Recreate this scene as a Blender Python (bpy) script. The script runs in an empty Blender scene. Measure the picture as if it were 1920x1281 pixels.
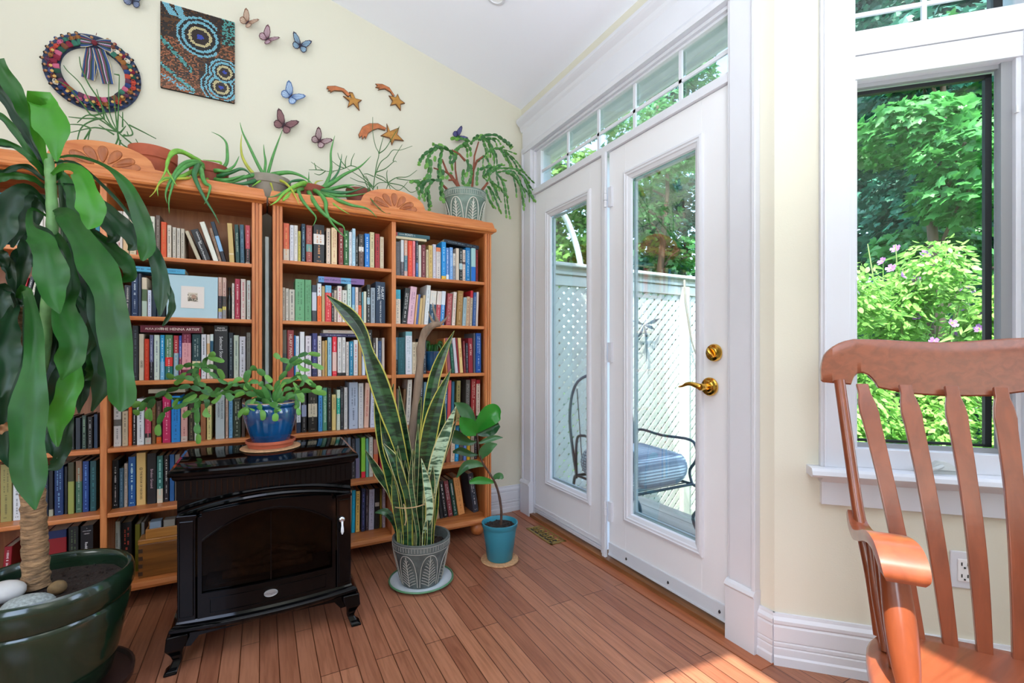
import bpy, math, random
from mathutils import Vector, Matrix
R_ = random.Random(7)
scene = bpy.context.scene
COL = scene.collection

# ---------------------------------------------------------------- camera
CAM = Vector((-1.54, -2.728, 1.055)); YAW = math.radians(28.3); FPX = 870.0; HOR = 661.0
RV = Vector((math.cos(YAW), -math.sin(YAW), 0)); FV = Vector((math.sin(YAW), math.cos(YAW), 0))
cd = bpy.data.cameras.new('camera'); cam = bpy.data.objects.new('camera', cd); COL.objects.link(cam)
cam.location = CAM; cam.rotation_euler = (math.pi/2, 0, -YAW)
cd.sensor_width = 36; cd.lens = FPX*36/1920; cd.shift_y = (HOR-640.5)/1920; cd.clip_start = .05; cd.clip_end = 200
scene.camera = cam

# ---------------------------------------------------------------- sky, sun, added fill lamps
world = bpy.data.worlds.new('sky'); scene.world = world; world.use_nodes = True
wn = world.node_tree; bg = wn.nodes['Background']
sky = wn.nodes.new('ShaderNodeTexSky'); sky.sky_type = 'NISHITA'; sky.sun_disc = False
sky.sun_elevation = math.radians(60); sky.sun_rotation = math.radians(237); sky.dust_density = 2.0
wn.links.new(sky.outputs[0], bg.inputs[0]); bg.inputs[1].default_value = 1.0
SUN_DIR = Vector((-.42, -.27, .866))
sd = bpy.data.lights.new('sun', 'SUN'); sd.energy = 10.5; sd.angle = math.radians(0.6); sd.color = (1, .95, .86)
so = bpy.data.objects.new('sun', sd); COL.objects.link(so); so.rotation_euler = SUN_DIR.to_track_quat('Z', 'Y').to_euler()
so.location = (3, -6, 8)
def area(name, loc, target, sx, sy, power, color=(1, 1, 1), spread=180):
    l = bpy.data.lights.new(name, 'AREA'); l.shape = 'RECTANGLE'; l.size = sx; l.size_y = sy; l.energy = power; l.color = color; l.spread = math.radians(spread)
    o = bpy.data.objects.new(name, l); COL.objects.link(o); o.location = loc
    o.rotation_euler = (Vector(loc)-Vector(target)).to_track_quat('Z', 'Y').to_euler(); return o
# fill lamps added out of view to brighten the room
area('bay_fill', (.61, -3.15, 1.55), (-1.6, -2.9, 1.1), .95, 1.4, 8, (.95, .975, 1))  # added fill at the unseen bay opening, lights the room from the right
area('rear_fill', (-3.0, -3.75, 1.65), (-1.6, 0, 1.9), 1.3, 1.4, 4, (.93, .965, 1))  # weak added fill behind the camera, towards the back wall
area('left_fill', (-4.12, -2.1, 1.75), (0, -.9, 1.6), 1.3, 1.3, 23, (.93, .965, 1))  # added fill for the doors; the left wall has no window
area('rear_fill', (-1.7, -3.3, 1.2), (-1.30, -2.85, 3.2), 1.5, .8, 74, (.86, .93, 1), 136)  # added lamp aimed at the ceiling to imitate bounced flash
vs = scene.view_settings; vs.view_transform = 'Standard'; vs.look = 'None'; vs.gamma = 1; vs.exposure = 0.46
vs.use_curve_mapping = False

# ---------------------------------------------------------------- rays
def P(px, py, d):
    a = (px-960)/FPX*d; return CAM + RV*a + FV*d + Vector((0, 0, -(py-HOR)/FPX*d))
def _dir(px, py):
    return RV*((px-960)/FPX) + FV + Vector((0, 0, -(py-HOR)/FPX))
def PY(px, py, y): r = _dir(px, py); return CAM + r*((y-CAM.y)/r.y)
def PX(px, py, x): r = _dir(px, py); return CAM + r*((x-CAM.x)/r.x)
def PZ(px, py, z): r = _dir(px, py); return CAM + r*((z-CAM.z)/r.z)

# ---------------------------------------------------------------- materials
def lin(h):
    if isinstance(h, (tuple, list)): return tuple(h[:3])
    h = h.lstrip('#')
    if len(h) == 3: h = ''.join(c*2 for c in h)
    v = [int(h[i:i+2], 16)/255 for i in (0, 2, 4)]
    return tuple(c/12.92 if c <= .04045 else ((c+.055)/1.055)**2.4 for c in v)
_mc = {}
def M(name, col, rough=.5, metal=0, var=0, vscale=20, bump=0, bscale=60, spec=.5, trans=0, stretch=None, coat=0, emis=0):
    key = (name, str(col), rough, metal, var, bump, coat)
    if key in _mc: return _mc[key]
    m = bpy.data.materials.new(name); m.use_nodes = True; nt = m.node_tree; b = nt.nodes['Principled BSDF']
    c = lin(col); b.inputs['Base Color'].default_value = (*c, 1); b.inputs['Roughness'].default_value = rough
    b.inputs['Metallic'].default_value = metal; b.inputs['Specular IOR Level'].default_value = spec
    if coat: b.inputs['Coat Weight'].default_value = coat; b.inputs['Coat Roughness'].default_value = .08
    if var or bump:
        tc = nt.nodes.new('ShaderNodeTexCoord'); mp = nt.nodes.new('ShaderNodeMapping'); nt.links.new(tc.outputs['Object'], mp.inputs[0])
        if stretch: mp.inputs['Scale'].default_value = stretch
    if var:
        n = nt.nodes.new('ShaderNodeTexNoise'); n.inputs['Scale'].default_value = vscale; n.inputs['Detail'].default_value = 5
        nt.links.new(mp.outputs[0], n.inputs['Vector'])
        r = nt.nodes.new('ShaderNodeValToRGB'); e = r.color_ramp.elements
        e[0].position = .3; e[1].position = .7
        e[0].color = (*[x*(1-var) for x in c], 1); e[1].color = (*[min(1, x*(1+var)) for x in c], 1)
        nt.links.new(n.outputs['Fac'], r.inputs[0]); nt.links.new(r.outputs[0], b.inputs['Base Color'])
    if bump:
        n2 = nt.nodes.new('ShaderNodeTexNoise'); n2.inputs['Scale'].default_value = bscale; n2.inputs['Detail'].default_value = 4
        nt.links.new(mp.outputs[0], n2.inputs['Vector'])
        bp = nt.nodes.new('ShaderNodeBump'); bp.inputs['Strength'].default_value = bump; bp.inputs['Distance'].default_value = .01
        nt.links.new(n2.outputs['Fac'], bp.inputs['Height']); nt.links.new(bp.outputs[0], b.inputs['Normal'])
    if trans:
        t = nt.nodes.new('ShaderNodeBsdfTranslucent'); mx = nt.nodes.new('ShaderNodeMixShader'); mx.inputs[0].default_value = trans
        t.inputs[0].default_value = (*c, 1); out = nt.nodes['Material Output']
        if var: nt.links.new(r.outputs[0], t.inputs[0])
        nt.links.new(b.outputs[0], mx.inputs[1]); nt.links.new(t.outputs[0], mx.inputs[2]); nt.links.new(mx.outputs[0], out.inputs[0])
    if emis: b.inputs['Emission Color'].default_value = (*c, 1); b.inputs['Emission Strength'].default_value = emis
    _mc[key] = m; return m

def wood(name, c0, c1, axis='z', scale=9, rough=.42, knots=True, coat=.15):
    m = bpy.data.materials.new(name); m.use_nodes = True; nt = m.node_tree; b = nt.nodes['Principled BSDF']; L = nt.links.new
    tc = nt.nodes.new('ShaderNodeTexCoord'); mp = nt.nodes.new('ShaderNodeMapping'); L(tc.outputs['Object'], mp.inputs[0])
    s = {'x': (.09, 1, 1), 'y': (1, .09, 1), 'z': (1, 1, .09)}[axis]; mp.inputs['Scale'].default_value = s
    n = nt.nodes.new('ShaderNodeTexNoise'); n.inputs['Scale'].default_value = scale*5; n.inputs['Detail'].default_value = 6; n.inputs['Distortion'].default_value = .8
    L(mp.outputs[0], n.inputs['Vector'])
    r = nt.nodes.new('ShaderNodeValToRGB'); e = r.color_ramp.elements; e[0].position = .33; e[1].position = .66
    e[0].color = (*lin(c0), 1); e[1].color = (*lin(c1), 1); L(n.outputs['Fac'], r.inputs[0]); last = r.outputs[0]
    if knots:
        mp2 = nt.nodes.new('ShaderNodeMapping'); L(tc.outputs['Object'], mp2.inputs[0]); mp2.inputs['Scale'].default_value = {'x': (.55, 1, 1), 'y': (1, .55, 1), 'z': (1, 1, .55)}[axis]
        v = nt.nodes.new('ShaderNodeTexVoronoi'); v.inputs['Scale'].default_value = 3.3; L(mp2.outputs[0], v.inputs['Vector'])
        r2 = nt.nodes.new('ShaderNodeValToRGB'); f = r2.color_ramp.elements; f[0].position = .03; f[1].position = .06
        f[0].color = (.28, .2, .16, 1); f[1].color = (1, 1, 1, 1); L(v.outputs['Distance'], r2.inputs[0])
        mx = nt.nodes.new('ShaderNodeMix'); mx.data_type = 'RGBA'; mx.blend_type = 'MULTIPLY'; mx.inputs['Factor'].default_value = 1
        L(last, mx.inputs['A']); L(r2.outputs[0], mx.inputs['B']); last = mx.outputs['Result']
    L(last, b.inputs['Base Color']); b.inputs['Roughness'].default_value = rough; b.inputs['Coat Weight'].default_value = coat; b.inputs['Coat Roughness'].default_value = .2
    bp = nt.nodes.new('ShaderNodeBump'); bp.inputs['Strength'].default_value = .05; L(n.outputs['Fac'], bp.inputs['Height']); L(bp.outputs[0], b.inputs['Normal'])
    return m

def glass(name, tint=(.93, .98, .97), refl=.5):
    m = bpy.data.materials.new(name); m.use_nodes = True; nt = m.node_tree; L = nt.links.new
    nt.nodes.remove(nt.nodes['Principled BSDF']); out = nt.nodes['Material Output']
    t = nt.nodes.new('ShaderNodeBsdfTransparent'); t.inputs[0].default_value = (*tint, 1)
    g = nt.nodes.new('ShaderNodeBsdfGlossy'); g.inputs['Roughness'].default_value = .0
    fr = nt.nodes.new('ShaderNodeFresnel'); fr.inputs[0].default_value = 1.45
    mu = nt.nodes.new('ShaderNodeMath'); mu.operation = 'MULTIPLY'; mu.inputs[1].default_value = refl; L(fr.outputs[0], mu.inputs[0])
    mx = nt.nodes.new('ShaderNodeMixShader'); L(mu.outputs[0], mx.inputs[0]); L(t.outputs[0], mx.inputs[1]); L(g.outputs[0], mx.inputs[2]); L(mx.outputs[0], out.inputs[0])
    return m

# ---------------------------------------------------------------- mesh building
class MB:
    def __init__(s): s.v = []; s.f = []; s.mi = []; s.cur = 0
    def mat(s, i): s.cur = i; return s
    def add(s, vs, fs, mi=None):
        b = len(s.v); s.v += [tuple(x) for x in vs]
        for f in fs: s.f.append(tuple(b+i for i in f)); s.mi.append(s.cur if mi is None else mi)
        return s
    def box(s, x0, x1, y0, y1, z0, z1):
        if x0 > x1: x0, x1 = x1, x0
        if y0 > y1: y0, y1 = y1, y0
        if z0 > z1: z0, z1 = z1, z0
        return s.add([(x0,y0,z0),(x1,y0,z0),(x1,y1,z0),(x0,y1,z0),(x0,y0,z1),(x1,y0,z1),(x1,y1,z1),(x0,y1,z1)],
              [(0,3,2,1),(4,5,6,7),(0,1,5,4),(1,2,6,5),(2,3,7,6),(3,0,4,7)])
    def obox(s, o, ax, ay, az):   # oriented box from a corner with three edge vectors
        o, ax, ay, az = map(Vector, (o, ax, ay, az))
        vs = [o, o+ax, o+ax+ay, o+ay]; vs += [v+az for v in vs]
        fs = [(0,3,2,1),(4,5,6,7),(0,1,5,4),(1,2,6,5),(2,3,7,6),(3,0,4,7)]
        if ax.cross(ay).dot(az) < 0: fs = [tuple(reversed(f)) for f in fs]
        return s.add(vs, fs)
    def prism(s, poly, ext, cap=True):   # poly: list of 3D points, ext: extrusion vector
        n = len(poly); e = Vector(ext); p = [Vector(q) for q in poly]; nrm = Vector((0, 0, 0))
        for i in range(n): nrm += p[i].cross(p[(i+1) % n])
        if nrm.dot(e) > 0: p = p[::-1]
        fs = [(i, i+n, (i+1) % n+n, (i+1) % n) for i in range(n)]
        fs = [tuple(reversed(f)) for f in fs]
        fs = [((i+1) % n, (i+1) % n+n, i+n, i) for i in range(n)]
        if cap: fs += [tuple(range(n)), tuple(range(2*n-1, n-1, -1))]
        return s.add(p+[q+e for q in p], fs)
    def loft(s, rings, cap0=True, cap1=True, closed=True):
        n = len(rings[0]); b = len(s.v); s.v += [tuple(v) for r in rings for v in r]
        for k in range(len(rings)-1):
            for i in range(n if closed else n-1):
                j = (i+1) % n; s.f.append((b+k*n+i, b+k*n+j, b+(k+1)*n+j, b+(k+1)*n+i)); s.mi.append(s.cur)
        if closed and cap0: s.f.append(tuple(b+i for i in range(n-1, -1, -1))); s.mi.append(s.cur)
        if closed and cap1: s.f.append(tuple(b+(len(rings)-1)*n+i for i in range(n))); s.mi.append(s.cur)
        return s
    def tube(s, pts, rad, n=8, sq=None):
        pts = [Vector(p) for p in pts]; m = len(pts)
        if not hasattr(rad, '__len__'): rad = [rad]*m
        up = None; rings = []
        for i in range(m):
            t = (pts[min(i+1, m-1)]-pts[max(i-1, 0)])
            t = t.normalized() if t.length > 1e-9 else Vector((0, 0, 1))
            if up is None: up = t.orthogonal().normalized()
            up = (up-t*up.dot(t)); up = up.normalized() if up.length > 1e-6 else t.orthogonal().normalized()
            w = t.cross(up); r = rad[i]
            rings.append([pts[i]+up*(r*math.cos(2*math.pi*k/n))+w*(r*math.sin(2*math.pi*k/n)) for k in range(n)])
        return s.loft(rings)
    def lathe(s, prof, c, n=28, arc=1.0):
        cx, cy, cz = c; m = len(prof); rings = []
        for r, z in prof: rings.append([(cx+r*math.cos(2*math.pi*k/n), cy+r*math.sin(2*math.pi*k/n), cz+z) for k in range(n)])
        return s.loft(rings)
    def ball(s, c, rx, ry=None, rz=None, n=10, m=7):
        ry = ry or rx; rz = rz or rx; c = Vector(c)
        rings = [[c+Vector((rx*math.sin(a)*math.cos(2*math.pi*k/n), ry*math.sin(a)*math.sin(2*math.pi*k/n), -rz*math.cos(a))) for k in range(n)]
                 for a in [math.pi*(.02+.96*j/(m-1)) for j in range(m)]]
        return s.loft(rings)
    def xf(s, mat, start=0):
        for i in range(start, len(s.v)): s.v[i] = tuple(mat @ Vector(s.v[i]))
        return s
    def build(s, name, mats, parent=None, smooth=False, bevel=0, seg=2, sub=0, solid=0, angle=40, vcol=None):
        if not isinstance(mats, (list, tuple)): mats = [mats]
        if parent is not None: off = Vector(parent['_o'])
        else:
            xs = [v[0] for v in s.v]; ys = [v[1] for v in s.v]; zs = [v[2] for v in s.v]
            off = Vector(((min(xs)+max(xs))/2, (min(ys)+max(ys))/2, min(zs)))
        me = bpy.data.meshes.new(name); me.from_pydata([(x-off.x, y-off.y, z-off.z) for x, y, z in s.v], [], s.f); me.update()
        for m in mats: me.materials.append(m)
        if len(mats) > 1: me.polygons.foreach_set('material_index', s.mi)
        if smooth: me.polygons.foreach_set('use_smooth', [True]*len(me.polygons))
        o = bpy.data.objects.new(name, me); COL.objects.link(o); o['_o'] = tuple(off)
        if parent is None: o.location = off
        else: o.parent = parent
        if smooth and angle:
            try: me.set_sharp_from_angle(angle=math.radians(angle))
            except Exception: pass
        if solid: q = o.modifiers.new('thickness', 'SOLIDIFY'); q.thickness = solid; q.offset = 0
        if bevel: q = o.modifiers.new('bevel', 'BEVEL'); q.width = bevel; q.segments = seg; q.limit_method = 'ANGLE'; q.angle_limit = math.radians(35)
        if sub: q = o.modifiers.new('sub', 'SUBSURF'); q.levels = sub; q.render_levels = sub
        return o

def tag(o, label=None, cat=None, group=None, kind=None):
    if label: o['label'] = label
    if cat: o['category'] = cat
    if group: o['group'] = group
    if kind: o['kind'] = kind
    return o
def thing(name, label, cat, loc, group=None, kind=None):
    o = bpy.data.objects.new(name, None); COL.objects.link(o); o.location = loc; o.empty_display_size = .05
    o['_o'] = tuple(loc); return tag(o, label, cat, group, kind)
def struct(o): o['kind'] = 'structure'; return o

def crom(pts, n):   # resample a list of tuples by Catmull-Rom
    out = []; m = len(pts)
    for k in range(n):
        t = k/(n-1)*(m-1); i = min(int(t), m-2); u = t-i
        p0, p1, p2, p3 = pts[max(i-1, 0)], pts[i], pts[i+1], pts[min(i+2, m-1)]
        out.append(tuple(.5*((2*b)+(-a+c)*u+(2*a-5*b+4*c-d)*u*u+(-a+3*b-3*c+d)*u**3) for a, b, c, d in zip(p0, p1, p2, p3)))
    return out

def strip_leaf(mb, pts, ws, n=14, face=None, fold=.18, wave=0, wf=5, thick=0, twist=0, edge=None, cols=5, ph=0, wob=0):
    """pts world points along the midrib; ws half-widths; the blade turns its face to 'face' (a direction) at each point"""
    d = crom([(p[0], p[1], p[2], w) for p, w in zip(pts, ws)], n); rows = []
    P3 = [Vector(q[:3]) for q in d]
    for i, q in enumerate(d):
        t = (P3[min(i+1, n-1)]-P3[max(i-1, 0)]); t = t.normalized() if t.length > 1e-9 else Vector((0, 0, -1))
        fc = (CAM-P3[i]) if face is None else Vector(face)
        if twist: fc = Matrix.Rotation(twist*(i/(n-1)), 3, t) @ fc
        sd_ = t.cross(fc); sd_ = sd_.normalized() if sd_.length > 1e-6 else t.orthogonal().normalized()
        nr = sd_.cross(t).normalized(); w = max(q[3]*(1+wob*math.sin(wf*1.35*i/(n-1)*2*math.pi+ph)), .0004); row = []
        for k in range(cols):
            s_ = -1+2*k/(cols-1); z = -fold*w*(1-abs(s_)) + wave*w*(abs(s_)**2)*math.sin(wf*i/(n-1)*2*math.pi+ph+(1.7 if s_ > 0 else 0))
            row.append(P3[i]+sd_*(s_*w)+nr*z)
        rows.append(row)
    b = len(mb.v); mb.v += [tuple(v) for r in rows for v in r]
    for i in range(n-1):
        for k in range(cols-1):
            mb.f.append((b+i*cols+k, b+i*cols+k+1, b+(i+1)*cols+k+1, b+(i+1)*cols+k))
            mb.mi.append(edge if (edge is not None and k in (0, cols-2)) else mb.cur)
    return mb

def text_mesh(mb, txt, origin, right, up, size, out, maxlen=None, shear=0, bold=0):
    """adds lettering as faces; origin = centre of the line"""
    cu = bpy.data.curves.new('t', 'FONT'); cu.body = txt; cu.size = size; cu.align_x = 'CENTER'; cu.align_y = 'CENTER'
    cu.extrude = .0003; cu.offset = bold; cu.shear = shear; cu.resolution_u = 2
    ob = bpy.data.objects.new('t', cu); me = ob.to_mesh()
    r = Vector(right).normalized(); u = Vector(up).normalized(); o = Vector(origin)+Vector(out)*.0004; nn = r.cross(u)
    xs = [v.co.x for v in me.vertices] or [0]; k = 1
    L = max(xs)-min(xs)
    if maxlen and L > maxlen: k = maxlen/L
    vs = [o+r*(v.co.x*k)+u*v.co.y+nn*v.co.z for v in me.vertices]
    fs = [tuple(p.vertices) for p in me.polygons]; mb.add(vs, fs)
    ob.to_mesh_clear(); bpy.data.objects.remove(ob); bpy.data.curves.remove(cu)
    return mb
# ================================================================ the room
WHITE = M('white_paint', '#d0d2d9', .35, var=.015, vscale=4)
WHITE2 = M('door_paint', '#dfe0e4', .4)
CREAM = M('cream_wall_paint', '#d4d1c1', .85, bump=.04, bscale=180)
CEIL = M('ceiling_paint', '#eaedf6', .45)
PINE = wood('pine', '#b5622c', '#cf8148', 'z'); PINEX = wood('pine_board', '#b5622c', '#d0844a', 'x')
PINED = wood('pine_back', '#8d5226', '#a8693a', 'z', knots=False)
GLASS = glass('window_glass'); BRASS = M('brass', '#e8b854', .13, 1); STEEL = M('zinc', '#9a9a98', .35, 1)
DARK = M('dark_gap', '#1c1a18', .8)

def floor_mat():
    m = bpy.data.materials.new('oak_strip_floor'); m.use_nodes = True; nt = m.node_tree; b = nt.nodes['Principled BSDF']; L = nt.links.new
    tc = nt.nodes.new('ShaderNodeTexCoord'); mp = nt.nodes.new('ShaderNodeMapping'); mp.inputs['Rotation'].default_value = (0, 0, math.pi/2)
    L(tc.outputs['Object'], mp.inputs[0])
    br = nt.nodes.new('ShaderNodeTexBrick'); L(mp.outputs[0], br.inputs['Vector']); br.offset = .37; br.offset_frequency = 3
    br.inputs['Scale'].default_value = 1; br.inputs['Brick Width'].default_value = .82; br.inputs['Row Height'].default_value = .0585
    br.inputs['Mortar Size'].default_value = .0016; br.inputs['Mortar Smooth'].default_value = .2; br.inputs['Bias'].default_value = 0
    br.inputs['Color1'].default_value = (*lin('#a56f53'), 1); br.inputs['Color2'].default_value = (*lin('#8a563f'), 1); br.inputs['Mortar'].default_value = (*lin('#4a2412'), 1)
    mp2 = nt.nodes.new('ShaderNodeMapping'); mp2.inputs['Scale'].default_value = (1, .06, 1); L(tc.outputs['Object'], mp2.inputs[0])
    n = nt.nodes.new('ShaderNodeTexNoise'); n.inputs['Scale'].default_value = 95; n.inputs['Detail'].default_value = 6; n.inputs['Distortion'].default_value = .6; L(mp2.outputs[0], n.inputs['Vector'])
    r = nt.nodes.new('ShaderNodeValToRGB'); e = r.color_ramp.elements; e[0].position = .3; e[1].position = .62; e[0].color = (.62, .55, .5, 1); e[1].color = (1, 1, 1, 1); L(n.outputs['Fac'], r.inputs[0])
    mx = nt.nodes.new('ShaderNodeMix'); mx.data_type = 'RGBA'; mx.blend_type = 'MULTIPLY'; mx.inputs['Factor'].default_value = .85
    L(br.outputs['Color'], mx.inputs['A']); L(r.outputs[0], mx.inputs['B']); L(mx.outputs['Result'], b.inputs['Base Color'])
    b.inputs['Roughness'].default_value = .30
    bp = nt.nodes.new('ShaderNodeBump'); bp.inputs['Strength'].default_value = .25; bp.inputs['Distance'].default_value = .002; bp.invert = True
    L(br.outputs['Fac'], bp.inputs['Height']); L(bp.outputs[0], b.inputs['Normal'])
    return m
FLOOR = floor_mat()
BX = .636   # far plane of the bay
CZ = lambda x: 2.694-.2535*min(x, 0)
W0 = Vector((0, -1.758, 0)); WT = Vector((.70711, -.70711, 0)); WN = Vector((.70711, .70711, 0))
def Wp(t, o, z): return W0+WT*t+WN*o+Vector((0, 0, z))    # window wall: along, outward, height
def PW(px, py):
    r = _dir(px, py); k = (WN.dot(W0-CAM))/(WN.dot(r)); p = CAM+r*k; return (p-W0).dot(WT), p.z
def wbox(mb, t0, t1, o0, o1, z0, z1): return mb.obox(Wp(t0, o0, z0), WT*(t1-t0), WN*(o1-o0), (0, 0, z1-z0))

def floor_poly(z0, z1):
    mb = MB(); pts = [(-4.2, -3.85), (BX, -3.85), (BX, -2.394), (.0, -1.758), (.06, -1.758), (.06, 0), (-4.2, 0)]
    pts = [(-4.2, -3.85), (BX, -3.85), (BX, -2.394), (.0, -1.758), (0, 0), (-4.2, 0)]
    return mb.prism([(x, y, z0) for x, y in pts], (0, 0, z1-z0))
fl = struct(floor_poly(-.12, 0).build('floor', FLOOR))
# floor trim strip along the door wall
struct(MB().box(-.085, .0, -1.765, -.02, 0, .0025).build('trim_1', wood('floor_border', '#8e4f31', '#a5633f', 'y', knots=False)))

# back wall with the sloping ceiling line
struct(MB().prism([(-4.2, 0, 0), (0, 0, 0), (0.2, 0, 0), (.2, 0, 2.694), (0, 0, 2.694), (-4.2, 0, CZ(-4.2))], (0, .16, 0)).build('wall_back', CREAM))
struct(MB().box(-4.36, -4.2, -3.85, .16, 0, CZ(-4.2)).build('wall_left', CREAM))
# rear wall, unseen, with an opening added to let daylight in
mb = MB()
for x0, x1, z0, z1 in [(-4.2, -3.7, 0, 3.3), (-3.7, -2.3, 0, .85), (-3.7, -2.3, 2.4, 3.2), (-2.3, -1.42, 0, 3.1), (-1.42, BX, 0, 2.72)]: mb.box(x0, x1, -3.9, -3.85, z0, z1)
mb.prism([(-4.2, -3.85, 2.69), (BX, -3.85, 2.69), (0, -3.85, 2.8), (-4.2, -3.85, CZ(-4.2))], (0, -.05, 0))
struct(mb.build('wall_rear', CREAM))
mb = MB(); mb.box(BX, BX+.1, -3.9, -3.6, 0, 2.7).box(BX, BX+.1, -2.6, -2.394, 0, 2.7).box(BX, BX+.1, -3.6, -2.6, 0, .8).box(BX, BX+.1, -3.6, -2.6, 2.4, 2.7)
struct(mb.build('wall_bay', CREAM))
# ceiling: slope over the room with a skylight above the camera, flat over the bay
mb = MB()
def slope(x0, x1, y0, y1): mb.prism([(x0, y0, CZ(x0)), (x1, y0, CZ(x1)), (x1, y0, CZ(x1)+.1), (x0, y0, CZ(x0)+.1)], (0, y1-y0, 0))
slope(-4.3, -2.4, -3.9, .16); slope(-1.603, 0, -3.9, .16); slope(-2.4, -1.603, -3.9, -3.35); slope(-2.4, -1.603, -2.633, .16)
struct(mb.build('ceiling', CEIL))
struct(MB().prism([(0, -3.9, 2.694), (BX+.1, -3.9, 2.694), (BX+.1, -2.36, 2.694), (.11, -1.75, 2.694), (0, -1.7, 2.694)], (0, 0, .1)).build('ceiling', CEIL))

# door wall (x = 0 .. .16) around the door opening
DY0, DY1 = -1.60, -.155     # opening, near / far
mb = MB(); mb.box(0, .14, -1.758, DY0, 0, 2.694).box(0, .14, DY1, 0, 0, 2.694).box(0, .14, DY0, DY1, 2.36, 2.694)
struct(mb.build('wall_right', CREAM))

# window wall with its two openings (casement below, transom above)
mb = MB()
wbox(mb, 0, .215, 0, .14, 0, 2.694); wbox(mb, .68, .9, 0, .14, 0, 2.694); wbox(mb, .215, .68, 0, .14, 0, .66); wbox(mb, .215, .68, 0, .14, 2.5, 2.694)
struct(mb.build('wall_window', CREAM))

# baseboards with their mouldings
def base_profile(h=.17, d=.018):
    return [(0, 0), (d+.004, 0), (d+.004, .028), (d, .034), (d, .056), (d-.003, .060), (d, .064), (d, .074), (d-.003, .078), (d, .082), (d, .128), (d-.004, .134), (d, .140), (d, .150), (d-.008, .160), (d-.010, h), (0, h)]
def baseboard(name, o, along, inward, L):
    o, along, inward = Vector(o), Vector(along), Vector(inward)
    return struct(MB().prism([o+inward*a+Vector((0, 0, b)) for a, b in base_profile()], along*L).build(name, WHITE))
baseboard('baseboard_back', (-.36, 0, 0), (1, 0, 0), (0, -1, 0), .36)
baseboard('baseboard_right', (0, -1.762, 0), (0, 1, 0), (-1, 0, 0), .058)
baseboard('baseboard_window', W0+WT*-.006, WT, -WN, .905)

# door casing, head and crown
def fluted(mb, y0, y1, z0, z1, x=-.022):
    mb.box(x, 0.0, y0, y1, z0, z1)
mb = MB(); mb.box(-.022, 0, -1.700, DY0, .2, 2.40).box(-.030, 0, -1.706, -1.692, .2, 2.40).box(-.016, 0, DY0-.001, DY0+.012, .2, 2.37)
struct(mb.build('trim_2', WHITE, bevel=.002))
mb = MB(); mb.box(-.022, 0, DY1, -.057, .2, 2.40).box(-.030, 0, -.068, -.052, .2, 2.40)
struct(mb.build('trim_3', WHITE, bevel=.002))
for i, (y0, y1) in enumerate([(-1.708, -1.592), (-.162, -.048)]):
    mb = MB(); mb.box(-.036, 0, y0, y1, 0, .196).prism([(-.036, y0, .196), (-.042, y0, .204), (-.036, y0, .214), (-.026, y0, .222), (0, y0, .222), (0, y0, .196)], (0, y1-y0, 0))
    struct(mb.build('trim_%d' % (4+i), WHITE, bevel=.001))
mb = MB(); mb.box(-.022, 0, -1.703, -.055, 2.385, 2.56)
mb.prism([(0, -1.72, 2.515), (-.022, -1.72, 2.515), (-.030, -1.72, 2.530), (-.034, -1.72, 2.545), (-.052, -1.72, 2.562), (-.060, -1.72, 2.572), (-.060, -1.72, 2.590), (0, -1.72, 2.590)], (0, 1.682, 0))
mb.prism([(0, -1.703, 2.3605), (-.030, -1.703, 2.3605), (-.034, -1.703, 2.380), (-.026, -1.703, 2.398), (0, -1.703, 2.40)], (0, 1.648, 0))
struct(mb.build('trim_6', WHITE))
# jambs and transom bar
mb = MB(); mb.box(-.003, .12, DY0, DY0+.018, .022, 2.359).box(-.003, .12, DY1-.018, DY1, .022, 2.359).box(-.004, .12, DY0+.018, DY1-.018, 2.345, 2.3595)
mb.box(-.012, .12, DY0, DY1, 2.066, 2.098).box(-.004, .10, DY0, DY1, 2.098, 2.108)
struct(mb.build('trim_7', WHITE, bevel=.0015))
struct(MB().box(-.03, .14, DY0, DY1, .0, .022).build('trim_8', wood('threshold_oak', '#6e4526', '#8c5a34', 'y', knots=False)))

# transom window over the doors
tw = thing('window_1', 'white transom window of ten panes above the double doors', None, (0, -.9, 2.098)); struct(tw)
MB().box(.03, .036, DY0+.018, DY1-.018, 2.108, 2.340).build('pane', GLASS, tw)
mb = MB(); ya, yb = -1.582, -.229
mb.box(.012, .05, ya-.012, ya, 2.105, 2.345).box(.012, .05, yb, yb+.06, 2.105, 2.345).box(.012, .05, ya, yb, 2.105, 2.113).box(.012, .05, ya, yb, 2.334, 2.345)
mb.build('frame', WHITE, tw, bevel=.001)
mb = MB()
for y in (-1.334, -1.058, -.789, -.512): mb.box(.020, .030, y-.008, y+.008, 2.113, 2.334)
mb.box(.020, .029, ya, yb, 2.196, 2.212); mb.build('muntins', WHITE, tw)

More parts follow.
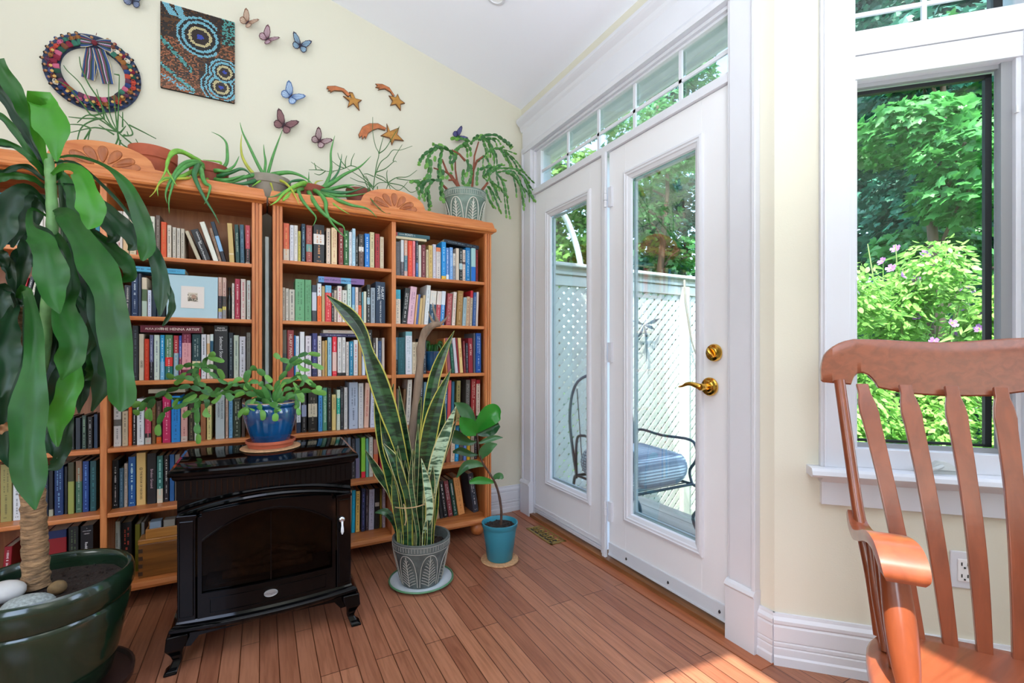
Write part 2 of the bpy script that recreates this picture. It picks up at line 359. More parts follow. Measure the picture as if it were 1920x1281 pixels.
# the two glazed doors
def door_leaf(name, label, y0, y1, gy0, gy1, screws):
    d = thing(name, label, None, (0, (y0+y1)/2, .022)); struct(d); z0, z1 = .035, 2.064
    x0, x1 = .004, .046; a, b, c, e = gy0-.048, gy1+.048, .238, 1.930
    mb = MB(); mb.box(x0, x1, y0, a+.01, z0, z1).box(x0, x1, b-.01, y1, z0, z1).box(x0, x1, a+.01, b-.01, z0, c+.01).box(x0, x1, a+.01, b-.01, e-.01, z1)
    mb.build('stile_and_rails', WHITE2, d, bevel=.001)
    # lite moulding: stepped picture frame
    prof = [(0, x0), (.004, x0-.010), (.014, x0-.013), (.018, x0-.009), (.026, x0-.009), (.030, x0-.004), (.044, x0+.002), (.048, x0+.012)]
    rings = [[(q, a+w, c+w), (q, b-w, c+w), (q, b-w, e-w), (q, a+w, e-w)] for w, q in prof]
    MB().loft(rings, False, False).build('glass_moulding', WHITE, d)
    MB().box(.020, .024, a+.04, b-.04, c+.04, e-.04).build('glass', GLASS, d)
    mb = MB(); w = .012
    for yy0, yy1, zz0, zz1 in [(a+.045, a+.045+w, c+.045, e-.045), (b-.045-w, b-.045, c+.045, e-.045), (a+.045, b-.045, c+.045, c+.045+w), (a+.045, b-.045, e-.045-w, e-.045)]: mb.box(.026, .040, yy0, yy1, zz0, zz1)
    mb.build('glass_spacer', M('spacer', '#b9c0c4', .5), d)
    return d
dl = door_leaf('door_1', 'fixed white glazed door leaf beside the bookcase', -.850, -.178, -.703, -.349, False)
mb = MB(); mb.box(-.004, .004, -.85, -.178, .036, .05).box(-.008, .004, -.85, -.178, .05, .056).box(-.004, .004, -.85, -.178, .062, .068).box(-.002, .004, -.85, -.178, .068, .084); mb.build('bottom_moulding', WHITE, dl)
mb = MB(); mb.box(-.014, .004, -.872, -.852, .03, 2.066).box(-.022, -.006, -.895, -.868, .022, 2.066); mb.build('astragal', WHITE, dl, bevel=.003)
dr = door_leaf('door_2', 'white glazed door with brass lever and deadbolt', -1.581, -.898, -1.420, -1.054, True)
mb = MB(); mb.box(-.003, .004, -1.578, -.900, .036, .098).box(-.006, .004, -1.578, -.900, .036, .044); sw = mb.build('door_sweep', M('sweep', '#c6ccd4', .4), dr)
for yy in (-1.03, -1.29, -1.545):
    mb = MB(); mb.ball((-.004, yy, .065), .005, .005, .005).tube([(-.005, yy, .060), (-.005, yy, .072)], .0025); mb.build('screw', M('screw', '#3a3a3c', .4, 1), sw, smooth=True)
for z in (1.835, 1.055, .255):
    mb = MB(); mb.tube([(-.022, -.898, z-.05), (-.022, -.898, z-.018)], .0075, 10).tube([(-.022, -.898, z-.016), (-.022, -.898, z+.016)], .0085, 10).tube([(-.022, -.898, z+.018), (-.022, -.898, z+.05)], .0075, 10)
    mb.box(-.008, .004, -.925, -.898, z-.05, z+.05); mb.build('hinge', WHITE, dr, smooth=True)
# deadbolt
dc = (-.004, -1.523, 1.054)
def disc_x(mb, c, prof, n=28):   # lathe round an axis that points to -x
    rings = [[(c[0]-h, c[1]+r*math.cos(2*math.pi*k/n), c[2]+r*math.sin(2*math.pi*k/n)) for k in range(n)] for r, h in prof]
    return mb.loft(rings)
mb = MB(); disc_x(mb, dc, [(.034, 0), (.034, .006), (.031, .012), (.020, .014), (.018, .017), (.006, .018)])
db = mb.build('deadbolt', BRASS, dr, smooth=True, angle=30)
MB().tube([(-.024, -1.535, 1.040), (-.034, -1.526, 1.050), (-.036, -1.519, 1.060), (-.028, -1.512, 1.070)], [.003, .006, .007, .003], 10).build('thumb_turn', BRASS, db, smooth=True)
hc = (-.004, -1.503, .922)
mb = MB(); disc_x(mb, hc, [(.036, 0), (.036, .006), (.033, .011), (.024, .013), (.021, .018), (.013, .020), (.011, .045), (.014, .048), (.013, .058)])
hn = mb.build('lever_handle', BRASS, dr, smooth=True, angle=30)
MB().tube(crom([(-.056, -1.503, .922), (-.060, -1.485, .927), (-.062, -1.465, .932), (-.062, -1.440, .930), (-.058, -1.415, .920), (-.052, -1.392, .916)], 14), [.010, .011, .011, .0105, .010, .009, .008, .0075, .007, .006, .005, .0045, .004, .003], 12).build('lever', BRASS, hn, smooth=True)

# ---- window on the right
GREY = M('window_screen_frame', '#8a8c90', .5); BLK = M('black_gasket', '#15181c', .5)
w2 = thing('window_2', 'white casement window with grey inner frame and transom above', None, tuple(Wp(.43, 0, .68))); struct(w2)
mb = MB(); wbox(mb, .131, .215, -.020, 0, .68, 2.6); wbox(mb, .205, .232, -.012, .10, .68, 2.5); wbox(mb, .68, .765, -.020, 0, .68, 2.6); wbox(mb, .664, .69, -.012, .10, .68, 2.5)
wbox(mb, .125, .77, -.02, .0, 2.5, 2.6); wbox(mb, .14, .147, -.026, -.02, .68, 2.6); mb.build('casing', WHITE, w2, bevel=.0015)
mb = MB(); wbox(mb, .21, .69, -.004, .10, 1.945, 2.02); wbox(mb, .21, .69, -.008, .10, 2.022, 2.10); wbox(mb, .21, .69, .0, .10, .68, .742); wbox(mb, .228, .243, .004, .10, .70, 1.95); wbox(mb, .652, .668, .004, .10, .70, 1.95)
mb.build('frame', WHITE, w2, bevel=.0015)
mb = MB(); wbox(mb, .243, .654, .03, .045, .742, .756); wbox(mb, .243, .654, .03, .045, 1.932, 1.946); wbox(mb, .625, .652, .02, .05, .742, 1.946)
mb.build('screen_frame', GREY, w2)
mb = MB(); wbox(mb, .243, .625, .06, .075, .756, .764); wbox(mb, .243, .625, .06, .075, 1.922, 1.934); wbox(mb, .608, .625, .06, .075, .756, 1.934); mb.build('gasket', BLK, w2)
mb = MB(); wbox(mb, .24, .62, .075, .08, .756, 1.935); mb.build('pane', GLASS, w2)
mb = MB(); wbox(mb, .222, .665, .03, .036, 2.10, 2.5); mb.build('transom_pane', GLASS, w2)
mb = MB(); wbox(mb, .232, .665, .022, .030, 2.163, 2.176); wbox(mb, .425, .438, .020, .030, 2.10, 2.5); wbox(mb, .232, .665, .022, .030, 2.33, 2.343); mb.build('muntins', WHITE, w2)
mb = MB(); wbox(mb, .612, .635, .03, .06, 2.10, 2.5); mb.build('transom_gasket', BLK, w2)
mb = MB(); mb.prism([Wp(.095, -.062, .672), Wp(.095, -.066, .660), Wp(.095, -.058, .652), Wp(.095, .0, .652), Wp(.095, .02, .652), Wp(.095, .02, .680), Wp(.095, -.056, .680)], WT*.76)
mb.prism([Wp(.13, -.048, .652), Wp(.13, -.030, .636), Wp(.13, -.022, .630), Wp(.13, 0, .630), Wp(.13, 0, .652)], WT*.70); wbox(mb, .135, .82, -.018, 0, .556, .636)
mb.build('sill_and_apron', WHITE, w2)
t0, z0 = PW(1770, 866)
mb = MB(); wbox(mb, .395, .52, -.026, .0, .680, .694); mb.prism([Wp(.42, -.03, .694), Wp(.50, -.03, .694), Wp(.475, -.02, .714), Wp(.45, -.02, .716)], WN*.02); mb.tube([Wp(.455, -.028, .706), Wp(.43, -.040, .698), Wp(.405, -.046, .690)], [.006, .006, .005], 8)
mb.build('crank_handle', M('crank', '#b4b8b6', .4), w2, bevel=.001)
mb = MB(); t1, z1 = PW(1907, 205); wbox(mb, t1-.004, t1+.004, -.004, .006, z1-.01, z1+.012); mb.build('latch', WHITE, w2)

# outlet
t1, z1 = PW(1806, 1068)
ou = thing('wall_outlet', 'white double wall outlet below the window, behind the rocking chair', 'outlet', tuple(Wp(t1, -.001, z1-.058)))
mb = MB(); wbox(mb, t1-.035, t1+.035, -.006, 0, z1-.057, z1+.057); mb.build('cover_plate', WHITE, ou, bevel=.003)
mb = MB(); wbox(mb, t1-.017, t1+.017, -.008, -.005, z1-.034, z1+.034); pl = mb.build('receptacle', M('outlet_face', '#e4e4e6', .4), ou, bevel=.001)
mb = MB()
for zz in (z1-.018, z1+.018):
    wbox(mb, t1-.009, t1-.006, -.009, -.0075, zz-.004, zz+.006); wbox(mb, t1+.006, t1+.009, -.009, -.0075, zz-.004, zz+.006); mb.ball(Wp(t1, -.008, zz-.010), .003)
mb.build('slots', BLK, pl)

# floor register
c = [PZ(982, 991.5, 0), PZ(1016, 985, 0), PZ(1067, 1016.5, 0), PZ(1031, 1024, 0)]
cx = sum(p.x for p in c)/4; cy = sum(p.y for p in c)/4; hx, hy = .052, .135
fr = thing('floor_vent', 'brass scrollwork floor vent beside the door and teal pot', 'vent', (cx, cy, .0))
VB = M('antique_brass', '#a08a4c', .35, .7, var=.1)
mb = MB(); mb.box(cx-hx, cx+hx, cy-hy, cy-hy+.018, .001, .005).box(cx-hx, cx+hx, cy+hy-.018, cy+hy, .001, .005).box(cx-hx, cx-hx+.014, cy-hy, cy+hy, .001, .005).box(cx+hx-.014, cx+hx, cy-hy, cy+hy, .001, .005)
mb.build('rim', VB, fr, bevel=.001)
MB().box(cx-hx+.01, cx+hx-.01, cy-hy+.014, cy+hy-.014, .0008, .0018).build('duct_opening', BLK, fr)
mb = MB()
for k in range(5):
    yy = cy-hy+.03+k*.052
    for sgn in (-1, 1):
        pts = [(cx+sgn*.030*math.sin(j/9*math.pi*1.5)*(1-j/14), yy+.022*math.cos(j/9*math.pi*1.5)*(1-j/14), .0038) for j in range(10)]
        mb.tube(pts, .0032, 5)
    mb.tube([(cx-.036, yy+.026, .0038), (cx, yy+.018, .0038), (cx+.036, yy+.026, .0038)], .0025, 5)
mb.build('scrollwork', VB, fr)
# ceiling downlight at the frame's upper edge
q = _dir(930, -9); k = (2.694-CAM.z - .2535*(-CAM.x))/1
kk = (CAM.z+.2535*CAM.x-2.694)/(-.2535*q.x-q.z); pt = CAM+q*kk
dn = thing('ceiling_light', 'small round recessed light in the sloping ceiling', 'light', tuple(pt))
nm = Vector((.2535, 0, 1)).normalized(); rot = Vector((0, 0, 1)).rotation_difference(nm).to_matrix().to_4x4()
mb = MB(); mb.lathe([(.05, -.002), (.05, -.008), (.038, -.010), (.036, -.002)], (0, 0, 0), 24); mb.xf(Matrix.Translation(pt) @ rot); mb.build('trim_ring', WHITE, dn, smooth=True)
mb = MB(); mb.lathe([(.037, -.003), (.037, -.006)], (0, 0, 0), 24); mb.xf(Matrix.Translation(pt) @ rot); mb.build('lens', M('light_lens', '#e8e8ea', .3), dn)

# ================================================================ bookcases
SHZ = [.105, .401, .664, .937, 1.206, 1.461]
def bookcase(name, label, x0, x1, zr1=None, zlow=None):
    b = thing(name, label, 'bookcase', ((x0+x1)/2, -.15, 0), 'pine bookcases along the back wall')
    yF, yB = -.30, -.012; z0, z1 = .067, 1.745; xm = (x0+x1)/2
    for sx, xa, xb in (('l', x0, x0+.020), ('r', x1-.020, x1)):
        MB().box(xa, xb, yF+.01, yB, z0, z1).build('side_panel', PINE, b)
    for xa in (x0, x1-.042):
        mb = MB(); mb.box(xa, xa+.042, yF+.002, yF+.020, z0, z1).box(xa+.002, xa+.013, yF-.004, yF+.004, z0, z1).box(xa+.016, xa+.026, yF-.005, yF+.004, z0, z1).box(xa+.029, xa+.040, yF-.004, yF+.004, z0, z1)
        mb.build('fluted_post', PINE, b, bevel=.0015)
    MB().box(xm-.011, xm+.011, yF+.002, yB, z0, z1).build('divider', PINE, b, bevel=.002)
    MB().box(x0, x1, yB, yB+.008, z0, z1).build('back_panel', PINED, b)
    for k, z in enumerate(SHZ):
        if k == 0:
            mb = MB(); mb.box(x0+.02, x1-.02, yF+.012, yB, z-.020, z); mb.prism([(x0+.0, yF+.014, z0), (x0+.0, yF-.006, z0+.006), (x0, yF-.010, z0+.018), (x0, yF-.004, z-.002), (x0, yF+.014, z)], (x1-x0, 0, 0)); mb.build('bottom_shelf', PINEX, b)
        else:
            for s_, (xa, xb) in enumerate(((x0+.02, xm-.011), (xm+.011, x1-.02))):
                zz = z
                if s_ == 0 and k == 5 and zr1: zz = zr1
                if s_ == 1 and k == 1 and zlow: zz = zlow
                MB().box(xa, xb, yF+.004, yB, zz-.018, zz).build('shelf', PINEX, b, bevel=.003)
    MB().box(x0, x1, yF+.004, yB, z1-.004, z1+.016).build('top_board', PINEX, b)
    # cornice moulding
    ov = .030; prof = [(0, 1.739), (.006, 1.739), (.012, 1.744), (.030, 1.748), (.034, 1.756), (.030, 1.766), (.020, 1.772), (.016, 1.786), (.010, 1.800), (.006, 1.806), (-.016, 1.806), (-.016, 1.739)]
    mb = MB(); rings = []
    for xx, e in ((x0, -1), (x1, 1)): rings.append([(xx+e*max(p, 0)*.55, yF-p, z) for p, z in prof])
    mb.loft(rings); rr = []
    for e, xx in ((-1, x0), (1, x1)):
        mb.prism([(xx+e*max(p, 0)*.55, yF, z) for p, z in prof[:-2]]+[(xx, yF, 1.806), (xx, yF, 1.739)], (0, .20, 0))
    mb.build('cornice', PINEX, b)
    # arched gallery board with the carved shell
    yc = yF-.004; W = .165
    out = [(-.50, 1.792)]
    for j in range(21):
        t = -1+j/10; out.append((t*W, 1.800+.105*max(0, math.cos(t*math.pi/2))**.9))
    out = [(-.53, 1.778), (-.52, 1.800), (-.50, 1.806), (-W*1.35, 1.812)]+[(t*W, 1.818+.082*math.sqrt(max(0, 1-t*t))) for t in [-1+j/12 for j in range(25)]]+[(W*1.35, 1.812), (.50, 1.806), (.52, 1.800), (.53, 1.778)]
    poly = [(xm+u, yc, z) for u, z in out]+[(xm+.53, yc, 1.76), (xm-.53, yc, 1.76)]
    g = MB().prism(poly, (0, .022, 0)).build('arched_gallery', PINEX, b, bevel=.004)
    # shell flutes: teardrop hollows as dark rimmed reliefs
    fm = wood('carved_pine', '#8f4a20', '#ad6231', 'z', knots=False)
    for k in range(7):
        an = math.radians(6+28*k); r0, r1 = .036, .112 if k in (2, 3, 4) else .118
        ca, sa = math.cos(an), math.sin(an); sq = .62
        cxx, czz = xm, 1.792
        pts = []
        for j in range(16):
            th = 2*math.pi*j/16; l = (r1-r0)/2*math.cos(th); w = .013*(.35+.65*(math.cos(th)*.5+.5))*math.sin(th)*1.6
            rr_ = (r0+r1)/2+l; pts.append((cxx+ca*rr_-sa*w, yc-.0005, czz+(sa*rr_*(.82)+ca*w)))
        if min(p[2] for p in pts) < 1.79 and k in (0, 6): pts = [(p[0], p[1], p[2]+.016) for p in pts]
        rim = [Vector(p) for p in pts]; cen = sum(rim, Vector())/16
        mb = MB(); mb.loft([[tuple(cen+(p-cen)*1.10+Vector((0, -.0002, 0))) for p in rim], [tuple(cen+(p-cen)*1.02+Vector((0, -.0030, 0))) for p in rim], [tuple(cen+(p-cen)*.86+Vector((0, -.0012, 0))) for p in rim], [tuple(cen+(p-cen)*.4+Vector((0, -.0004, 0))) for p in rim]], False, True)
        mb.build('carved_flute', fm if k % 2 else fm, g, smooth=True, angle=60)
    for fx in (x0+.07, x1-.07):
        for fy in (yF+.045, yB-.05):
            MB().lathe([(.020, 0), (.034, .010), (.040, .032), (.036, .056), (.026, .067)], (fx, fy, 0), 20).build('bun_foot', PINE, b, smooth=True)
    return b
XR0, XR1, XL0, XL1 = -1.497, -.369, -2.668, -1.540
bookcase('bookcase', 'honey pine bookcase next to the doors, arched carved crest', XR0, XR1, 1.491, .428)
bookcase('bookcase', 'honey pine bookcase behind the leafy corn plant at left', XL0, XL1)
# ================================================================ books
SPINE_Y = {1: -.262, 2: -.262, 3: -.262, 4: -.256, 5: -.228, 6: -.185}
PAGES = M('book_pages', '#cfc3a8', .9, var=.08, vscale=90, stretch=(1, 1, 12))
ORD = 'first second third fourth fifth sixth seventh eighth ninth tenth eleventh twelfth thirteenth fourteenth fifteenth sixteenth seventeenth eighteenth nineteenth twentieth twenty-first twenty-second twenty-third twenty-fourth twenty-fifth twenty-sixth twenty-seventh twenty-eighth'.split()
ROWN = {1: 'top shelf', 2: 'second shelf', 3: 'third shelf', 4: 'fourth shelf', 5: 'fifth shelf', 6: 'bottom shelf'}
BAYN = {'RL': "right bookcase's left bay", 'RR': "right bookcase's right bay", 'LR': "left bookcase's right bay", 'LL': "left bookcase's left bay"}
def cname(h):
    r, g, b = [int(h[i:i+2], 16)/255 for i in (1, 3, 5)]
    mx, mn = max(r, g, b), min(r, g, b); s = 0 if mx == 0 else (mx-mn)/mx
    if mx < .24: return 'black'
    if s < .12: return 'white' if mx > .72 else ('grey' if mx > .35 else 'charcoal')
    hue = (0 if mx == mn else (60*((g-b)/(mx-mn)) % 360 if mx == r else (60*((b-r)/(mx-mn))+120 if mx == g else 60*((r-g)/(mx-mn))+240)))
    if hue < 14 or hue >= 345: n = 'red' if s > .5 else 'pink'
    elif hue < 32: n = 'orange' if (s > .65 and mx > .7) else ('brown' if mx < .62 else 'cream')
    elif hue < 65: n = 'cream' if (s < .4 and mx > .65) else ('yellow' if mx > .62 else 'olive')
    elif hue < 165: n = 'green' if s > .15 else 'grey'
    elif hue < 200: n = 'teal'
    elif hue < 255: n = 'blue'
    else: n = 'purple'
    if n in ('red', 'pink', 'blue', 'teal', 'green', 'brown', 'purple') and mx < .4: n = 'dark '+n
    elif n in ('blue', 'teal', 'green', 'purple') and s < .3: n = 'pale '+n
    return n
def boost(h, k):
    v = [int(h[i:i+2], 16) for i in (1, 3, 5)]; return '#'+''.join('%02x' % min(238, int(c*k)) for c in v)
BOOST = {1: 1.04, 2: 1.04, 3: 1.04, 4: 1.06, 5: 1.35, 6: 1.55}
def glyphs(mb, x0, x1, z0, z1, y, rng, vert=True, rows=1):
    """small irregular marks that read as lettering too small to make out"""
    w = (x1-x0)
    if w <= .0005 or z1-z0 <= .0005: return
    for r in range(rows):
        h = w/rows*.52 if vert else (z1-z0)/rows*.5
        if vert:
            xc = x0+w*(r+.5)/rows; z = z1
            while z > z0:
                st = h*rng.uniform(.35, .75)
                if rng.random() < .84:
                    a = h*rng.uniform(.3, .5); mb.add([(xc-a, y, z-st), (xc+a, y, z-st), (xc+a, y, z-st*.25), (xc-a, y, z-st*.25)], [(0, 1, 2, 3)])
                z -= st*1.18 if rng.random() < .85 else st*2.4
        else:
            zc = z0+(z1-z0)*(r+.5)/rows; x = x0
            while x < x1:
                st = h*rng.uniform(.35, .75)
                if rng.random() < .84: mb.add([(x, y, zc-h/2), (x+st*.7, y, zc-h/2), (x+st*.7, y, zc+h/2), (x, y, zc+h/2)], [(0, 1, 2, 3)])
                x += st*1.18 if rng.random() < .85 else st*2.4
def make_book(x0, x1, z0, z1, y, depth, cols, tcol, tilt, label, text=None, rng=R_, axis='z', z_at=None):
    """book standing on z0 with its spine facing the room; cols = [(share, colour)] from the top of the spine"""
    w = x1-x0; h = z1-z0; k = .0016 if w > .012 else .001
    t = thing('book', label, 'book', ((x0+x1)/2, y+depth/2, z0), 'books on the pine shelves')
    mats = []; mb = MB(); top = z1
    tot = 0
    for i, (sh, c) in enumerate(cols):
        mats.append(M('book_cover', c, .45)); a = z1-h*tot; tot += sh; b_ = z1-h*tot; mb.mat(i)
        mb.add([(x0+k, y, b_), (x1-k, y, b_), (x1-k, y, a), (x0+k, y, a)], [(0, 1, 2, 3)])
        mb.add([(x0, y+k*1.5, b_), (x0+k, y, b_), (x0+k, y, a), (x0, y+k*1.5, a)], [(0, 1, 2, 3)])
        mb.add([(x1-k, y, b_), (x1, y+k*1.5, b_), (x1, y+k*1.5, a), (x1-k, y, a)], [(0, 1, 2, 3)])
    mb.mat(0)
    mb.box(x0, x0+k, y+k*1.5, y+depth, z0, z1).box(x1-k, x1, y+k*1.5, y+depth, z0, z1)
    mb.add([(x0+k, y, z1), (x1-k, y, z1), (x1, y+k*1.5, z1), (x0, y+k*1.5, z1)], [(0, 1, 2, 3)])
    mb.mat(len(cols)-1); mb.add([(x0+k, y, z0), (x1-k, y, z0), (x1, y+k*1.5, z0), (x0, y+k*1.5, z0)], [(3, 2, 1, 0)])
    parts = [(mb, 'cover', mats)]
    pg = MB(); pg.box(x0+k, x1-k, y+k*1.4, y+depth-.003, z0+.002, z1-.003); parts.append((pg, 'pages', PAGES))
    tm = MB(); tms = [tm]
    if text:
        tms = []
        for (s, size, cz, cx_, horiz) in text:
            tm = MB(); tms.append(tm); zc = z1-h*cz; xc = x0+w*cx_
            if horiz: text_mesh(tm, s, (xc, y, zc), (1, 0, 0), (0, 0, 1), size*w, (0, -1, 0), maxlen=w*.9)
            else: text_mesh(tm, s, (xc, y, zc), (0, 0, -1), (1, 0, 0), size*w, (0, -1, 0), maxlen=h*.9)
    elif tcol and w > .007:
        g0 = rng.uniform(.06, .14); g1 = rng.uniform(.42, .6)
        glyphs(tm, x0+w*.2, x1-w*.2, z1-h*g1, z1-h*g0, y-.0003, rng, rows=2 if w > .026 else 1)
        glyphs(tm, x0+w*.3, x1-w*.3, z1-h*rng.uniform(.8, .88), z1-h*(g1+.06), y-.0003, rng)
        glyphs(tm, x0+w*.3, x1-w*.3, z0+h*.05, z0+h*.09, y-.0003, rng, vert=False)
    for tm in tms:
        if tm.f: parts.append((tm, 'title_lettering', M('book_lettering', tcol or '#dddddd', .5)))
    if tilt:
        # lean about the lower edge on the side it leans from, so that the book keeps standing on the shelf
        piv = Vector((x0 if tilt < 0 else x1, 0, z0))
        m4 = Matrix.Translation(piv) @ Matrix.Rotation(tilt, 4, 'Y') @ Matrix.Translation(-piv)
        for p in parts: p[0].xf(m4)
    for p, n, m in parts: p.build(n, m, t)
    return t

def parse(bay, row, ox, oy, s, data, specials={}, base_z=None, y=None):
    ys = y or SPINE_Y[row]; z0 = base_z if base_z is not None else SHZ[6-row]
    if bay == 'RL' and row == 1: pass
    items = []
    for ln in data.strip().split(';'):
        q = ln.split()
        if not q: continue
        xa, xb, yt, dx = map(float, q[:4]); rest = q[4:]; tc = None; cols = []
        for r in rest:
            if r.startswith('t'): tc = r[1:]
            elif r.startswith('#'):
                cols.append([None, r])
            else: cols[-1][0] = float(r)
        items.append((xa, xb, yt, dx, cols, tc))
    rec = []
    xmin = {'RL': XR0, 'RR': (XR0+XR1)/2+.011, 'LR': (XL0+XL1)/2+.011, 'LL': XL0}[bay]; xmax = {'RL': (XR0+XR1)/2-.011, 'RR': XR1-.02, 'LR': XL1-.02, 'LL': (XL0+XL1)/2-.011}[bay]
    if bay in ('RL', 'LL'): xmin += .02
    for i, (xa, xb, yt, dx, cols, tc) in enumerate(items):
        zb = z0
        p0 = PY(ox+xa/s, HOR, ys); p1 = PY(ox+xb/s, HOR, ys)
        h = PY(ox+(xa+xb)/2/s+dx/s, oy+yt/s, ys).z-zb; tilt = 0
        a, b_ = max(p0.x, xmin+.0005), min(p1.x, xmax-.0005)
        if dx:
            pt = PY(ox+(xa+xb)/2/s+dx/s, HOR, ys); run = pt.x-(p0.x+p1.x)/2; tilt = math.atan2(run, h)
            wid = (b_-a)*math.cos(tilt); h = h/math.cos(tilt)-abs(math.sin(tilt))*wid*.5
            if tilt > 0: a = b_-wid
            else: b_ = a+wid
        rec.append([a, b_, h, tilt, cols, tc])
    for i in range(len(rec)-1, -1, -1):     # a leaning book rests against its neighbour
        r = rec[i]
        if r[3] > 0:
            if i+1 < len(rec):
                n = rec[i+1]
                if n[3] > 0: r[3] = min(r[3], n[3]+.004)
                else:
                    hh = min(r[2], n[2]); r[3] = min(r[3], math.asin(min(.9, max(0.001, (n[0]-r[1])/hh))))
            else: r[3] = min(r[3], math.asin(max(.001, (xmax-r[1])/r[2])))
    for i in range(len(rec)):
        r = rec[i]
        if r[3] < 0 and i > 0:
            n = rec[i-1]
            if n[3] < 0: r[3] = max(r[3], n[3]-.004)
            else:
                hh = min(r[2], n[2]); r[3] = max(r[3], -math.asin(min(.9, max(0.001, (r[0]-n[1])/hh))))
    for i, (a, b_, h, tilt, cols, tc) in enumerate(rec):
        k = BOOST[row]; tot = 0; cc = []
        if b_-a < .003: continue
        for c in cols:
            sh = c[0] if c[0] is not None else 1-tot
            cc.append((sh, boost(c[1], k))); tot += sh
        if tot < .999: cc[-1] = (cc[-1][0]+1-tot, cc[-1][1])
        w = b_-a; thick = 'thin' if w < .015 else ('thick' if w > .034 else '')
        lean = ', leaning' if abs(tilt) > .1 else ''
        cn = cname(cols[0][1]) + ((' and '+cname(cols[1][1])) if len(cols) > 1 and cname(cols[1][1]) != cname(cols[0][1]) else '')
        lab = ('%s %s book%s, %s from left, %s, %s' % (thick, cn, lean, ORD[i], ROWN[row], BAYN[bay])).strip()
        dep = min(R_.uniform(.12, .145), .125 if row > 4 else .15, -.016-ys)
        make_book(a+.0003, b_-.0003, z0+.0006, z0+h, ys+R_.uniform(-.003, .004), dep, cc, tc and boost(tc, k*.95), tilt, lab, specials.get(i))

def V(s, size=.62, c=.4, cx=.5): return (s, size, c, cx, False)
def Hh(s, size, c): return (s, size, c, .5, True)
parse('RL', 1, 520, 400, 8.727, '''95 195 165 0 #d2603c .68 #cfc3b0 t#e8a35f;203 270 195 0 #c9ccd6 t#8a90a0;272 335 200 0 #cfcbc6 t#999999;340 383 290 0 #b9ad4e t#333333;395 460 170 0 #1f3a4d t#8fc4d8;
470 570 200 0 #93463f .5 #5f8f8a .2 #93463f t#d9a091;590 770 190 0 #23262b .24 #d4d0cc .26 #23262b t#c98a5a;803 870 245 0 #d2bfae t#333c55;885 980 235 0 #dcc49c t#c07860;1005 1085 240 0 #7d2f2f t#e0c9c0;
1087 1168 285 0 #1d5a2c t#d8e8d0;1172 1222 305 0 #d0d2d8 t#8888a0;1226 1282 250 0 #a9c8dc t#3c7fb0;1284 1322 380 0 #222224 t#e8e8e8;1330 1415 345 0 #3a3733 .38 #d0ccc8 .14 #5a4640 t#9a8a80;1430 1510 335 0 #1c74c4 t#d8ecf4;
1515 1590 310 0 #c4bb94 t#80805c;1600 1675 340 0 #9c2630 t#202020;1680 1745 385 0 #c2b8a2 t#b08a60''', base_z=1.491)
parse('RR', 1, 730, 420, 10.105, '''115 210 335 0 #55555a t#777780;215 275 305 0 #c5ccd4 .6 #4c4c58 t#dddddd;285 352 305 0 #c99a84 .42 #4f7480 .42 #c8a8a0 t#d0d8d8;357 442 320 0 #d8432c t#f09a70;445 500 320 0 #d77c86 t#b03040;
505 550 315 0 #1f2b3c .6 #2c64a0 t#e0e0e0;553 608 400 0 #c9c8bc;615 693 395 0 #6b2a33 t#e0b8b0;698 742 490 0 #cdbf9e t#80704c;748 825 405 0 #c4a868 t#8c6c34;830 890 385 0 #c2c0cc t#9094a8;892 980 445 0 #d27a50 .13 #c8c2c0 t#606878;
990 1075 340 0 #1488d0 .9 #e0b020 t#a8d8f4;1080 1135 450 0 #5f8cc8 .83 #d8e0e8 t#e0eaf4;1140 1203 445 0 #6f9fd8 t#c8dcf0;1205 1258 560 0 #d0c8c0 .45 #8a8c94 t#50505c;1265 1325 460 0 #cdbfae;1327 1390 465 0 #1f2424 .46 #9cb8c0 .18 #1f2424 t#dddddd;
1392 1448 490 0 #d0bfb4 .38 #6c5050 .08 #d0bfb4 t#402828;1450 1535 450 0 #1076b4 t#c8e4f4;1555 1640 460 0 #9cc8cc .55 #1f70c8;1645 1690 490 0 #6e1f28 t#d04030''')
parse('RL', 2, 520, 510, 8.727, '''80 130 255 0 #b9ac9c t#333333;135 188 270 0 #c4bfb2 t#444444;192 287 285 0 #c0bbae t#444444;290 447 120 0 #5f9a6e t#3a6a48;449 557 130 0 #5a9468 t#3a6a48;565 642 215 0 #3a4450 .2 #b9bcc8 .5 #3c4248;
652 722 190 0 #ccd0d4 .33 #e0662c t#b04010;727 778 235 0 #b39a6c;782 887 220 0 #5aa0c4 .2 #c8353c t#f0b0a0;889 928 290 0 #2c2c30 t#dddddd;930 975 300 0 #c0aea0 t#503c30;982 1058 230 0 #d0c2bc t#d84a78;1062 1140 300 0 #c8c8c0 t#222222;
1147 1212 200 0 #b4ccc4 t#607870;1222 1272 245 0 #5c90b8 .5 #88b4c0;1275 1326 250 0 #d4c4bc t#886060;1328 1378 255 0 #38302c .5 #dc5420 t#d8c8c0;1382 1410 330 0 #4f8898;1412 1460 320 0 #c4c4b0;1465 1520 210 0 #2e3434 .33 #88a8b4 .18 #2e3434 t#d0d0d0;
1527 1600 260 0 #8c98a4 t#404448;1605 1765 165 0 #16304a t#d8e0e4''', {21: [V('HILARY', .40, .27, .70), V('MANTEL', .40, .27, .32), V('THE MIRROR & THE LIGHT', .20, .72, .5)]})
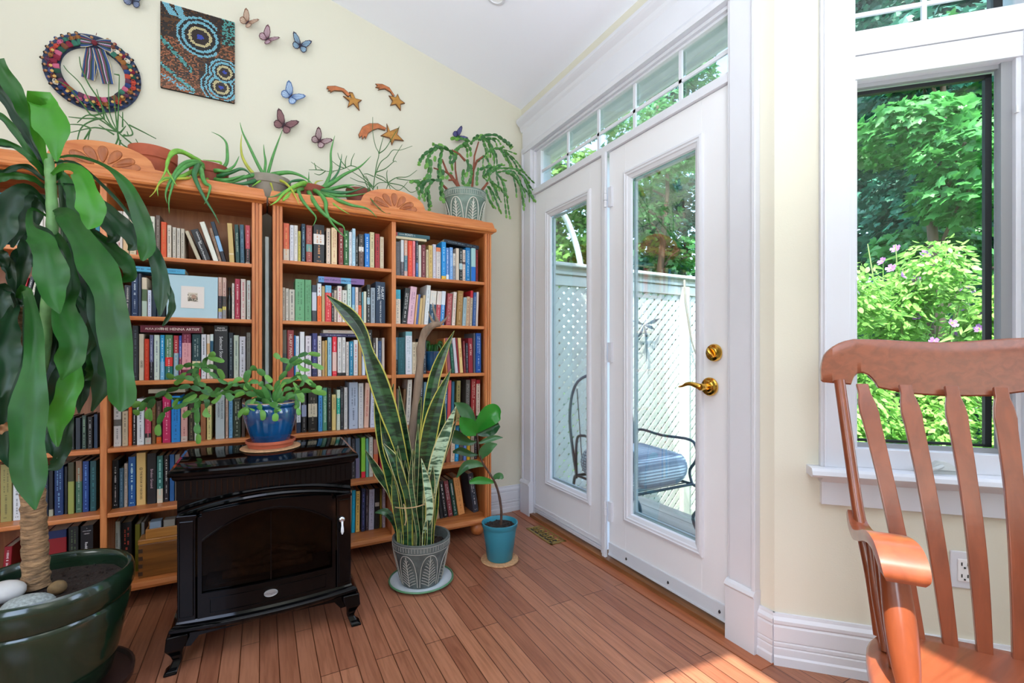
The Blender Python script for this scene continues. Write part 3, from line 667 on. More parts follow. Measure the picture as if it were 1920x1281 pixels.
parse('RR', 2, 730, 520, 10.105, '''105 213 235 0 #35a0b8 .27 #d0c4b4 t#607080;230 331 210 100 #23282a t#dddddd;335 462 190 150 #d0a8b8 t#8a6080;466 500 345 125 #d0a070;500 548 335 120 #4c64a0;548 598 400 90 #c0a470;600 650 350 110 #b49c78;655 735 170 165 #d0d4d8 t#a8b0b8;
740 860 260 105 #d4ccc4 .4 #14405a t#c0ccd4;875 960 270 95 #d4c8c0 .4 #b04450 t#e0c0c0;963 1040 270 100 #ccd4dc .4 #3c84c4 t#d8e4f0;1072 1170 310 80 #9c4448 t#d8b0a8;1182 1245 285 75 #d0c4b8 t#b02030;1268 1375 260 60 #96703c t#d0b080;1380 1445 385 40 #90a8b0 t#708088;
1450 1515 365 35 #c0a080 t#805040;1520 1570 255 30 #b8202c .2 #b8a890 t#302c24;1575 1633 290 25 #345a94 t#90a8c8;1636 1678 280 20 #ccc0b8''')
parse('RL', 3, 520, 605, 8.727, '''80 155 120 0 #5a564c .5 #3c4448;160 270 125 0 #8e3438 t#e8d8c8;278 300 210 0 #2078b8;302 355 220 0 #d0d4dc t#80b0b8;370 447 150 0 #cfcfd0;460 555 218 0 #ccc4c8 t#807080;568 655 175 0 #343468 .72 #c0a8a0 .1 #2a2a50 t#8088c0;660 722 220 0 #cfc6c0 t#444444;
732 780 300 0 #b09468;782 812 290 0 #c49c50;822 890 240 0 #8cb4c4 t#3c6c90;900 973 225 0 #d82c3c .4 #d8b4a8 .48 #d02838 t#f0c0c0;985 1055 240 0 #c8c4c0 .92 #222222 t#707078;1060 1118 240 0 #ccc8c4 .92 #222222 t#606068;1125 1172 315 0 #c8bcb4 t#303030;
1178 1245 310 0 #1c7898 t#cfe4ec;1248 1318 285 0 #ccc8c8 t#c84048;1325 1380 300 0 #a8804c;1385 1440 240 0 #5c78b4 .5 #c0c8d8;1445 1553 120 0 #1c1c1c t#dddddd;1560 1612 250 0 #38302e t#cccccc;1615 1648 250 0 #c8c4bc;1652 1708 300 0 #2c4468 t#8098b8;1712 1758 250 0 #bcb0a8''',
 {1: [V('HILARY MANTEL', .62, .38)]})
parse('RR', 3, 730, 605, 10.105, '''118 160 280 0 #4c7c94 .6 #2a2a28 t#a0a098;165 300 280 0 #125058 t#2c7078;305 430 170 0 #70a4ac .1 #c8ccd4 t#80a0a8;435 508 370 0 #c0ae94 t#4c4030;512 590 370 0 #c4b49c t#404040;640 700 300 0 #28303c t#a0a8b0;
1085 1112 300 -50 #c07840;1116 1180 290 -60 #94505c;1184 1240 400 -70 #1c5444 t#70a090;1248 1308 290 -75 #c4bcc4;1312 1338 290 -60 #8c1c24;1342 1405 290 -45 #d8b878 t#b03020;1412 1448 350 -20 #7a2830 t#c09090;1455 1495 390 -8 #3c3440 t#c0c8d0;1505 1590 295 -10 #8c2030 t#f0e0d0;
1597 1630 200 0 #5c5c64;1640 1738 200 0 #1450a0 t#c8d8e8''', {11: [V('AMY TAN', .6, .42)], 14: [V('AMY TAN', .55, .33)]})
parse('RL', 4, 540, 700, 9.6, '''150 230 400 0 #c4c8cc .72 #1c2c44 t#303848;245 335 360 0 #1c1c20 .3 #8c94b0 .3 #1c1c20 t#a0a0a0;362 527 350 0 #26241f .28 #c4b8a0 .34 #1c1a18 t#80786c;545 620 400 0 #3c84bc t#1c3c5c;625 705 265 0 #4c8468 t#cfe0cc;712 780 270 0 #222220 t#a09c98;
790 865 385 0 #c8b070 t#403020;875 940 300 0 #b8c4b0 .2 #149880 .4 #b4b8a8 t#dde8dd;945 1000 270 0 #26262a t#888888;1008 1075 255 0 #b8b4b0 t#888888;1100 1260 165 0 #9ca4b4 t#505868;1270 1362 180 0 #b8b4b0 t#8c8490;1368 1455 175 25 #c49c88 t#b02c2c;1478 1560 230 20 #b4b4c0 t#3c4c84;1590 1630 600 0 #1c1c1c''',
 {12: [V('ALICE MUNRO  DEAR LIFE', .5, .45)], 6: [V('IAN McEWAN', .52, .25)], 4: [V('THE LATEHOMECOMER', .62, .5)]})
parse('RR', 4, 730, 695, 6.926, '''92 118 240 0 #5c5048;162 196 240 40 #6c4c2c;205 268 125 140 #c8c0b4 t#707070;382 420 125 45 #20242c t#c8ccd0;426 464 150 50 #5c7c8c .5 #88a0a8;560 598 130 50 #8c7c88 t#d0c0c8;655 694 130 92 #c8b4a8 t#303030;698 745 125 98 #144c74 t#d8e0e8;750 796 130 92 #c84c50;803 840 145 85 #285c74;
865 918 130 45 #8c7c48 t#202020;985 1042 120 12 #4c4440 t#a8a098;1058 1120 110 8 #8c2020 t#e0c0b0;1126 1178 120 4 #9c1c28 .1 #c4b0a0 .8 #222222 t#704040''', {7: [V('MIRIAM TOEWS', .7, .35)]})
parse('RR', 5, 730, 695, 6.926, '''675 733 850 62 #28242c t#807880;738 788 720 62 #7c4430;792 845 720 66 #c09c88 t#705040;850 898 715 62 #1878a8 t#a0d0e0;905 955 740 50 #4c4440;960 1000 750 22 #5068a4;1010 1050 800 8 #b48c20;1058 1100 830 4 #8c8478 t#403c30;1106 1142 850 0 #28242c t#909090''', base_z=.428)
parse('RR', 6, 640, 780, 3.659, '''652 676 520 -25 #6c5c50;680 702 500 -32 #1c1c1e;704 732 450 -40 #1c1c1e t#d8d8d8;736 768 450 -52 #5c2c30 t#c0b0a0;772 800 445 -62 #14342c t#c0c0c0;804 850 430 -72 #a06c40 t#805030;906 948 428 -125 #282c34 t#c0c8c8''', y=-.20)
parse('RL', 5, 640, 810, 5.57, '''30 62 60 0 #3a4044;65 100 60 0 #58606c;108 145 75 0 #28282c t#808080;150 195 70 0 #44505c .5 #585468;208 252 60 0 #6c9c34 .85 #c02434;256 285 70 0 #4c7c74;290 330 55 0 #a09c90 t#706860;336 384 80 0 #8c6050 .4 #a85434;404 432 200 0 #8c1c38''')
parse('RL', 6, 640, 810, 5.57, '''86 100 610 10 #907c6c;105 142 610 18 #0c6c84 t#0c8ca4;148 192 620 10 #a07c40 t#3c2c1c;206 248 590 5 #202438 t#505890;254 278 600 4 #2c2024 t#888888;284 342 600 8 #7c7c88 t#585868;350 398 590 4 #1c1c1c .35 #80807c .1 #1c1c1c;405 424 600 0 #6c6020;430 460 590 0 #8c848c t#504c54''')
parse('LR', 1, 200, 380, 6.857, '''118 203 105 0 #c9bfb6 t#b02020;207 285 115 0 #d0c8c0 .5 #c0a078;290 378 170 0 #c0b094 t#808060;386 430 200 0 #d0c8c0 .6 #c84838;436 480 190 0 #7c8c94;486 550 180 0 #44505c t#a0a0a0;556 620 175 0 #c8c8b8 t#333333;630 690 165 0 #5c4c44 t#a09488;697 770 250 0 #c84a20 t#c08040;776 832 290 0 #c4b8a8 t#333333;845 893 318 0 #b8b0a4 t#555555;
900 945 328 0 #b8b0a4 t#555555;952 1000 335 0 #b4ac9c t#555555;1165 1220 365 -165 #b0a48c;1240 1350 345 -170 #201f22 t#e8e8e8;1375 1445 250 -185 #cfcfc4;1448 1484 330 -130 #8c705c t#302820;1488 1545 245 -170 #1c2c3c .35 #7ca4c8 .38 #20202c;1578 1645 265 -32 #b89c60 .75 #c8b890 .04 #b89c60;1660 1714 280 -20 #0c3c3c t#c8d4c0;1718 1775 285 -10 #2c5064 t#6c98ac;
1782 1845 290 0 #c04450 .6 #2c2424 .35 #c0b8a8 t#e0a0a8''', {14: [V('Umberto Eco', .34, .28, .66), V("Foucault's Pendulum", .34, .7, .4)], 19: [V('TRACKS  Louise Erdrich', .55, .45)]})
parse('LR', 2, 220, 490, 7.385, '''92 185 330 0 #2a2c34 t#b0a8a0;190 288 170 0 #1c3050 t#b8c4cc;292 330 170 0 #343c4c;335 410 225 0 #c4b49c .3 #4c6040 .3 #a0b0a0;418 470 400 0 #c0c4d4 t#30406c;476 540 330 0 #1c2c3c;546 610 330 0 #2c3440;616 672 330 0 #14181c;1394 1450 220 0 #c4a090 .45 #2c2c34 .3 #c8c060 .08 #a0a8c0 t#804848;1454 1507 228 0 #bc9c90 .45 #3c3c3c .25 #c8c060 .08 #888888 t#804848;
1586 1620 305 0 #c4bcb4 t#303030;1628 1700 245 0 #9c1c3c t#e8c8c8;1708 1780 245 0 #c8bcb4 t#c05060;1792 1846 265 0 #c4ccc8 t#a06060''')
parse('LR', 3, 240, 600, 8.0, '''58 155 85 0 #1e2026 t#505864;165 240 210 0 #b4a894 t#222222;246 318 285 0 #b02c10 t#c86040;322 378 225 0 #5c5c7c .6 #1c1c20 t#c0c0d0;385 472 225 0 #b8c4b8 t#606880;480 548 225 0 #1c88b8 .6 #68a0c4 t#d8e8f0;555 672 225 0 #4c7450 .5 #c82c28 .2 #145c58 t#e0e0e0;682 758 235 0 #a03038 .4 #7c98a4 t#e0d0c0;764 803 235 0 #3450a0 .5 #7c3048 t#e0e0e8;
806 946 165 0 #6c1c38 .25 #c88c90 .55 #6c1c38 t#b06878;960 1090 215 0 #10343a .6 #c4b48c .18 #b01c2c t#a0b0a8;1097 1172 215 0 #c4c4c8 t#404850;1180 1230 220 0 #c8c0b8 .2 #b89468 .25 #c0bab0;1232 1280 215 0 #c4ccc8 .15 #1c4c64 .25 #c0b8b0;1290 1500 85 0 #1e2024 t#d8d8d8;1508 1578 190 0 #14202c t#94a4b0;1585 1660 230 0 #aab4a4 t#506064;1668 1765 248 0 #bcbcc4 t#444444;1778 1840 190 0 #707068 t#50504c''',
 {14: [Hh('MAVIS', .2, .05), Hh('GALLANT', .2, .09), V('Selected Stories', .34, .45)], 1: [V('OATES', .6, .65)]})
parse('LR', 4, 190, 720, 6.62, '''148 245 200 0 #bcb8b4 .42 #585450 .14 #c4c0bc t#606060;258 332 340 0 #a89880 t#5c4c40;336 378 290 0 #c84810 t#e08040;382 432 300 0 #1c1a20 t#d0d0d0;440 532 185 0 #c4c8cc t#606878;540 618 210 0 #a83850 .75 #1c1c1c .1 #a0a098 t#d08090;627 675 215 0 #705030 t#40301c;682 748 215 0 #443028 .85 #b85010 t#988070;755 862 160 0 #b01c54 t#f0a0b8;868 980 150 0 #1478c0 t#0c4c80;
988 1070 285 0 #c09088 .85 #b8a8a0 t#804048;1082 1150 250 0 #2c2418 t#908060;1156 1215 220 0 #a8b0a4 t#505850;1230 1300 250 0 #84502c;1310 1370 270 0 #b8ac70 t#403c20;1415 1530 60 0 #9ca4a4 t#24303c;1542 1575 180 0 #a88c7c t#504038;1580 1632 180 0 #5c8cac t#143c74;1637 1732 190 0 #202818 t#b0b8a0;1740 1785 200 0 #3c2c24''', {15: [V('THE ROAD HOME', .3, .42, .70), V('JIM HARRISON', .3, .42, .34)]})
parse('LR', 5, 190, 840, 4.747, '''97 155 110 0 #101214 t#b0b0b0;159 200 180 0 #2c4450 t#607c88;202 233 140 0 #8c8074 t#403830;238 305 80 0 #083c6c t#9cc0d0;310 395 45 0 #a08450 t#2c2018;405 490 50 0 #100c10 t#a08890;495 550 70 0 #24504c .7 #9c9080 t#80b0a8;555 600 70 0 #140c10 t#a09c98;606 650 60 0 #14406c;655 700 60 0 #605850''',
 {4: [Hh('©', .5, .31), V('THE BOOK OF NEGROES', .34, .62)], 5: [V('Broken Ground', .4, .5)]})
parse('LR', 6, 190, 840, 4.747, '''82 165 660 0 #8c98a0 t#303840;175 272 665 0 #100e0c t#a04030;298 345 680 0 #504c10;352 385 665 0 #545450''', y=None, specials={0: [V('KAZUO ISHIGURO', .45, .35, .35)]})
parse('LL', 1, 0, 260, 5.34, '''-25 30 540 0 #147c94;110 148 600 0 #147c94;150 200 590 0 #808c8c t#404040;222 300 505 0 #c8beb4 t#606060;305 380 560 0 #c0b8ac;385 432 600 0 #c8c4bc;436 520 575 0 #c0b8b0 t#606060;540 590 590 0 #bcb8b0;660 720 600 0 #843028;760 820 580 0 #38506c;865 910 600 0 #a03028;950 1000 640 0 #147c94;''')
parse('LL', 2, 0, 300, 3.2, '''90 118 705 55 #b02030;122 150 700 60 #20242c t#e0e0e0;154 182 705 62 #c0bcac t#606060;300 335 700 0 #8c8478;360 400 690 0 #3c4c5c;430 470 700 0 #a02c34 t#e0c0c0;500 540 700 0 #c0b8a8;565 600 690 0 #503828''')
parse('LL', 3, 0, 300, 3.2, '''60 92 1045 0 #44403c;118 150 1035 0 #6c6050 t#a09880;153 185 1040 0 #544c40;300 345 1020 0 #4c2c24;410 450 1010 0 #28343c;540 580 1020 0 #34442c''')
parse('LL', 4, 0, 700, 2.206, '''60 100 190 0 #242420;285 308 180 0 #10140f t#708070;312 334 185 0 #14202c;338 358 175 0 #20302a t#80a080;362 384 180 0 #0c0c0c t#a0a0a0;388 404 170 0 #14304c''')
parse('LL', 5, 0, 840, 5.34, '''0 118 165 0 #70683c t#50482c;125 210 240 0 #9c9c9c t#404040;212 242 240 0 #145c74;300 420 230 0 #2c3438;430 483 230 0 #101824 t#506070;487 535 230 0 #0a0a0c .85 #707060;540 635 180 0 #082044 t#587890;642 672 190 0 #0c0c0c;680 745 145 0 #282814 .37 #686c34;752 820 130 0 #5c4430 .4 #2c4838 t#708070;825 890 135 0 #0a2858 t#4c70a0;900 965 130 0 #0c3438 t#2c6064''')
parse('LL', 6, 0, 840, 5.34, '''0 85 990 40 #601018 t#c09090;465 665 830 0 #081838 .14 #5c0c10 .3 #0a2858 t#b0b8c0;680 785 790 0 #0c0e0a t#3c4830;800 935 780 0 #050505 t#c0c0c0''', {1: [V('FR', .42, .76, .5)], 3: [Hh('A', .1, .05), Hh('STAR CALLED', .1, .10), Hh('HENRY', .13, .15), V('Roddy Doyle', .30, .45, .45)]})

# books lying flat on top of the rows
def flat_book(px0, px1, yref, zb, hgt, y, cols, tcol, label, text=None, tilt=0, depth=.125):
    a = PY(px0, HOR, y).x; b_ = PY(px1, HOR, y).x
    t = thing('book', label, 'book', ((a+b_)/2, y+depth/2, zb), 'books on the pine shelves'); w = b_-a; k = .0018
    mb = MB(); mats = []; tot = 0
    for i, (sh, c) in enumerate(cols):
        mats.append(M('book_cover', c, .42)); x0 = a+w*tot; tot += sh; x1 = a+w*tot; mb.mat(i)
        mb.add([(x0, y, zb+k), (x1, y, zb+k), (x1, y, zb+hgt-k), (x0, y, zb+hgt-k)], [(0, 1, 2, 3)])
        mb.box(x0, x1, y+.001, y+depth, zb, zb+k).box(x0, x1, y+.001, y+depth, zb+hgt-k, zb+hgt)
    pg = MB().box(a+.002, b_-.002, y+.002, y+depth-.004, zb+k, zb+hgt-k); tm = MB(); tms = [tm]
    if text:
        tms = [MB() for _ in text]
        for tm, (s, size, cx_) in zip(tms, text): text_mesh(tm, s, (a+w*cx_, y, zb+hgt/2), (1, 0, 0), (0, 0, 1), size*hgt, (0, -1, 0))
    elif tcol: glyphs(tm, a+w*.12, a+w*.6, zb+hgt*.3, zb+hgt*.7, y-.0003, R_, vert=False); glyphs(tm, a+w*.66, a+w*.9, zb+hgt*.35, zb+hgt*.65, y-.0003, R_, vert=False)
    if tilt:
        m4 = Matrix.Translation((a, y, zb)) @ Matrix.Rotation(tilt, 4, 'Y') @ Matrix.Translation((-a, -y, -zb))
        for q in (mb, pg, *tms): q.xf(m4)
    mb.build('cover', mats, t); pg.build('pages', PAGES, t)
    for tm in tms:
        if tm.f: tm.build('title_lettering', M('book_lettering', tcol, .5), t)
def zat(px, py, y): return PY(px, py, y).z
yy = -.262
zc = zat(770, 420+302/10.105, yy)
flat_book(740.5, 800, 0, zc, .013, yy, [(1, '#cfc4a4')], None, 'cream book lying flat under the slim teal book, top shelf of right bookcase')
flat_book(740.5, 806, 0, zc+.0135, .020, yy, [(.07, '#b04048'), (.93, '#2c5c68')], '#e4e8e8', 'slim teal book lying flat topmost on top shelf of right bookcase', [('PONTI', .72, .39), ('SHARLENE', .28, .19), ('TEO', .28, .55)])
zc = zat(840, 420+330/10.105, yy)
flat_book(832, 898, 0, zat(833, 420+300/10.105, yy)-.016, .021, yy, [(1, '#0c1c30')], '#8ca0b0', 'dark navy book lying askew across the blue books, right bookcase top shelf', tilt=.075)
zc = zat(640, 510+190/8.727, yy)
flat_book(597, 683, 0, zc, .029, yy, [(.12, '#5c90c8'), (.36, '#8c6ca4'), (.22, '#5ca0cc'), (.30, '#7c5c98')], '#1c2050', 'purple and blue book lying flat on second shelf of right bookcase', [('A Town Called Solace', .48, .30), ('Mary Lawson', .44, .67)])
zc = zat(640, 605+238/8.727, yy)
flat_book(600, 679, 0, zc, .018, yy, [(1, '#26244a')], '#b0a8d0', 'navy book lying flat beneath the cream one, right bookcase third shelf')
flat_book(606, 682, 0, zc+.0185, .016, yy, [(1, '#b8aca0')], '#b06058', 'cream book lying flat topmost on third shelf of right bookcase')
zc = zat(300, 490+160/7.385, yy)
flat_book(236, 347, 0, zc, .022, yy, [(1, '#4ca4cc')], '#1c3c60', 'light blue book lying flat on second shelf of left bookcase')
zc = zat(320, 600+200/8, yy)
flat_book(263, 378, 0, zc+.002, .030, yy-.01, [(1, '#5c1626')], '#e8d8cc', 'maroon book lying flat on third shelf of left bookcase', [('THE HENNA ARTIST', .52, .64), ('ALKA JOSHI', .40, .22), ('*', .5, .93)])
zc = zat(310, 720+112/6.62, yy)
flat_book(278, 347, 0, zc, .017, yy, [(1, '#a8a08c')], None, 'cream book lying flat on fourth shelf of left bookcase')
# thin pale box between the two cases
tag(MB().box(-1.528, -1.512, -.262, -.05, .04, 1.60).build('folded_board', M('pale_blue_board', '#a9b6b4', .6), bevel=.002), 'tall pale blue board wedged upright between the two bookcases', 'board')
# ================================================================ framed print, boxes, dark bottle on the shelves
yp = -.274
a0 = PY(220+680/7.385, HOR, yp).x; a1 = PY(220+1388/7.385, HOR, yp).x; zt = PY(360, 490+195/7.385, yp).z; zb = 1.2065
fp = thing('matted_print', 'small building etching in a wide pale blue mat standing on second shelf', 'picture', ((a0+a1)/2, yp, zb))
tl = .06
def lean(mb): return mb.xf(Matrix.Translation((0, yp, zb)) @ Matrix.Rotation(-tl, 4, 'X') @ Matrix.Translation((0, -yp, -zb)))
def pxx(v): return PY(220+v/7.385, HOR, yp).x
def pzz(v, u=360): return PY(u, 490+v/7.385, yp).z
hx0, hx1, hz0, hz1 = pxx(880), pxx(1202), pzz(650), pzz(345)
mb = MB(); mb.box(a0, a1, yp, yp+.003, zb, zt); lean(mb).build('blue_mat', M('mat_board', '#abc6cf', .8), fp)
mb = MB(); mb.box(hx0, hx1, yp-.0015, yp, hz0, hz1); lean(mb).build('white_mat', M('ivory_mat', '#dcd2ca', .8), fp)
mb = MB(); cx, cz = (hx0+hx1)/2, (hz0+hz1)/2; w = .018
rr = random.Random(3)
mb.mat(0).box(cx-w, cx+w, yp-.0022, yp-.0016, cz-w, cz+w*1.1)
mb.mat(1)
for _ in range(120):
    x = cx+rr.uniform(-w, w); z = cz-w+abs(rr.gauss(0, .9))*w*.9
    if z > cz+w*.9: continue
    mb.box(x-.0016, x+.0016, yp-.0026, yp-.0022, z-.0008, z+.0008)
mb.mat(2).box(cx-.004, cx+.012, yp-.0028, yp-.0024, cz-.006, cz+.006); mb.prism([(cx-.006, yp-.003, cz+.006), (cx+.014, yp-.003, cz+.006), (cx+.004, yp-.003, cz+.014)], (0, .0005, 0))
lean(mb).build('etching', [M('print_paper', '#c9bda9', .8), M('print_ink', '#4c443c', .8), M('print_wash', '#a98a78', .8)], fp)

xb = PY(220+1550/7.385, HOR, -.25).x
dv = thing('glass_bottle', 'slim dark glass bottle between books beside the matted print', 'bottle', (xb, -.225, 1.2065))
MB().lathe([(.011, 0), (.0125, .004), (.0125, .085), (.008, .105), (.0045, .115), (.0045, .135)], (xb, -.225, 1.2065), 16).build('body', M('dark_glass', '#1a2420', .15, coat=.4), dv, smooth=True)
MB().lathe([(.0055, .133), (.0058, .146), (.005, .148)], (xb, -.225, 1.2065), 12).build('cap', M('black_cap', '#101010', .4), dv, smooth=True)

BOXW = wood('box_pine', '#9a6224', '#b87a34', 'x', knots=False); BOXD = wood('box_pine_dark', '#6c4018', '#8c5824', 'x', knots=False)
ys = -.272; x0 = PY(190+298/4.747, HOR, ys).x; x0 += .012; x1 = x0+.222
bw = thing('wooden_box', 'dovetailed wooden box with sliding lid on bottom shelf behind the stove', 'box', ((x0+x1)/2, ys+.06, .1056))
MB().box(x0, x1, ys, ys+.078, .1056, .245).build('body', BOXD, bw, bevel=.002)
MB().box(x0-.002, x1+.002, ys-.003, ys+.080, .246, .266).build('lid', BOXW, bw, bevel=.003)
mb = MB()
for k in range(4):
    z = .115+k*.032; mb.box(x0-.0008, x0+.014, ys-.0012, ys+.004, z, z+.016)
mb.build('dovetail', M('dovetail', '#3c2410', .6), bw)
x0b = PY(190+392/4.747, HOR, ys).x
sb = thing('card_box', 'small open wooden card box stacked on the larger wooden box', 'box', ((x0b+.08), ys+.06, .2665))
mb = MB(); mb.box(x0b, x0b+.16, ys, ys+.008, .2665, .306).box(x0b, x0b+.16, ys+.062, ys+.070, .2665, .32).box(x0b, x0b+.008, ys+.008, ys+.062, .2665, .306).box(x0b+.152, x0b+.16, ys+.008, ys+.062, .2665, .306).box(x0b+.008, x0b+.152, ys+.008, ys+.062, .2665, .272)
mb.build('body', BOXW, sb, bevel=.002)
for k, c in enumerate(('#7c8c9c', '#8c8478', '#8a7c50')): MB().box(x0b+.012+k*.048, x0b+.052+k*.048, ys+.012, ys+.058, .2725, .332).build('card_packet', M('packet', c, .7), sb, bevel=.001)

# ================================================================ electric stove
BLKE = M('black_enamel', '#030304', .07, spec=.22); BLKM = M('black_metal', '#050506', .25, spec=.2)
SX0, SX1, SY0, SY1 = -1.813, -1.212, -.865, -.478; scx = (SX0+SX1)/2
st = thing('electric_stove', 'glossy black electric stove with arched glass door on cabriole legs', 'stove', (scx, (SY0+SY1)/2, 0))
def front_y(x, bow=.045):    # the front bows out between the corner posts
    u = (x-scx)/((SX1-SX0)/2); return SY0 - 0*bow + (-.0)
# top slab: bowed front with ogee edge
def slab(mb, x0, x1, yb, yf, bow, prof, n=17):
    """prof = [(inset, z)]; outline: straight back and sides, bowed front"""
    rings = []
    for ins, z in prof:
        r = [(x1-ins, yb-ins, z), (x0+ins, yb-ins, z)]
        for k in range(n):
            t = -1+2*k/(n-1); x = (x0+x1)/2+t*((x1-x0)/2-ins); r.append((x, yf+ins-bow*(1-t*t), z))
        rings.append(r)
    return mb.loft(rings)
slab(MB(), SX0, SX1, SY1, SY0, .030, [(.018, .628), (.012, .634), (.010, .642), (.002, .646), (0, .650), (0, .658), (.004, .664), (.012, .668), (.016, .670)]).build('top', BLKE, st, smooth=True, angle=25)
slab(MB(), SX0+.020, SX1-.020, SY1-.005, SY0+.030, .028, [(0, .560), (0, .628)]).build('louvre_band', BLKM, st, smooth=True, angle=30)
mb = MB()
for k in range(30):
    t = -1+2*(k+.5)/30; x = scx+t*.265; y = SY0+.030-.028*(1-t*t); mb.box(x-.0016, x+.0016, y-.003, y+.004, .566, .622)
mb.build('louvre_slats', BLKE, st)
BODY_AT = 1
# body side panel with brownish reflection plate
for sgn, xs in ((-1, SX0+.022), (1, SX1-.022)):
    MB().box(xs-.006 if sgn < 0 else xs, xs if sgn < 0 else xs+.006, SY0+.08, SY1-.05, .20, .60).build('side_panel', BLKE, st, bevel=.002)
def fy(x, off=0):
    t = (x-scx)/((SX1-SX0)/2-.022); return SY0+.036-.026*(1-t*t)-off
def curve_box(mb, x0, x1, z0, z1, off0, off1, n=10):
    rings = []
    for k in range(n+1):
        x = x0+(x1-x0)*k/n; rings.append([(x, fy(x, off0), z0), (x, fy(x, off0), z1), (x, fy(x, off1), z1), (x, fy(x, off1), z0)])
    return mb.loft(rings)
mb = MB(); mb.box(SX0+.022, SX1-.022, SY0+.17, SY1-.005, .150, .560)
curve_box(mb, SX0+.022, SX0+.075, .150, .560, -.150, -.004, 3); curve_box(mb, SX1-.075, SX1-.022, .150, .560, -.150, -.004, 3)
curve_box(mb, SX0+.075, SX1-.075, .150, .240, -.150, -.004, 12); curve_box(mb, SX0+.075, SX1-.075, .500, .560, -.150, -.004, 12)
mb.build('body', BLKE, st, smooth=True, angle=30)
MB().box(SX0+.08, SX1-.08, SY0+.160, SY0+.168, .241, .499).build('firebrick_panel', M('firebrick', '#7a5a3c', .9, var=.3, vscale=30), st)
# corner posts
for xa, xb in ((SX0+.024, SX0+.076), (SX1-.076, SX1-.024)):
    mb = MB(); curve_box(mb, xa, xb, .155, .505, -.004, .012, 3); curve_box(mb, xa-.003, xb+.003, .498, .510, -.004, .018, 3); curve_box(mb, xa+.006, xb-.006, .17, .49, .010, .016, 3); mb.build('corner_post', BLKE, st, bevel=.002)
# arched head mouldings
def arch_z(x, base, rise, hw): t = max(-1, min(1, (x-scx)/hw)); return base+rise*(1-t*t)
def arch_strip(name, hw, b0, b1, rise, off, mat, par, n=28, ends=0):
    rings = []
    for k in range(n+1):
        x = scx-hw+2*hw*k/n; za = arch_z(x, b0, rise, hw); zb_ = arch_z(x, b1, rise, hw)
        rings.append([(x, fy(x, -.002), za), (x, fy(x, -.002), zb_), (x, fy(x, off*.6), zb_+.0), (x, fy(x, off), (za+zb_)/2), (x, fy(x, off*.6), za)])
    return MB().loft(rings).build(name, mat, par, smooth=True, angle=30)
arch_strip('arch_moulding', .275, .520, .534, .045, .016, BLKE, st)
arch_strip('arch_moulding', .272, .500, .512, .042, .010, BLKE, st)
# door: frame with arched opening, glass, lower rail
hw = .207
door = MB(); n = 28
rings = []
for k in range(n+1):
    x = scx-hw+2*hw*k/n; rings.append([(x, fy(x, .002), arch_z(x, .415, .082, hw)), (x, fy(x, .002), arch_z(x, .500, .030, .27)), (x, fy(x, .012), arch_z(x, .500, .030, .27)), (x, fy(x, .012), arch_z(x, .415, .082, hw))])
door.loft(rings)
curve_box(door, scx-hw-.012, scx-hw, .155, .50, .002, .012, 2); curve_box(door, scx+hw, scx+hw+.012, .155, .50, .002, .012, 2); curve_box(door, scx-hw, scx+hw, .155, .235, .002, .012, 12)
dd = door.build('door', BLKE, st)
rings = []
for k in range(n+1):
    x = scx-hw+2*hw*k/n; z = arch_z(x, .415, .082, hw); rings.append([(x, fy(x, .012), z-.001), (x, fy(x, .017), z+.001), (x, fy(x, .017), z+.006), (x, fy(x, .012), z+.008)])
MB().loft(rings).build('arch_bead', BLKE, dd, smooth=True, angle=40)
mb = MB(); curve_box(mb, scx-hw, scx+hw, .236, .243, .010, .020, 12); curve_box(mb, scx-hw+.02, scx+hw-.02, .168, .172, .011, .015, 12); curve_box(mb, scx-hw+.02, scx+hw-.02, .216, .220, .011, .015, 12)
for xx in (scx-hw+.02, scx+hw-.024): curve_box(mb, xx, xx+.004, .170, .218, .011, .015, 1)
mb.build('bottom_rail_moulding', BLKE, dd)
SG = bpy.data.materials.new('smoked_glass'); SG.use_nodes = True; nt = SG.node_tree; nt.nodes.remove(nt.nodes['Principled BSDF'])
t_ = nt.nodes.new('ShaderNodeBsdfTransparent'); t_.inputs[0].default_value = (.46, .43, .40, 1); g_ = nt.nodes.new('ShaderNodeBsdfGlossy'); g_.inputs['Roughness'].default_value = .02
fr_ = nt.nodes.new('ShaderNodeFresnel'); fr_.inputs[0].default_value = 1.2; mx_ = nt.nodes.new('ShaderNodeMixShader'); nt.links.new(fr_.outputs[0], mx_.inputs[0]); nt.links.new(t_.outputs[0], mx_.inputs[1]); nt.links.new(g_.outputs[0], mx_.inputs[2]); nt.links.new(mx_.outputs[0], nt.nodes['Material Output'].inputs[0])
rings = []
for k in range(n+1):
    x = scx-hw+2*hw*k/n; rings.append([(x, fy(x, .004), .236), (x, fy(x, .004), arch_z(x, .415, .082, hw)), (x, fy(x, .006), arch_z(x, .415, .082, hw)), (x, fy(x, .006), .236)])
MB().loft(rings).build('glass', SG, dd)
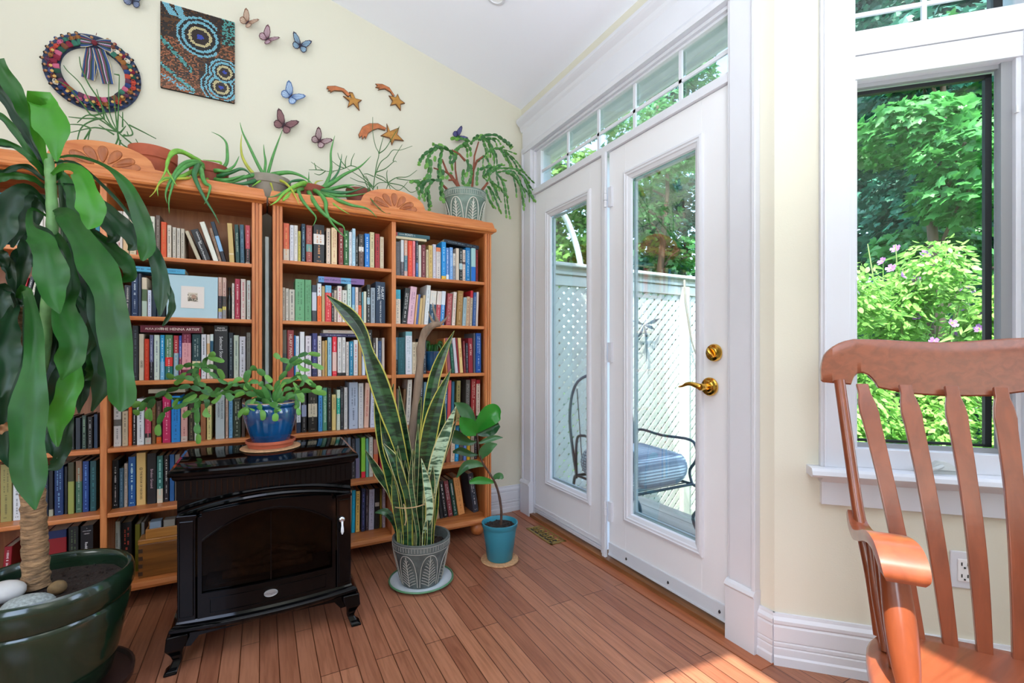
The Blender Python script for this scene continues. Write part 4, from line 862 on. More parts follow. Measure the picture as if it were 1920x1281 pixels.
# firebox behind the glass: shallow box with brick back and logs (kept in front of the solid body)
mb = MB(); rings = []
mb = MB(); curve_box(mb, scx-.002, scx+.002, .243, .490, .0065, .0095, 1); mb.build('mullion', BLKE, dd)
lg = M('log_bark', '#6a4a30', .9, var=.4, vscale=60, bump=.5, bscale=90)
for (xa, za, xb_, zb_, r) in ((-.15, .262, .14, .268, .018), (-.12, .296, .12, .288, .016), (-.10, .285, .02, .335, .013), (.15, .30, -.02, .345, .012)):
    p = [Vector((scx+xa+(xb_-xa)*j/6, fy(scx+xa+(xb_-xa)*j/6, -.055), za+(zb_-za)*j/6+.003*math.sin(j*2.1))) for j in range(7)]
    MB().tube(p, [r*.9, r, r*.95, r*1.05, r, r*.92, r*.8], 10).build('log', lg, st, smooth=True)
mb = MB(); curve_box(mb, scx-.20, scx+.20, .241, .256, -.12, -.010, 10); mb.build('ember_bed', M('embers', '#3a2a20', .9, var=.5, bump=.6), st)
# handle
hx = PY(640, 980, SY0+.02).x; hz = .415
hx = scx+hw+.034
hd = MB().ball((hx, fy(hx, .020), hz), .012, .007, .012, 14, 9).build('handle', M('nickel', '#c8ccd0', .15, 1), dd, smooth=True)
MB().tube([(hx, fy(hx, .030), hz-.004), (hx, fy(hx, .034), hz-.018), (hx, fy(hx, .034), hz-.030), (hx, fy(hx, .033), hz-.042), (hx, fy(hx, .032), hz-.052)], [.004, .0035, .0055, .006, .002], 10).build('drop_pull', M('porcelain', '#d8dadc', .2), hd, smooth=True)
# badge
bd = MB(); rings = []
for s_, o in ((1, .013), (1, .016), (.92, .0175), (.85, .0165)):
    rings.append([(scx+.022*s_*math.cos(2*math.pi*k/24), fy(scx, o), .200+.0125*s_*math.sin(2*math.pi*k/24)) for k in range(24)])
bo = bd.loft(rings).build('badge', M('badge_metal', '#a8a8a8', .35, .6), dd, smooth=True, angle=30)
tm = MB(); text_mesh(tm, 'Dimplex', (scx, fy(scx, .0175), .200), (1, 0, 0), (0, 0, 1), .011, (0, -1, 0), shear=.3); tm.build('badge_lettering', M('badge_ink', '#707074', .4), bo)
# base and legs
slab(MB(), SX0+.004, SX1-.004, SY1-.002, SY0+.006, .030, [(.014, .118), (.006, .124), (0, .132), (0, .140), (.006, .146), (.016, .150), (.020, .158)]).build('base_moulding', BLKE, st, smooth=True, angle=25)
ap = MB(); rings = []
for k in range(25):
    t = -1+k/12; x = scx+t*.285; zb_ = .088+.028*math.cos(t*math.pi/2)**.5 if abs(t) < .8 else .075; y = SY0+.020-.026*(1-t*t)
    rings.append([(x, y, zb_), (x, y, .120), (x, y+.012, .120), (x, y+.012, zb_)])
ap.loft(rings).build('apron', BLKE, st, smooth=True, angle=40)
for sx in (-1, 1):
    for sy, yb_ in ((-1, SY0+.012), (1, SY1-.012)):
        xb_ = scx+sx*.292; mb = MB(); rings = []
        for z, o, w in ((.122, 0, .030), (.100, .002, .030), (.080, .006, .026), (.055, -.002, .017), (.035, -.006, .013), (.018, .002, .014), (.010, .012, .018), (0, .014, .019)):
            cxx = xb_+sx*(o-.006)-sx*w*.4; cyy = yb_+sy*(o-.006)-sy*w*.4*1
            rings.append([(cxx-w, cyy-w, z), (cxx+w, cyy-w, z), (cxx+w, cyy+w, z), (cxx-w, cyy+w, z)])
        if (sx*sy) and True: mb.loft(rings[::-1])
        mb.build('cabriole_leg', BLKE, st, bevel=.004, seg=3)
# ================================================================ wall decorations
yw = -.012
# --- wreath of little cloth dolls
wc = Vector((-2.205, -.012, 2.306)); wr = random.Random(11)
wrh = thing('doll_wreath', 'round wall wreath of small cloth dolls with striped ribbon bow', 'wreath', (wc.x, -.005, wc.z))
mb = MB(); rings = []
for k in range(49):
    a = 2*math.pi*k/48; c = (math.cos(a), math.sin(a)); rings.append([(wc.x+c[0]*r, y, wc.z+c[1]*r) for r, y in ((.112, -.002), (.168, -.002), (.170, -.010), (.112, -.010))])
mb.loft(rings, False, False).build('ring_backing', M('woven_stripe', '#34405c', .9, var=.6, vscale=70), wrh)
DC = ['#1f4c3c', '#7a1c34', '#24386c', '#b04030', '#5c3048', '#c8c0b0', '#2c2c34', '#8c5a2c', '#306858', '#b85a78', '#444a7c', '#70402c']
skin = M('doll_face', '#a87c58', .8); HAIR = M('doll_hair', '#1c1412', .9)
for k in range(38):
    a = math.radians(100)+2*math.pi*k/38
    if abs((math.degrees(a) % 360)-90) < 13: continue
    o = Vector((math.cos(a), 0, math.sin(a))); tng = Vector((-o.z, 0, o.x)); jit = wr.uniform(-.004, .004)
    c1, c2, c3 = wr.sample(DC, 3); mb = MB()
    base = wc+o*(.116+jit); 
    def ringat(r, w, d): 
        c = wc+o*r; return [c+tng*(w*math.cos(q))+Vector((0, -.008-d+d*.9*-math.sin(q), 0)) for q in [2*math.pi*j/8 for j in range(8)]]
    mb.mat(0).loft([ringat(.114+jit, .0125, .004), ringat(.126+jit, .0115, .005), ringat(.137+jit, .0075, .005)])
    mb.mat(1).loft([ringat(.137+jit, .0078, .005), ringat(.150+jit, .0072, .005), ringat(.154+jit, .004, .004)])
    for sg in (-1, 1):
        s0 = wc+o*(.151+jit)+tng*(sg*.006)+Vector((0, -.014, 0)); s1 = wc+o*(.143+jit)+tng*(sg*.013)+Vector((0, -.016, 0)); s2 = wc+o*(.136+jit)+tng*(sg*.005)+Vector((0, -.020, 0)); mb.mat(1).tube([s0, s1, s2], .0022, 5)
    mb.mat(2).ball(wc+o*(.161+jit)+Vector((0, -.014, 0)), .0052, .0048, .0054, 8, 6)
    mb.mat(3).ball(wc+o*(.1645+jit)+Vector((0, -.012, 0)), .0072, .0055, .0060, 8, 6)
    if wr.random() < .35: mb.mat(4).ball(wc+o*(.140+jit)+tng*.004+Vector((0, -.021, 0)), .0065, .003, .0065, 8, 5)
    mb.build('doll', [M('doll_cloth', c1, .9), M('doll_cloth', c2, .9), skin, HAIR if wr.random() < .6 else M('doll_cloth', c3, .9), M('doll_cloth', '#c9a25c', .8)], wrh, smooth=True)
def stripe_mat():
    m = bpy.data.materials.new('striped_ribbon'); m.use_nodes = True; nt = m.node_tree; L = nt.links.new; b = nt.nodes['Principled BSDF']
    uv = nt.nodes.new('ShaderNodeUVMap'); sp = nt.nodes.new('ShaderNodeSeparateXYZ'); L(uv.outputs[0], sp.inputs[0])
    r = nt.nodes.new('ShaderNodeValToRGB'); r.color_ramp.interpolation = 'CONSTANT'; e = r.color_ramp.elements
    st_ = [(0, '#c8bc98'), (.05, '#2c4a7c'), (.16, '#1c2438'), (.22, '#8c3c54'), (.28, '#2c4a3c'), (.38, '#1c2438'), (.44, '#c4bcc8'), (.50, '#50406c'), (.56, '#8c3c54'), (.62, '#2c4a3c'), (.72, '#1c2438'), (.78, '#2c4a7c'), (.95, '#c8bc98')]
    e[0].position = 0; e[0].color = (*lin(st_[0][1]), 1); e[1].position = st_[1][0]; e[1].color = (*lin(st_[1][1]), 1)
    for p, c in st_[2:]: q = e.new(p); q.color = (*lin(c), 1)
    L(sp.outputs[0], r.inputs[0]); L(r.outputs[0], b.inputs['Base Color']); b.inputs['Roughness'].default_value = .8
    return m
RIB = stripe_mat()
def ribbon(name, par, quad_rows):
    """rows of (left, right) world points; u runs across"""
    me_v = []; uvs = []; fs = []
    for l, r in quad_rows: me_v += [Vector(l), Vector(r)]
    for i in range(len(quad_rows)-1): fs.append((2*i, 2*i+1, 2*i+3, 2*i+2))
    mb = MB(); mb.add(me_v, fs); o = mb.build(name, RIB, par, solid=.0012); uvl = o.data.uv_layers.new(name='UVMap')
    for p in o.data.polygons:
        for li in p.loop_indices: uvl.data[li].uv = (o.data.loops[li].vertex_index % 2, 0)
    return o
def wp(px, py, o=0): return PY(px, py, -.030-o)
ribbon('ribbon_tail', wrh, [(wp(160, 88), wp(176, 90)), (wp(155, 115), wp(178, 116)), (wp(151, 143), wp(177, 152))])
ribbon('ribbon_tail', wrh, [(wp(173, 90, .004), wp(196, 93, .004)), (wp(181, 120, .004), wp(207, 122, .004)), (wp(191, 157, .004), wp(214, 158, .004))])
ribbon('ribbon_tail', wrh, [(wp(170, 92, -.003), wp(184, 92, -.003)), (wp(169, 120, -.003), wp(184, 122, -.003)), (wp(166, 145, -.003), wp(178, 152, -.003))])
def loopr(name, x0, x1, y0, y1):
    rows = []
    for k in range(9):
        t = k/8; px = x0+(x1-x0)*t; w = 4+8*math.sin(t*math.pi*.5); o = .012*math.sin(t*math.pi); rows.append((wp(px, (y0+(y1-y0)*t)-w, o), wp(px+.01, (y0+(y1-y0)*t)+w, o)))
    ribbon(name, wrh, rows)
loopr('bow_loop', 176, 151, 80, 76); loopr('bow_loop', 180, 208, 80, 86)
mb = MB(); mb.ball(wp(177, 80, .012), .011, .010, .012).mat(1).ball(wp(172, 70, .018), .006).mat(0).tube([wp(180, 66), wp(181, 62)], .0012, 6); mb.build('bow_knot', [M('knot_cloth', '#6c2430', .9), skin], wrh, smooth=True)
# --- mosaic panel
mo = thing('mosaic_panel', 'dark brown mosaic wall panel with turquoise rings and eye spots', 'artwork', (-1.8125, -.012, 2.305))
mx0, mx1, mz0, mz1 = -1.963, -1.662, 2.307, 2.713
MB().box(mx0, mx1, -.016, -.003, mz0, mz1).build('backing', M('dark_grout', '#1c140e', .8), mo, bevel=.002)
pal = ['#2a1a10', '#5a3a1c', '#a0603c', '#79bcd0', '#4c9c98', '#cabf90', '#2c44b0', '#120c0a']
def tilec(u, v, rnd):
    # u 0..1 to the right, v 0..1 downwards
    def eye(cx, cy, R, rot=0):
        dx, dy = (u-cx)*.74, (v-cy); d = math.hypot(dx*(1+.08*rot), dy)/R; return d
    d1 = eye(.52, .30, .215); d2 = eye(.86, .655, .115); d3 = eye(.81, .845, .12)
    for d in (d2, d3):
        if d < .18: return 6
        if d < .5: return 0
        if d < .72: return 5
        if d < .9: return 7
        if d < 1.1: return 3
    if d1 < .16: return 6
    if d1 < .42: return 0
    if d1 < .56: return 5
    if d1 < .72: return 7
    if d1 < .86: return 3
    if d1 < .98: return 7
    if d1 < 1.10 and u < .75: return 3
    dm = min(d2, d3)
    if 1.25 < dm < 1.42 and v > .5: return 3
    if 1.42 < dm < 1.5: return 7
    if 1.6 < dm < 1.75 and v > .6 and u < .75: return 3
    # stripes
    if v < .14 and abs(u-.22-.5*v) < .05 or (v < .13 and abs(u-.06-.9*v) < .05): return 3
    if abs(v-.17-.12*(u-.3)**2*4) < .018 and u < .5: return 1
    s_ = v-.55-.55*u
    if rnd < .75 and abs(v-(.42+.75*u)) < .034 and u < .42: return 4 if rnd < .7 else 3
    if rnd < .8 and abs(v-(.72+.55*u)) < .026 and u < .45: return 4 if rnd < .6 else 3
    if abs(v-(.84+.42*u)) < .03: return 3 if rnd < .5 else 2
    if u > .82 and v < .32: return 4 if rnd < .55 else 0
    if v > .78+.2*u: return 2 if rnd < .5 else 1
    if (u < .5 and v > .38) or (u > .6 and .3 < v < .5): return 2 if rnd < .35 else (1 if rnd < .8 else 0)
    return 0 if rnd < .6 else (1 if rnd < .9 else 7)
mb = MB(); NU, NV = 44, 70; rm = random.Random(5); tw_, th_ = (mx1-mx0)/NU, (mz1-mz0)/NV
for j in range(NV):
    for i in range(NU):
        u, v = (i+.5+(.3 if j % 2 else 0))/NU, (j+.5)/NV
        if u > 1: continue
        x = mx0+(mx1-mx0)*u; z = mz1-(mz1-mz0)*v; a, b_ = tw_*.44, th_*.38; y = -.0172-rm.random()*.0006; tl = rm.uniform(-.0004, .0004)
        mb.mat(tilec(u, v, rm.random())).add([(x-a, y, z-b_), (x+a, y+tl, z-b_), (x+a, y+tl, z+b_), (x-a, y, z+b_)], [(0, 1, 2, 3)])
mb.build('tesserae', [M('tile', c, .25) for c in pal], mo)
# --- metal butterflies
def butterfly(px, py, size, rot, c1, c2, spread, label):
    c = PY(px, py, -.014); t = thing('butterfly_ornament', label, 'butterfly', tuple(c), 'butterflies pinned to the cream wall')
    up = [(0, -.05), (.06, .30), (.30, .62), (.62, .80), (.84, .78), (.84, .56), (.70, .26), (.56, .02), (0, -.08)]
    lo = [(0, -.02), (.44, .06), (.60, -.08), (.64, -.32), (.52, -.52), (.34, -.56), (.14, -.44), (0, -.14)]
    S = size*.78
    for sg, nm in ((-1, 'left_wing'), (1, 'right_wing')):
        mb = MB(); fold = spread
        for shp, ci in ((up, 0), (lo, 0)):
            for sc, off, mi in ((1, 0, 0), (.78, -.0006, 1)):
                cen = (sum(p[0] for p in shp)/len(shp), sum(p[1] for p in shp)/len(shp)); poly = []
                for u, v in shp:
                    u2, v2 = cen[0]+(u-cen[0])*sc, cen[1]+(v-cen[1])*sc
                    x = sg*u2*S*math.cos(fold); y = -abs(u2)*S*math.sin(fold)-.002+off; z = v2*S; poly.append((x, y, z))
                mb.mat(mi).prism(poly, (0, .0005, 0))
            mb.mat(0)
            for k in range(1, len(shp)-1):   # veins
                u, v = shp[k]; p0 = Vector((sg*.04*S, -.0045, 0)); p1 = Vector((sg*u*S*math.cos(fold), -abs(u)*S*math.sin(fold)-.0035, v*S)); mb.tube([p0, p1], .0006, 4)
        m4 = Matrix.Translation(c) @ Matrix.Rotation(rot, 4, 'Y'); mb.xf(m4); mb.build(nm, [M('butterfly_edge', c1, .5), M('butterfly_wing', c2, .5)], t)
    mb = MB(); mb.tube([(0, -.004, -.30*S), (0, -.005, -.1*S), (0, -.006, .1*S), (0, -.005, .22*S)], [.0012, .0022, .0024, .0016], 8); mb.tube([(0, -.005, .2*S), (-.12*S, -.006, .5*S)], .0004, 4); mb.tube([(0, -.005, .2*S), (.12*S, -.006, .5*S)], .0004, 4)
    mb.xf(Matrix.Translation(c) @ Matrix.Rotation(rot, 4, 'Y')); mb.build('body', M('butterfly_body', '#2c2030', .5), t, smooth=True)
BF = [(249, 3, .070, .1, '#3c4458', '#7c88a8', .5, 'dark blue butterfly at the picture edge above the doll wreath'),
 (464, 43, .070, .6, '#8c6450', '#cfb8a4', .7, 'tan lace butterfly right of the mosaic, uppermost of the trio'),
 (501, 74, .075, .75, '#6c4450', '#c0a4b0', .7, 'pinkish lace butterfly between the tan and the blue ones'),
 (563, 86, .075, .25, '#2c2840', '#8cacc4', .35, 'pale blue and violet butterfly under the ceiling slope'),
 (545, 181, .085, .65, '#4c6ca0', '#a8c0dc', .4, 'light blue butterfly left of the comet ornaments'),
 (532, 235, .090, .45, '#4c2c34', '#8c6468', .4, 'brown butterfly resting above the tall aloe leaf'),
 (599, 265, .080, .65, '#4c1c2c', '#b8a0a4', .5, 'maroon lace butterfly below the lowest comet tail'),
 (858, 256, .075, 1.0, '#34305c', '#6868a0', .6, 'deep violet butterfly just above the bushy cactus')]
for b_ in BF: butterfly(*b_)
# --- comet ornaments
def comet(star, tail, label, ox, oy, s):
    pts = [PY(ox+x/s, oy+y/s, -.014) for x, y in star]; tp = [PY(ox+x/s, oy+y/s, -.014) for x, y in tail]
    c = sum(pts, Vector())/len(pts); t = thing('comet_ornament', label, 'star ornament', (c.x, -.008, min(p.z for p in pts)), 'wooden comets on the cream wall')
    for nm, pp, c2 in (('tail', tp, '#b4683a'), ('star', pts, '#ad7a32')):
        cc = sum(pp, Vector())/len(pp); mb = MB(); mb.mat(0).prism([tuple(p) for p in pp], (0, .009, 0))
        if nm == 'star': mb.mat(1).prism([(cc.x+(p.x-cc.x)*.84, p.y-.0008, cc.z+(p.z-cc.z)*.84) for p in pp], (0, .001, 0))
        else:
            n_ = len(pp); sh = []
            for i, p in enumerate(pp):
                a, b_ = pp[i-1], pp[(i+1) % n_]; e1 = (p-a).normalized(); e2 = (b_-p).normalized(); n1 = Vector((e1.z+e2.z, 0, -e1.x-e2.x)); n1 = n1.normalized() if n1.length > .05 else Vector((0, 0, 0)); sh.append(p+n1*.0028)
            ar = sum(pp[i].x*pp[(i+1) % n_].z-pp[(i+1) % n_].x*pp[i].z for i in range(n_))
            if ar > 0: sh = [p*2-q for p, q in zip(pp, sh)]
            mb.mat(1).prism([(p.x, p.y-.0008, p.z) for p in sh], (0, .001, 0))
        mb.build(nm, [M('comet_edge', '#6c4018', .5), M('comet_face', c2, .5, var=.25, vscale=50)], t)
# crop origin (440,0), scale 3.05
comet([(655, 525), (668, 560), (620, 548), (655, 578), (645, 614), (680, 592), (714, 632), (708, 588), (728, 572), (690, 562), (675, 528)], [(530, 492), (575, 490), (625, 505), (662, 540), (652, 552), (640, 545), (615, 520), (570, 518), (556, 524), (548, 530), (547, 518), (533, 520), (538, 508), (526, 505)], 'small orange wooden comet, left one of the upper pair', 440, 0, 3.05)
comet([(932, 535), (922, 556), (882, 545), (902, 575), (890, 602), (922, 596), (950, 632), (950, 596), (975, 590), (946, 568)], [(805, 478), (845, 480), (885, 500), (915, 545), (907, 552), (890, 525), (860, 508), (836, 510), (820, 514), (828, 503), (805, 498), (818, 490)], 'small orange wooden comet, right one of the upper pair', 440, 0, 3.05)
comet([(870, 705), (888, 750), (942, 728), (930, 768), (968, 805), (915, 800), (900, 830), (888, 790), (835, 775), (872, 752)], [(708, 768), (730, 725), (770, 705), (820, 705), (868, 732), (860, 745), (820, 735), (790, 745), (765, 762), (750, 795), (745, 778), (730, 798), (728, 775), (715, 788)], 'largest orange wooden comet, lowest of the three', 440, 0, 3.05)

# ================================================================ rocking chair
CH = wood('maple_varnish', '#783a20', '#8a4629', 'z', scale=7, rough=.28, knots=False, coat=.6); CHX = wood('maple_varnish_seat', '#783c22', '#8c482c', 'x', scale=12, rough=.28, knots=False, coat=.6)
O0 = CAM+RV*.995+FV*.98; O0.z = 0; SV = Vector((.590, -.807, 0)).normalized(); FF = Vector((-.807, -.590, 0)).normalized()
def K(u, f, z): return O0+SV*u+FF*f+Vector((0, 0, z))
rc = thing('rocking_chair', 'varnished maple rocking chair with slatted back beside the window', 'rocking chair', tuple(K(0, .2, 0)))
# crest rail: columns along its length, each with a rounded section
def interp(tb, u):
    if u <= tb[0][0]: return tb[0][1]
    for (a, va), (b_, vb) in zip(tb, tb[1:]):
        if a <= u <= b_: return va+(vb-va)*(u-a)/(b_-a) if b_ > a else vb
    return tb[-1][1]
ctop = [(-.266, 1.012), (-.263, 1.030), (-.256, 1.049), (-.247, 1.060), (-.235, 1.0706), (-.220, 1.080), (-.206, 1.086), (-.185, 1.091), (-.12, 1.089), (-.05, 1.083), (0, 1.081)]
cbot = [(-.266, .980), (-.262, .976), (-.198, .970), (-.194, .982), (-.190, .991), (-.183, .9985), (-.175, 1.001), (-.168, 1.0005), (-.158, .995), (-.150, .986), (-.143, .975), (-.138, .963), (-.08, .950), (0, .946)]
us = sorted(set([-.266+.002*k for k in range(20)]+[-.226+.0015*k for k in range(62)]+[-.13+.01*k for k in range(14)])); us = [u for u in us if u < -.001]+[0]
us = us+[-u for u in us[-2::-1]]; rings = []
for u in us:
    zt, zb_ = interp(ctop, -abs(u)), interp(cbot, -abs(u)); e = .004; bk = -.167-.045*(1-(u/.27)**2)+.030; r = []
    for off, zz in ((0, zb_+e), (0, zb_+(zt-zb_)*.35), (0, zb_+(zt-zb_)*.7), (0, zt-e), (.004, zt), (.018, zt), (.022, zt-e), (.022, zb_+e), (.018, zb_), (.004, zb_)):
        r.append(K(u, bk-off-(zz-.955)*.25, zz))
    rings.append(r)
MB().loft(rings).build('crest_rail', CHX, rc, smooth=True, angle=50)
# slats
def slat(ub, ut):
    rings = []; prof = [(0, .021), (.30, .0255), (.62, .0265), (.84, .030), (.895, .034), (.93, .026), (.955, .021), (1.0, .021)]
    for k in range(25):
        t = k/24; w = None
        for (a, wa), (b_, wb) in zip(prof, prof[1:]):
            if a <= t <= b_: w = wa+(wb-wa)*(t-a)/(b_-a)
        u = ub+(ut-ub)*t; f = -.167*t+.028*math.sin(t*math.pi)*(1 if True else 0)+.012; z = .424+(.975-.424)*t
        w *= 1.22; rings.append([K(u-w/2, f, z), K(u+w/2, f, z), K(u+w/2, f-.011, z-.004), K(u-w/2, f-.011, z-.004)])
    return MB().loft(rings)
for ub, ut in ((-.1094, -.176), (-.0547, -.088), (0, 0), (.0547, .088), (.1094, .176)): slat(ub, ut).build('slat', CH, rc, bevel=.002)
for sg in (-1, 1):
    pts = [K(sg*.182, .03, .425), K(sg*.190, -.005, .54), K(sg*.203, -.055, .66), K(sg*.213, -.10, .80), K(sg*.226, -.150, .982)]
    MB().tube(crom([tuple(p) for p in pts], 18), [.0125]*18, 12).build('back_post', CH, rc, smooth=True)
    # arm: flat board that rolls over at the front
    cl = [(.205, -.075, .668, .017), (.207, -.045, .652, .018), (.206, 0, .646, .021), (.204, .06, .662, .026), (.202, .12, .684, .030), (.200, .17, .696, .034), (.198, .215, .694, .036), (.197, .250, .675, .036), (.196, .262, .652, .034), (.196, .255, .638, .028)]
    cs = crom(cl, 34); rings = []
    for i, (u, f, z, w) in enumerate(cs):
        a, b_ = cs[max(i-1, 0)], cs[min(i+1, 33)]; tx = Vector((0, b_[1]-a[1], b_[2]-a[2])).normalized(); nx_, nz_ = -tx.z, tx.y; th = .011 if i < 22 else .011
        top = (f, z); bt = (f-nx_*.022, z-nz_*.022); md = (f-nx_*.011, z-nz_*.011)
        rings.append([K(sg*u-w, *top), K(sg*u+w, *top), K(sg*u+w+.002, *md), K(sg*u+w, *bt), K(sg*u-w, *bt), K(sg*u-w-.002, *md)])
    MB().loft(rings).build('arm', CH, rc, smooth=True, angle=50)
    for (f0, z0_, f1) in ((.045, .655, .07), (.105, .672, .125)):
        a, b_ = K(sg*.204, f0, z0_-.02), K(sg*.188, f1+.03, .43); MB().tube([a+(b_-a)*k/8 for k in range(9)], [.009, .009, .010, .011, .0115, .011, .010, .009, .009], 10).build('arm_spindle', CH, rc, smooth=True)
    a, b_ = K(sg*.200, .175, .680), K(sg*.185, .235, .425); MB().tube([a+(b_-a)*k/12 for k in range(13)], [.020, .022, .023, .0235, .024, .025, .0255, .0255, .025, .024, .022, .019, .016], 14).build('front_post', CH, rc, smooth=True)
# seat: scooped plank
rings = []
def seat_outline(sc=1.0):
    o = []
    for k in range(40):
        a = 2*math.pi*k/40; cu, cf = math.cos(a), math.sin(a); u = .235*math.copysign(abs(cu)**.55, cu); f = .205*math.copysign(abs(cf)**.6, cf); u *= (1+.10*(f/.205)); o.append((u*sc, .185+f*sc))
    return o
def dish(u, f): r = min(1, math.hypot(u/.21, (f-.17)/.18)); return -.012*(1-r*r)
lv = [(.97, .392), (1.0, .400), (1.0, .420), (.975, .428), (.85, .428), (.6, .428), (.3, .428), (.05, .428)]
for sc, z in lv: rings.append([K(u, f, z+(dish(u, f) if sc < .9 else 0)) for u, f in seat_outline(sc)])
MB().loft(rings).build('seat', CHX, rc, smooth=True, angle=60)
for sg in (-1, 1):
    for f0, f1 in ((.03, -.05), (.32, .36)):
        a, b_ = K(sg*.16, f0, .395), K(sg*.205, f1, .055); MB().tube([a+(b_-a)*k/10 for k in range(11)], [.014, .016, .019, .021, .020, .015, .018, .020, .017, .014, .012], 12).build('leg', CH, rc, smooth=True)
    pts = [(-.30, .060), (-.20, .045), (-.05, .030), (.12, .018), (.30, .026), (.44, .055), (.52, .085)]
    cr = crom(pts, 24); rings = [[K(sg*.207-.011, f, z-.016), K(sg*.207+.011, f, z-.016), K(sg*.207+.011, f, z+.018), K(sg*.207-.011, f, z+.018)] for f, z in cr]
    MB().loft(rings).build('rocker', CH, rc, bevel=.003)
for f, z in ((.34, .20), (-.01, .22)): MB().tube([K(-.19, f, z), K(0, f, z), K(.19, f, z)], [.010, .014, .010], 10).build('stretcher', CH, rc, smooth=True)
# ================================================================ plants
SOIL = M('potting_soil', '#2a1c14', .95, var=.6, vscale=120, bump=1.0, bscale=140)
TERRA = M('terracotta', '#b0583c', .75, var=.10, vscale=30); TERRAD = M('old_terracotta', '#8a4230', .75, var=.15, vscale=30)
def pot(par, c, prof, inner, soilz, m, name='pot', n=40, soil=True):
    """prof: outer (r, z) from the foot to the rim, inner: (r, z) back down"""
    p = MB().lathe([(prof[0][0]*.5, 0)]+prof+inner+[(inner[-1][0]*.3, inner[-1][1])], c, n).build(name, m, par, smooth=True, angle=50)
    if soil:
        r = max(q[0] for q in inner if q[1] <= soilz+.02)-.001; rr = random.Random(int(c[0]*1000) & 255); mb = MB(); rings = []
        for s_ in (1, .75, .5, .25, .05): rings.append([(c[0]+r*s_*math.cos(2*math.pi*k/24), c[1]+r*s_*math.sin(2*math.pi*k/24), c[2]+soilz+rr.uniform(-.003, .004)+.006*(1-s_)) for k in range(24)])
        mb.loft(rings, False, True)
        for _ in range(70):
            a, q = rr.uniform(0, 6.28), r*math.sqrt(rr.random())*.92; mb.ball((c[0]+q*math.cos(a), c[1]+q*math.sin(a), c[2]+soilz+.004), rr.uniform(.002, .005), n=5, m=4)
        mb.build('soil', SOIL, par)
    return p
LB = M('dracaena_leaf', '#22591c', .40, var=.35, vscale=7, trans=.18, spec=.4)
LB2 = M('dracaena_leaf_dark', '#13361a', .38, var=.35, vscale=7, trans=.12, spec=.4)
LB3 = M('dracaena_leaf_bright', '#3c8420', .38, var=.2, vscale=8, trans=.25)
# ---------------- corn plant in the big green pot
dp = P(86, 1095, 1.38); dcx, dcy = dp.x, dp.y
dr_ = thing('corn_plant', 'tall corn plant with broad drooping leaves in a glazed green pot', 'potted plant', (dcx, dcy, .055))
GGL = M('green_glaze', '#16281a', .16, var=.25, vscale=6, coat=.4)
pot(dr_, (dcx, dcy, .058), [(.135, 0), (.150, .01), (.168, .08), (.186, .17), (.197, .235), (.192, .245), (.196, .252), (.206, .275), (.207, .305), (.203, .325), (.197, .332)], [(.190, .330), (.186, .322), (.184, .300), (.182, .27), (.15, .262)], .285, GGL, 'glazed_pot', 56)
# tray under it
ty = thing('plant_caddy', 'dark low plant caddy tray under the big green pot', 'plant stand', (dcx, dcy, 0))
MB().lathe([(.12, .030), (.190, .030), (.205, .036), (.207, .056), (.200, .0565), (.196, .044), (.12, .044)], (dcx, dcy, 0), 40).build('tray', M('brown_plastic', '#2a1a16', .4), ty, smooth=True, angle=40)
for k in range(4):
    a = math.pi/4+k*math.pi/2; MB().ball((dcx+.15*math.cos(a), dcy+.15*math.sin(a), .015), .015, n=12, m=9).build('caster', BLKM, ty, smooth=True)
# trunk with rings
d0 = 1.385
tp = [P(68, 1100, d0), P(66, 1030, d0), P(63, 960, d0), P(60, 880, d0+.01), P(56, 780, d0+.02), P(48, 690, d0+.02), P(38, 620, d0+.02), P(32, 575, d0+.01)]
cr = crom([tuple(q) for q in tp], 80); TB = M('cane_bark', '#8a6a4a', .85, var=.6, vscale=30, bump=1.0, bscale=45, stretch=(1, 1, 3.2))
MB().tube(cr, [.0315*(1-.35*(k/79))*(1+.07*(k % 4 == 0)-.04*(k % 4 == 1)+.03*math.sin(k*1.9)) for k in range(80)], 18).build('trunk', TB, dr_, smooth=True)
CN = M('green_cane', '#6c9c5c', .5, var=.2, vscale=30)
cr = crom([tuple(q) for q in (P(60, 900, 1.40), P(75, 740, 1.38), P(90, 560, 1.36), P(98, 430, 1.35), P(95, 340, 1.35), P(90, 290, 1.35))], 40)
MB().tube(cr, [.017-.006*k/39+.0012*(k % 3 == 0) for k in range(40)], 12).build('cane', CN, dr_, smooth=True)
MB().tube(crom([tuple(q) for q in (P(118, 600, 1.40), P(122, 480, 1.40), P(116, 360, 1.40), P(112, 300, 1.40))], 20), [.008]*20, 10).build('cane', M('dark_cane', '#2c4c2c', .5), dr_, smooth=True)
def L(pts, ws, mat=LB, d=None, fold=.34, wave=.30, tw=0, par=dr_, wf=3):
    """points (px, py, depth) -> one leaf; half-widths in photo pixels"""
    P3 = [P(*p) for p in pts]; W = [w*(.76 if par is dr_ else 1)*p[2]/FPX for w, p in zip(ws, pts)]; mb = MB(); strip_leaf(mb, P3, W, n=26, fold=fold, wave=wave, wf=wf, twist=tw, cols=7, ph=pts[0][0]*.37, wob=.13 if par is dr_ else 0)
    return mb.build('leaf', mat, par, smooth=True, angle=0)
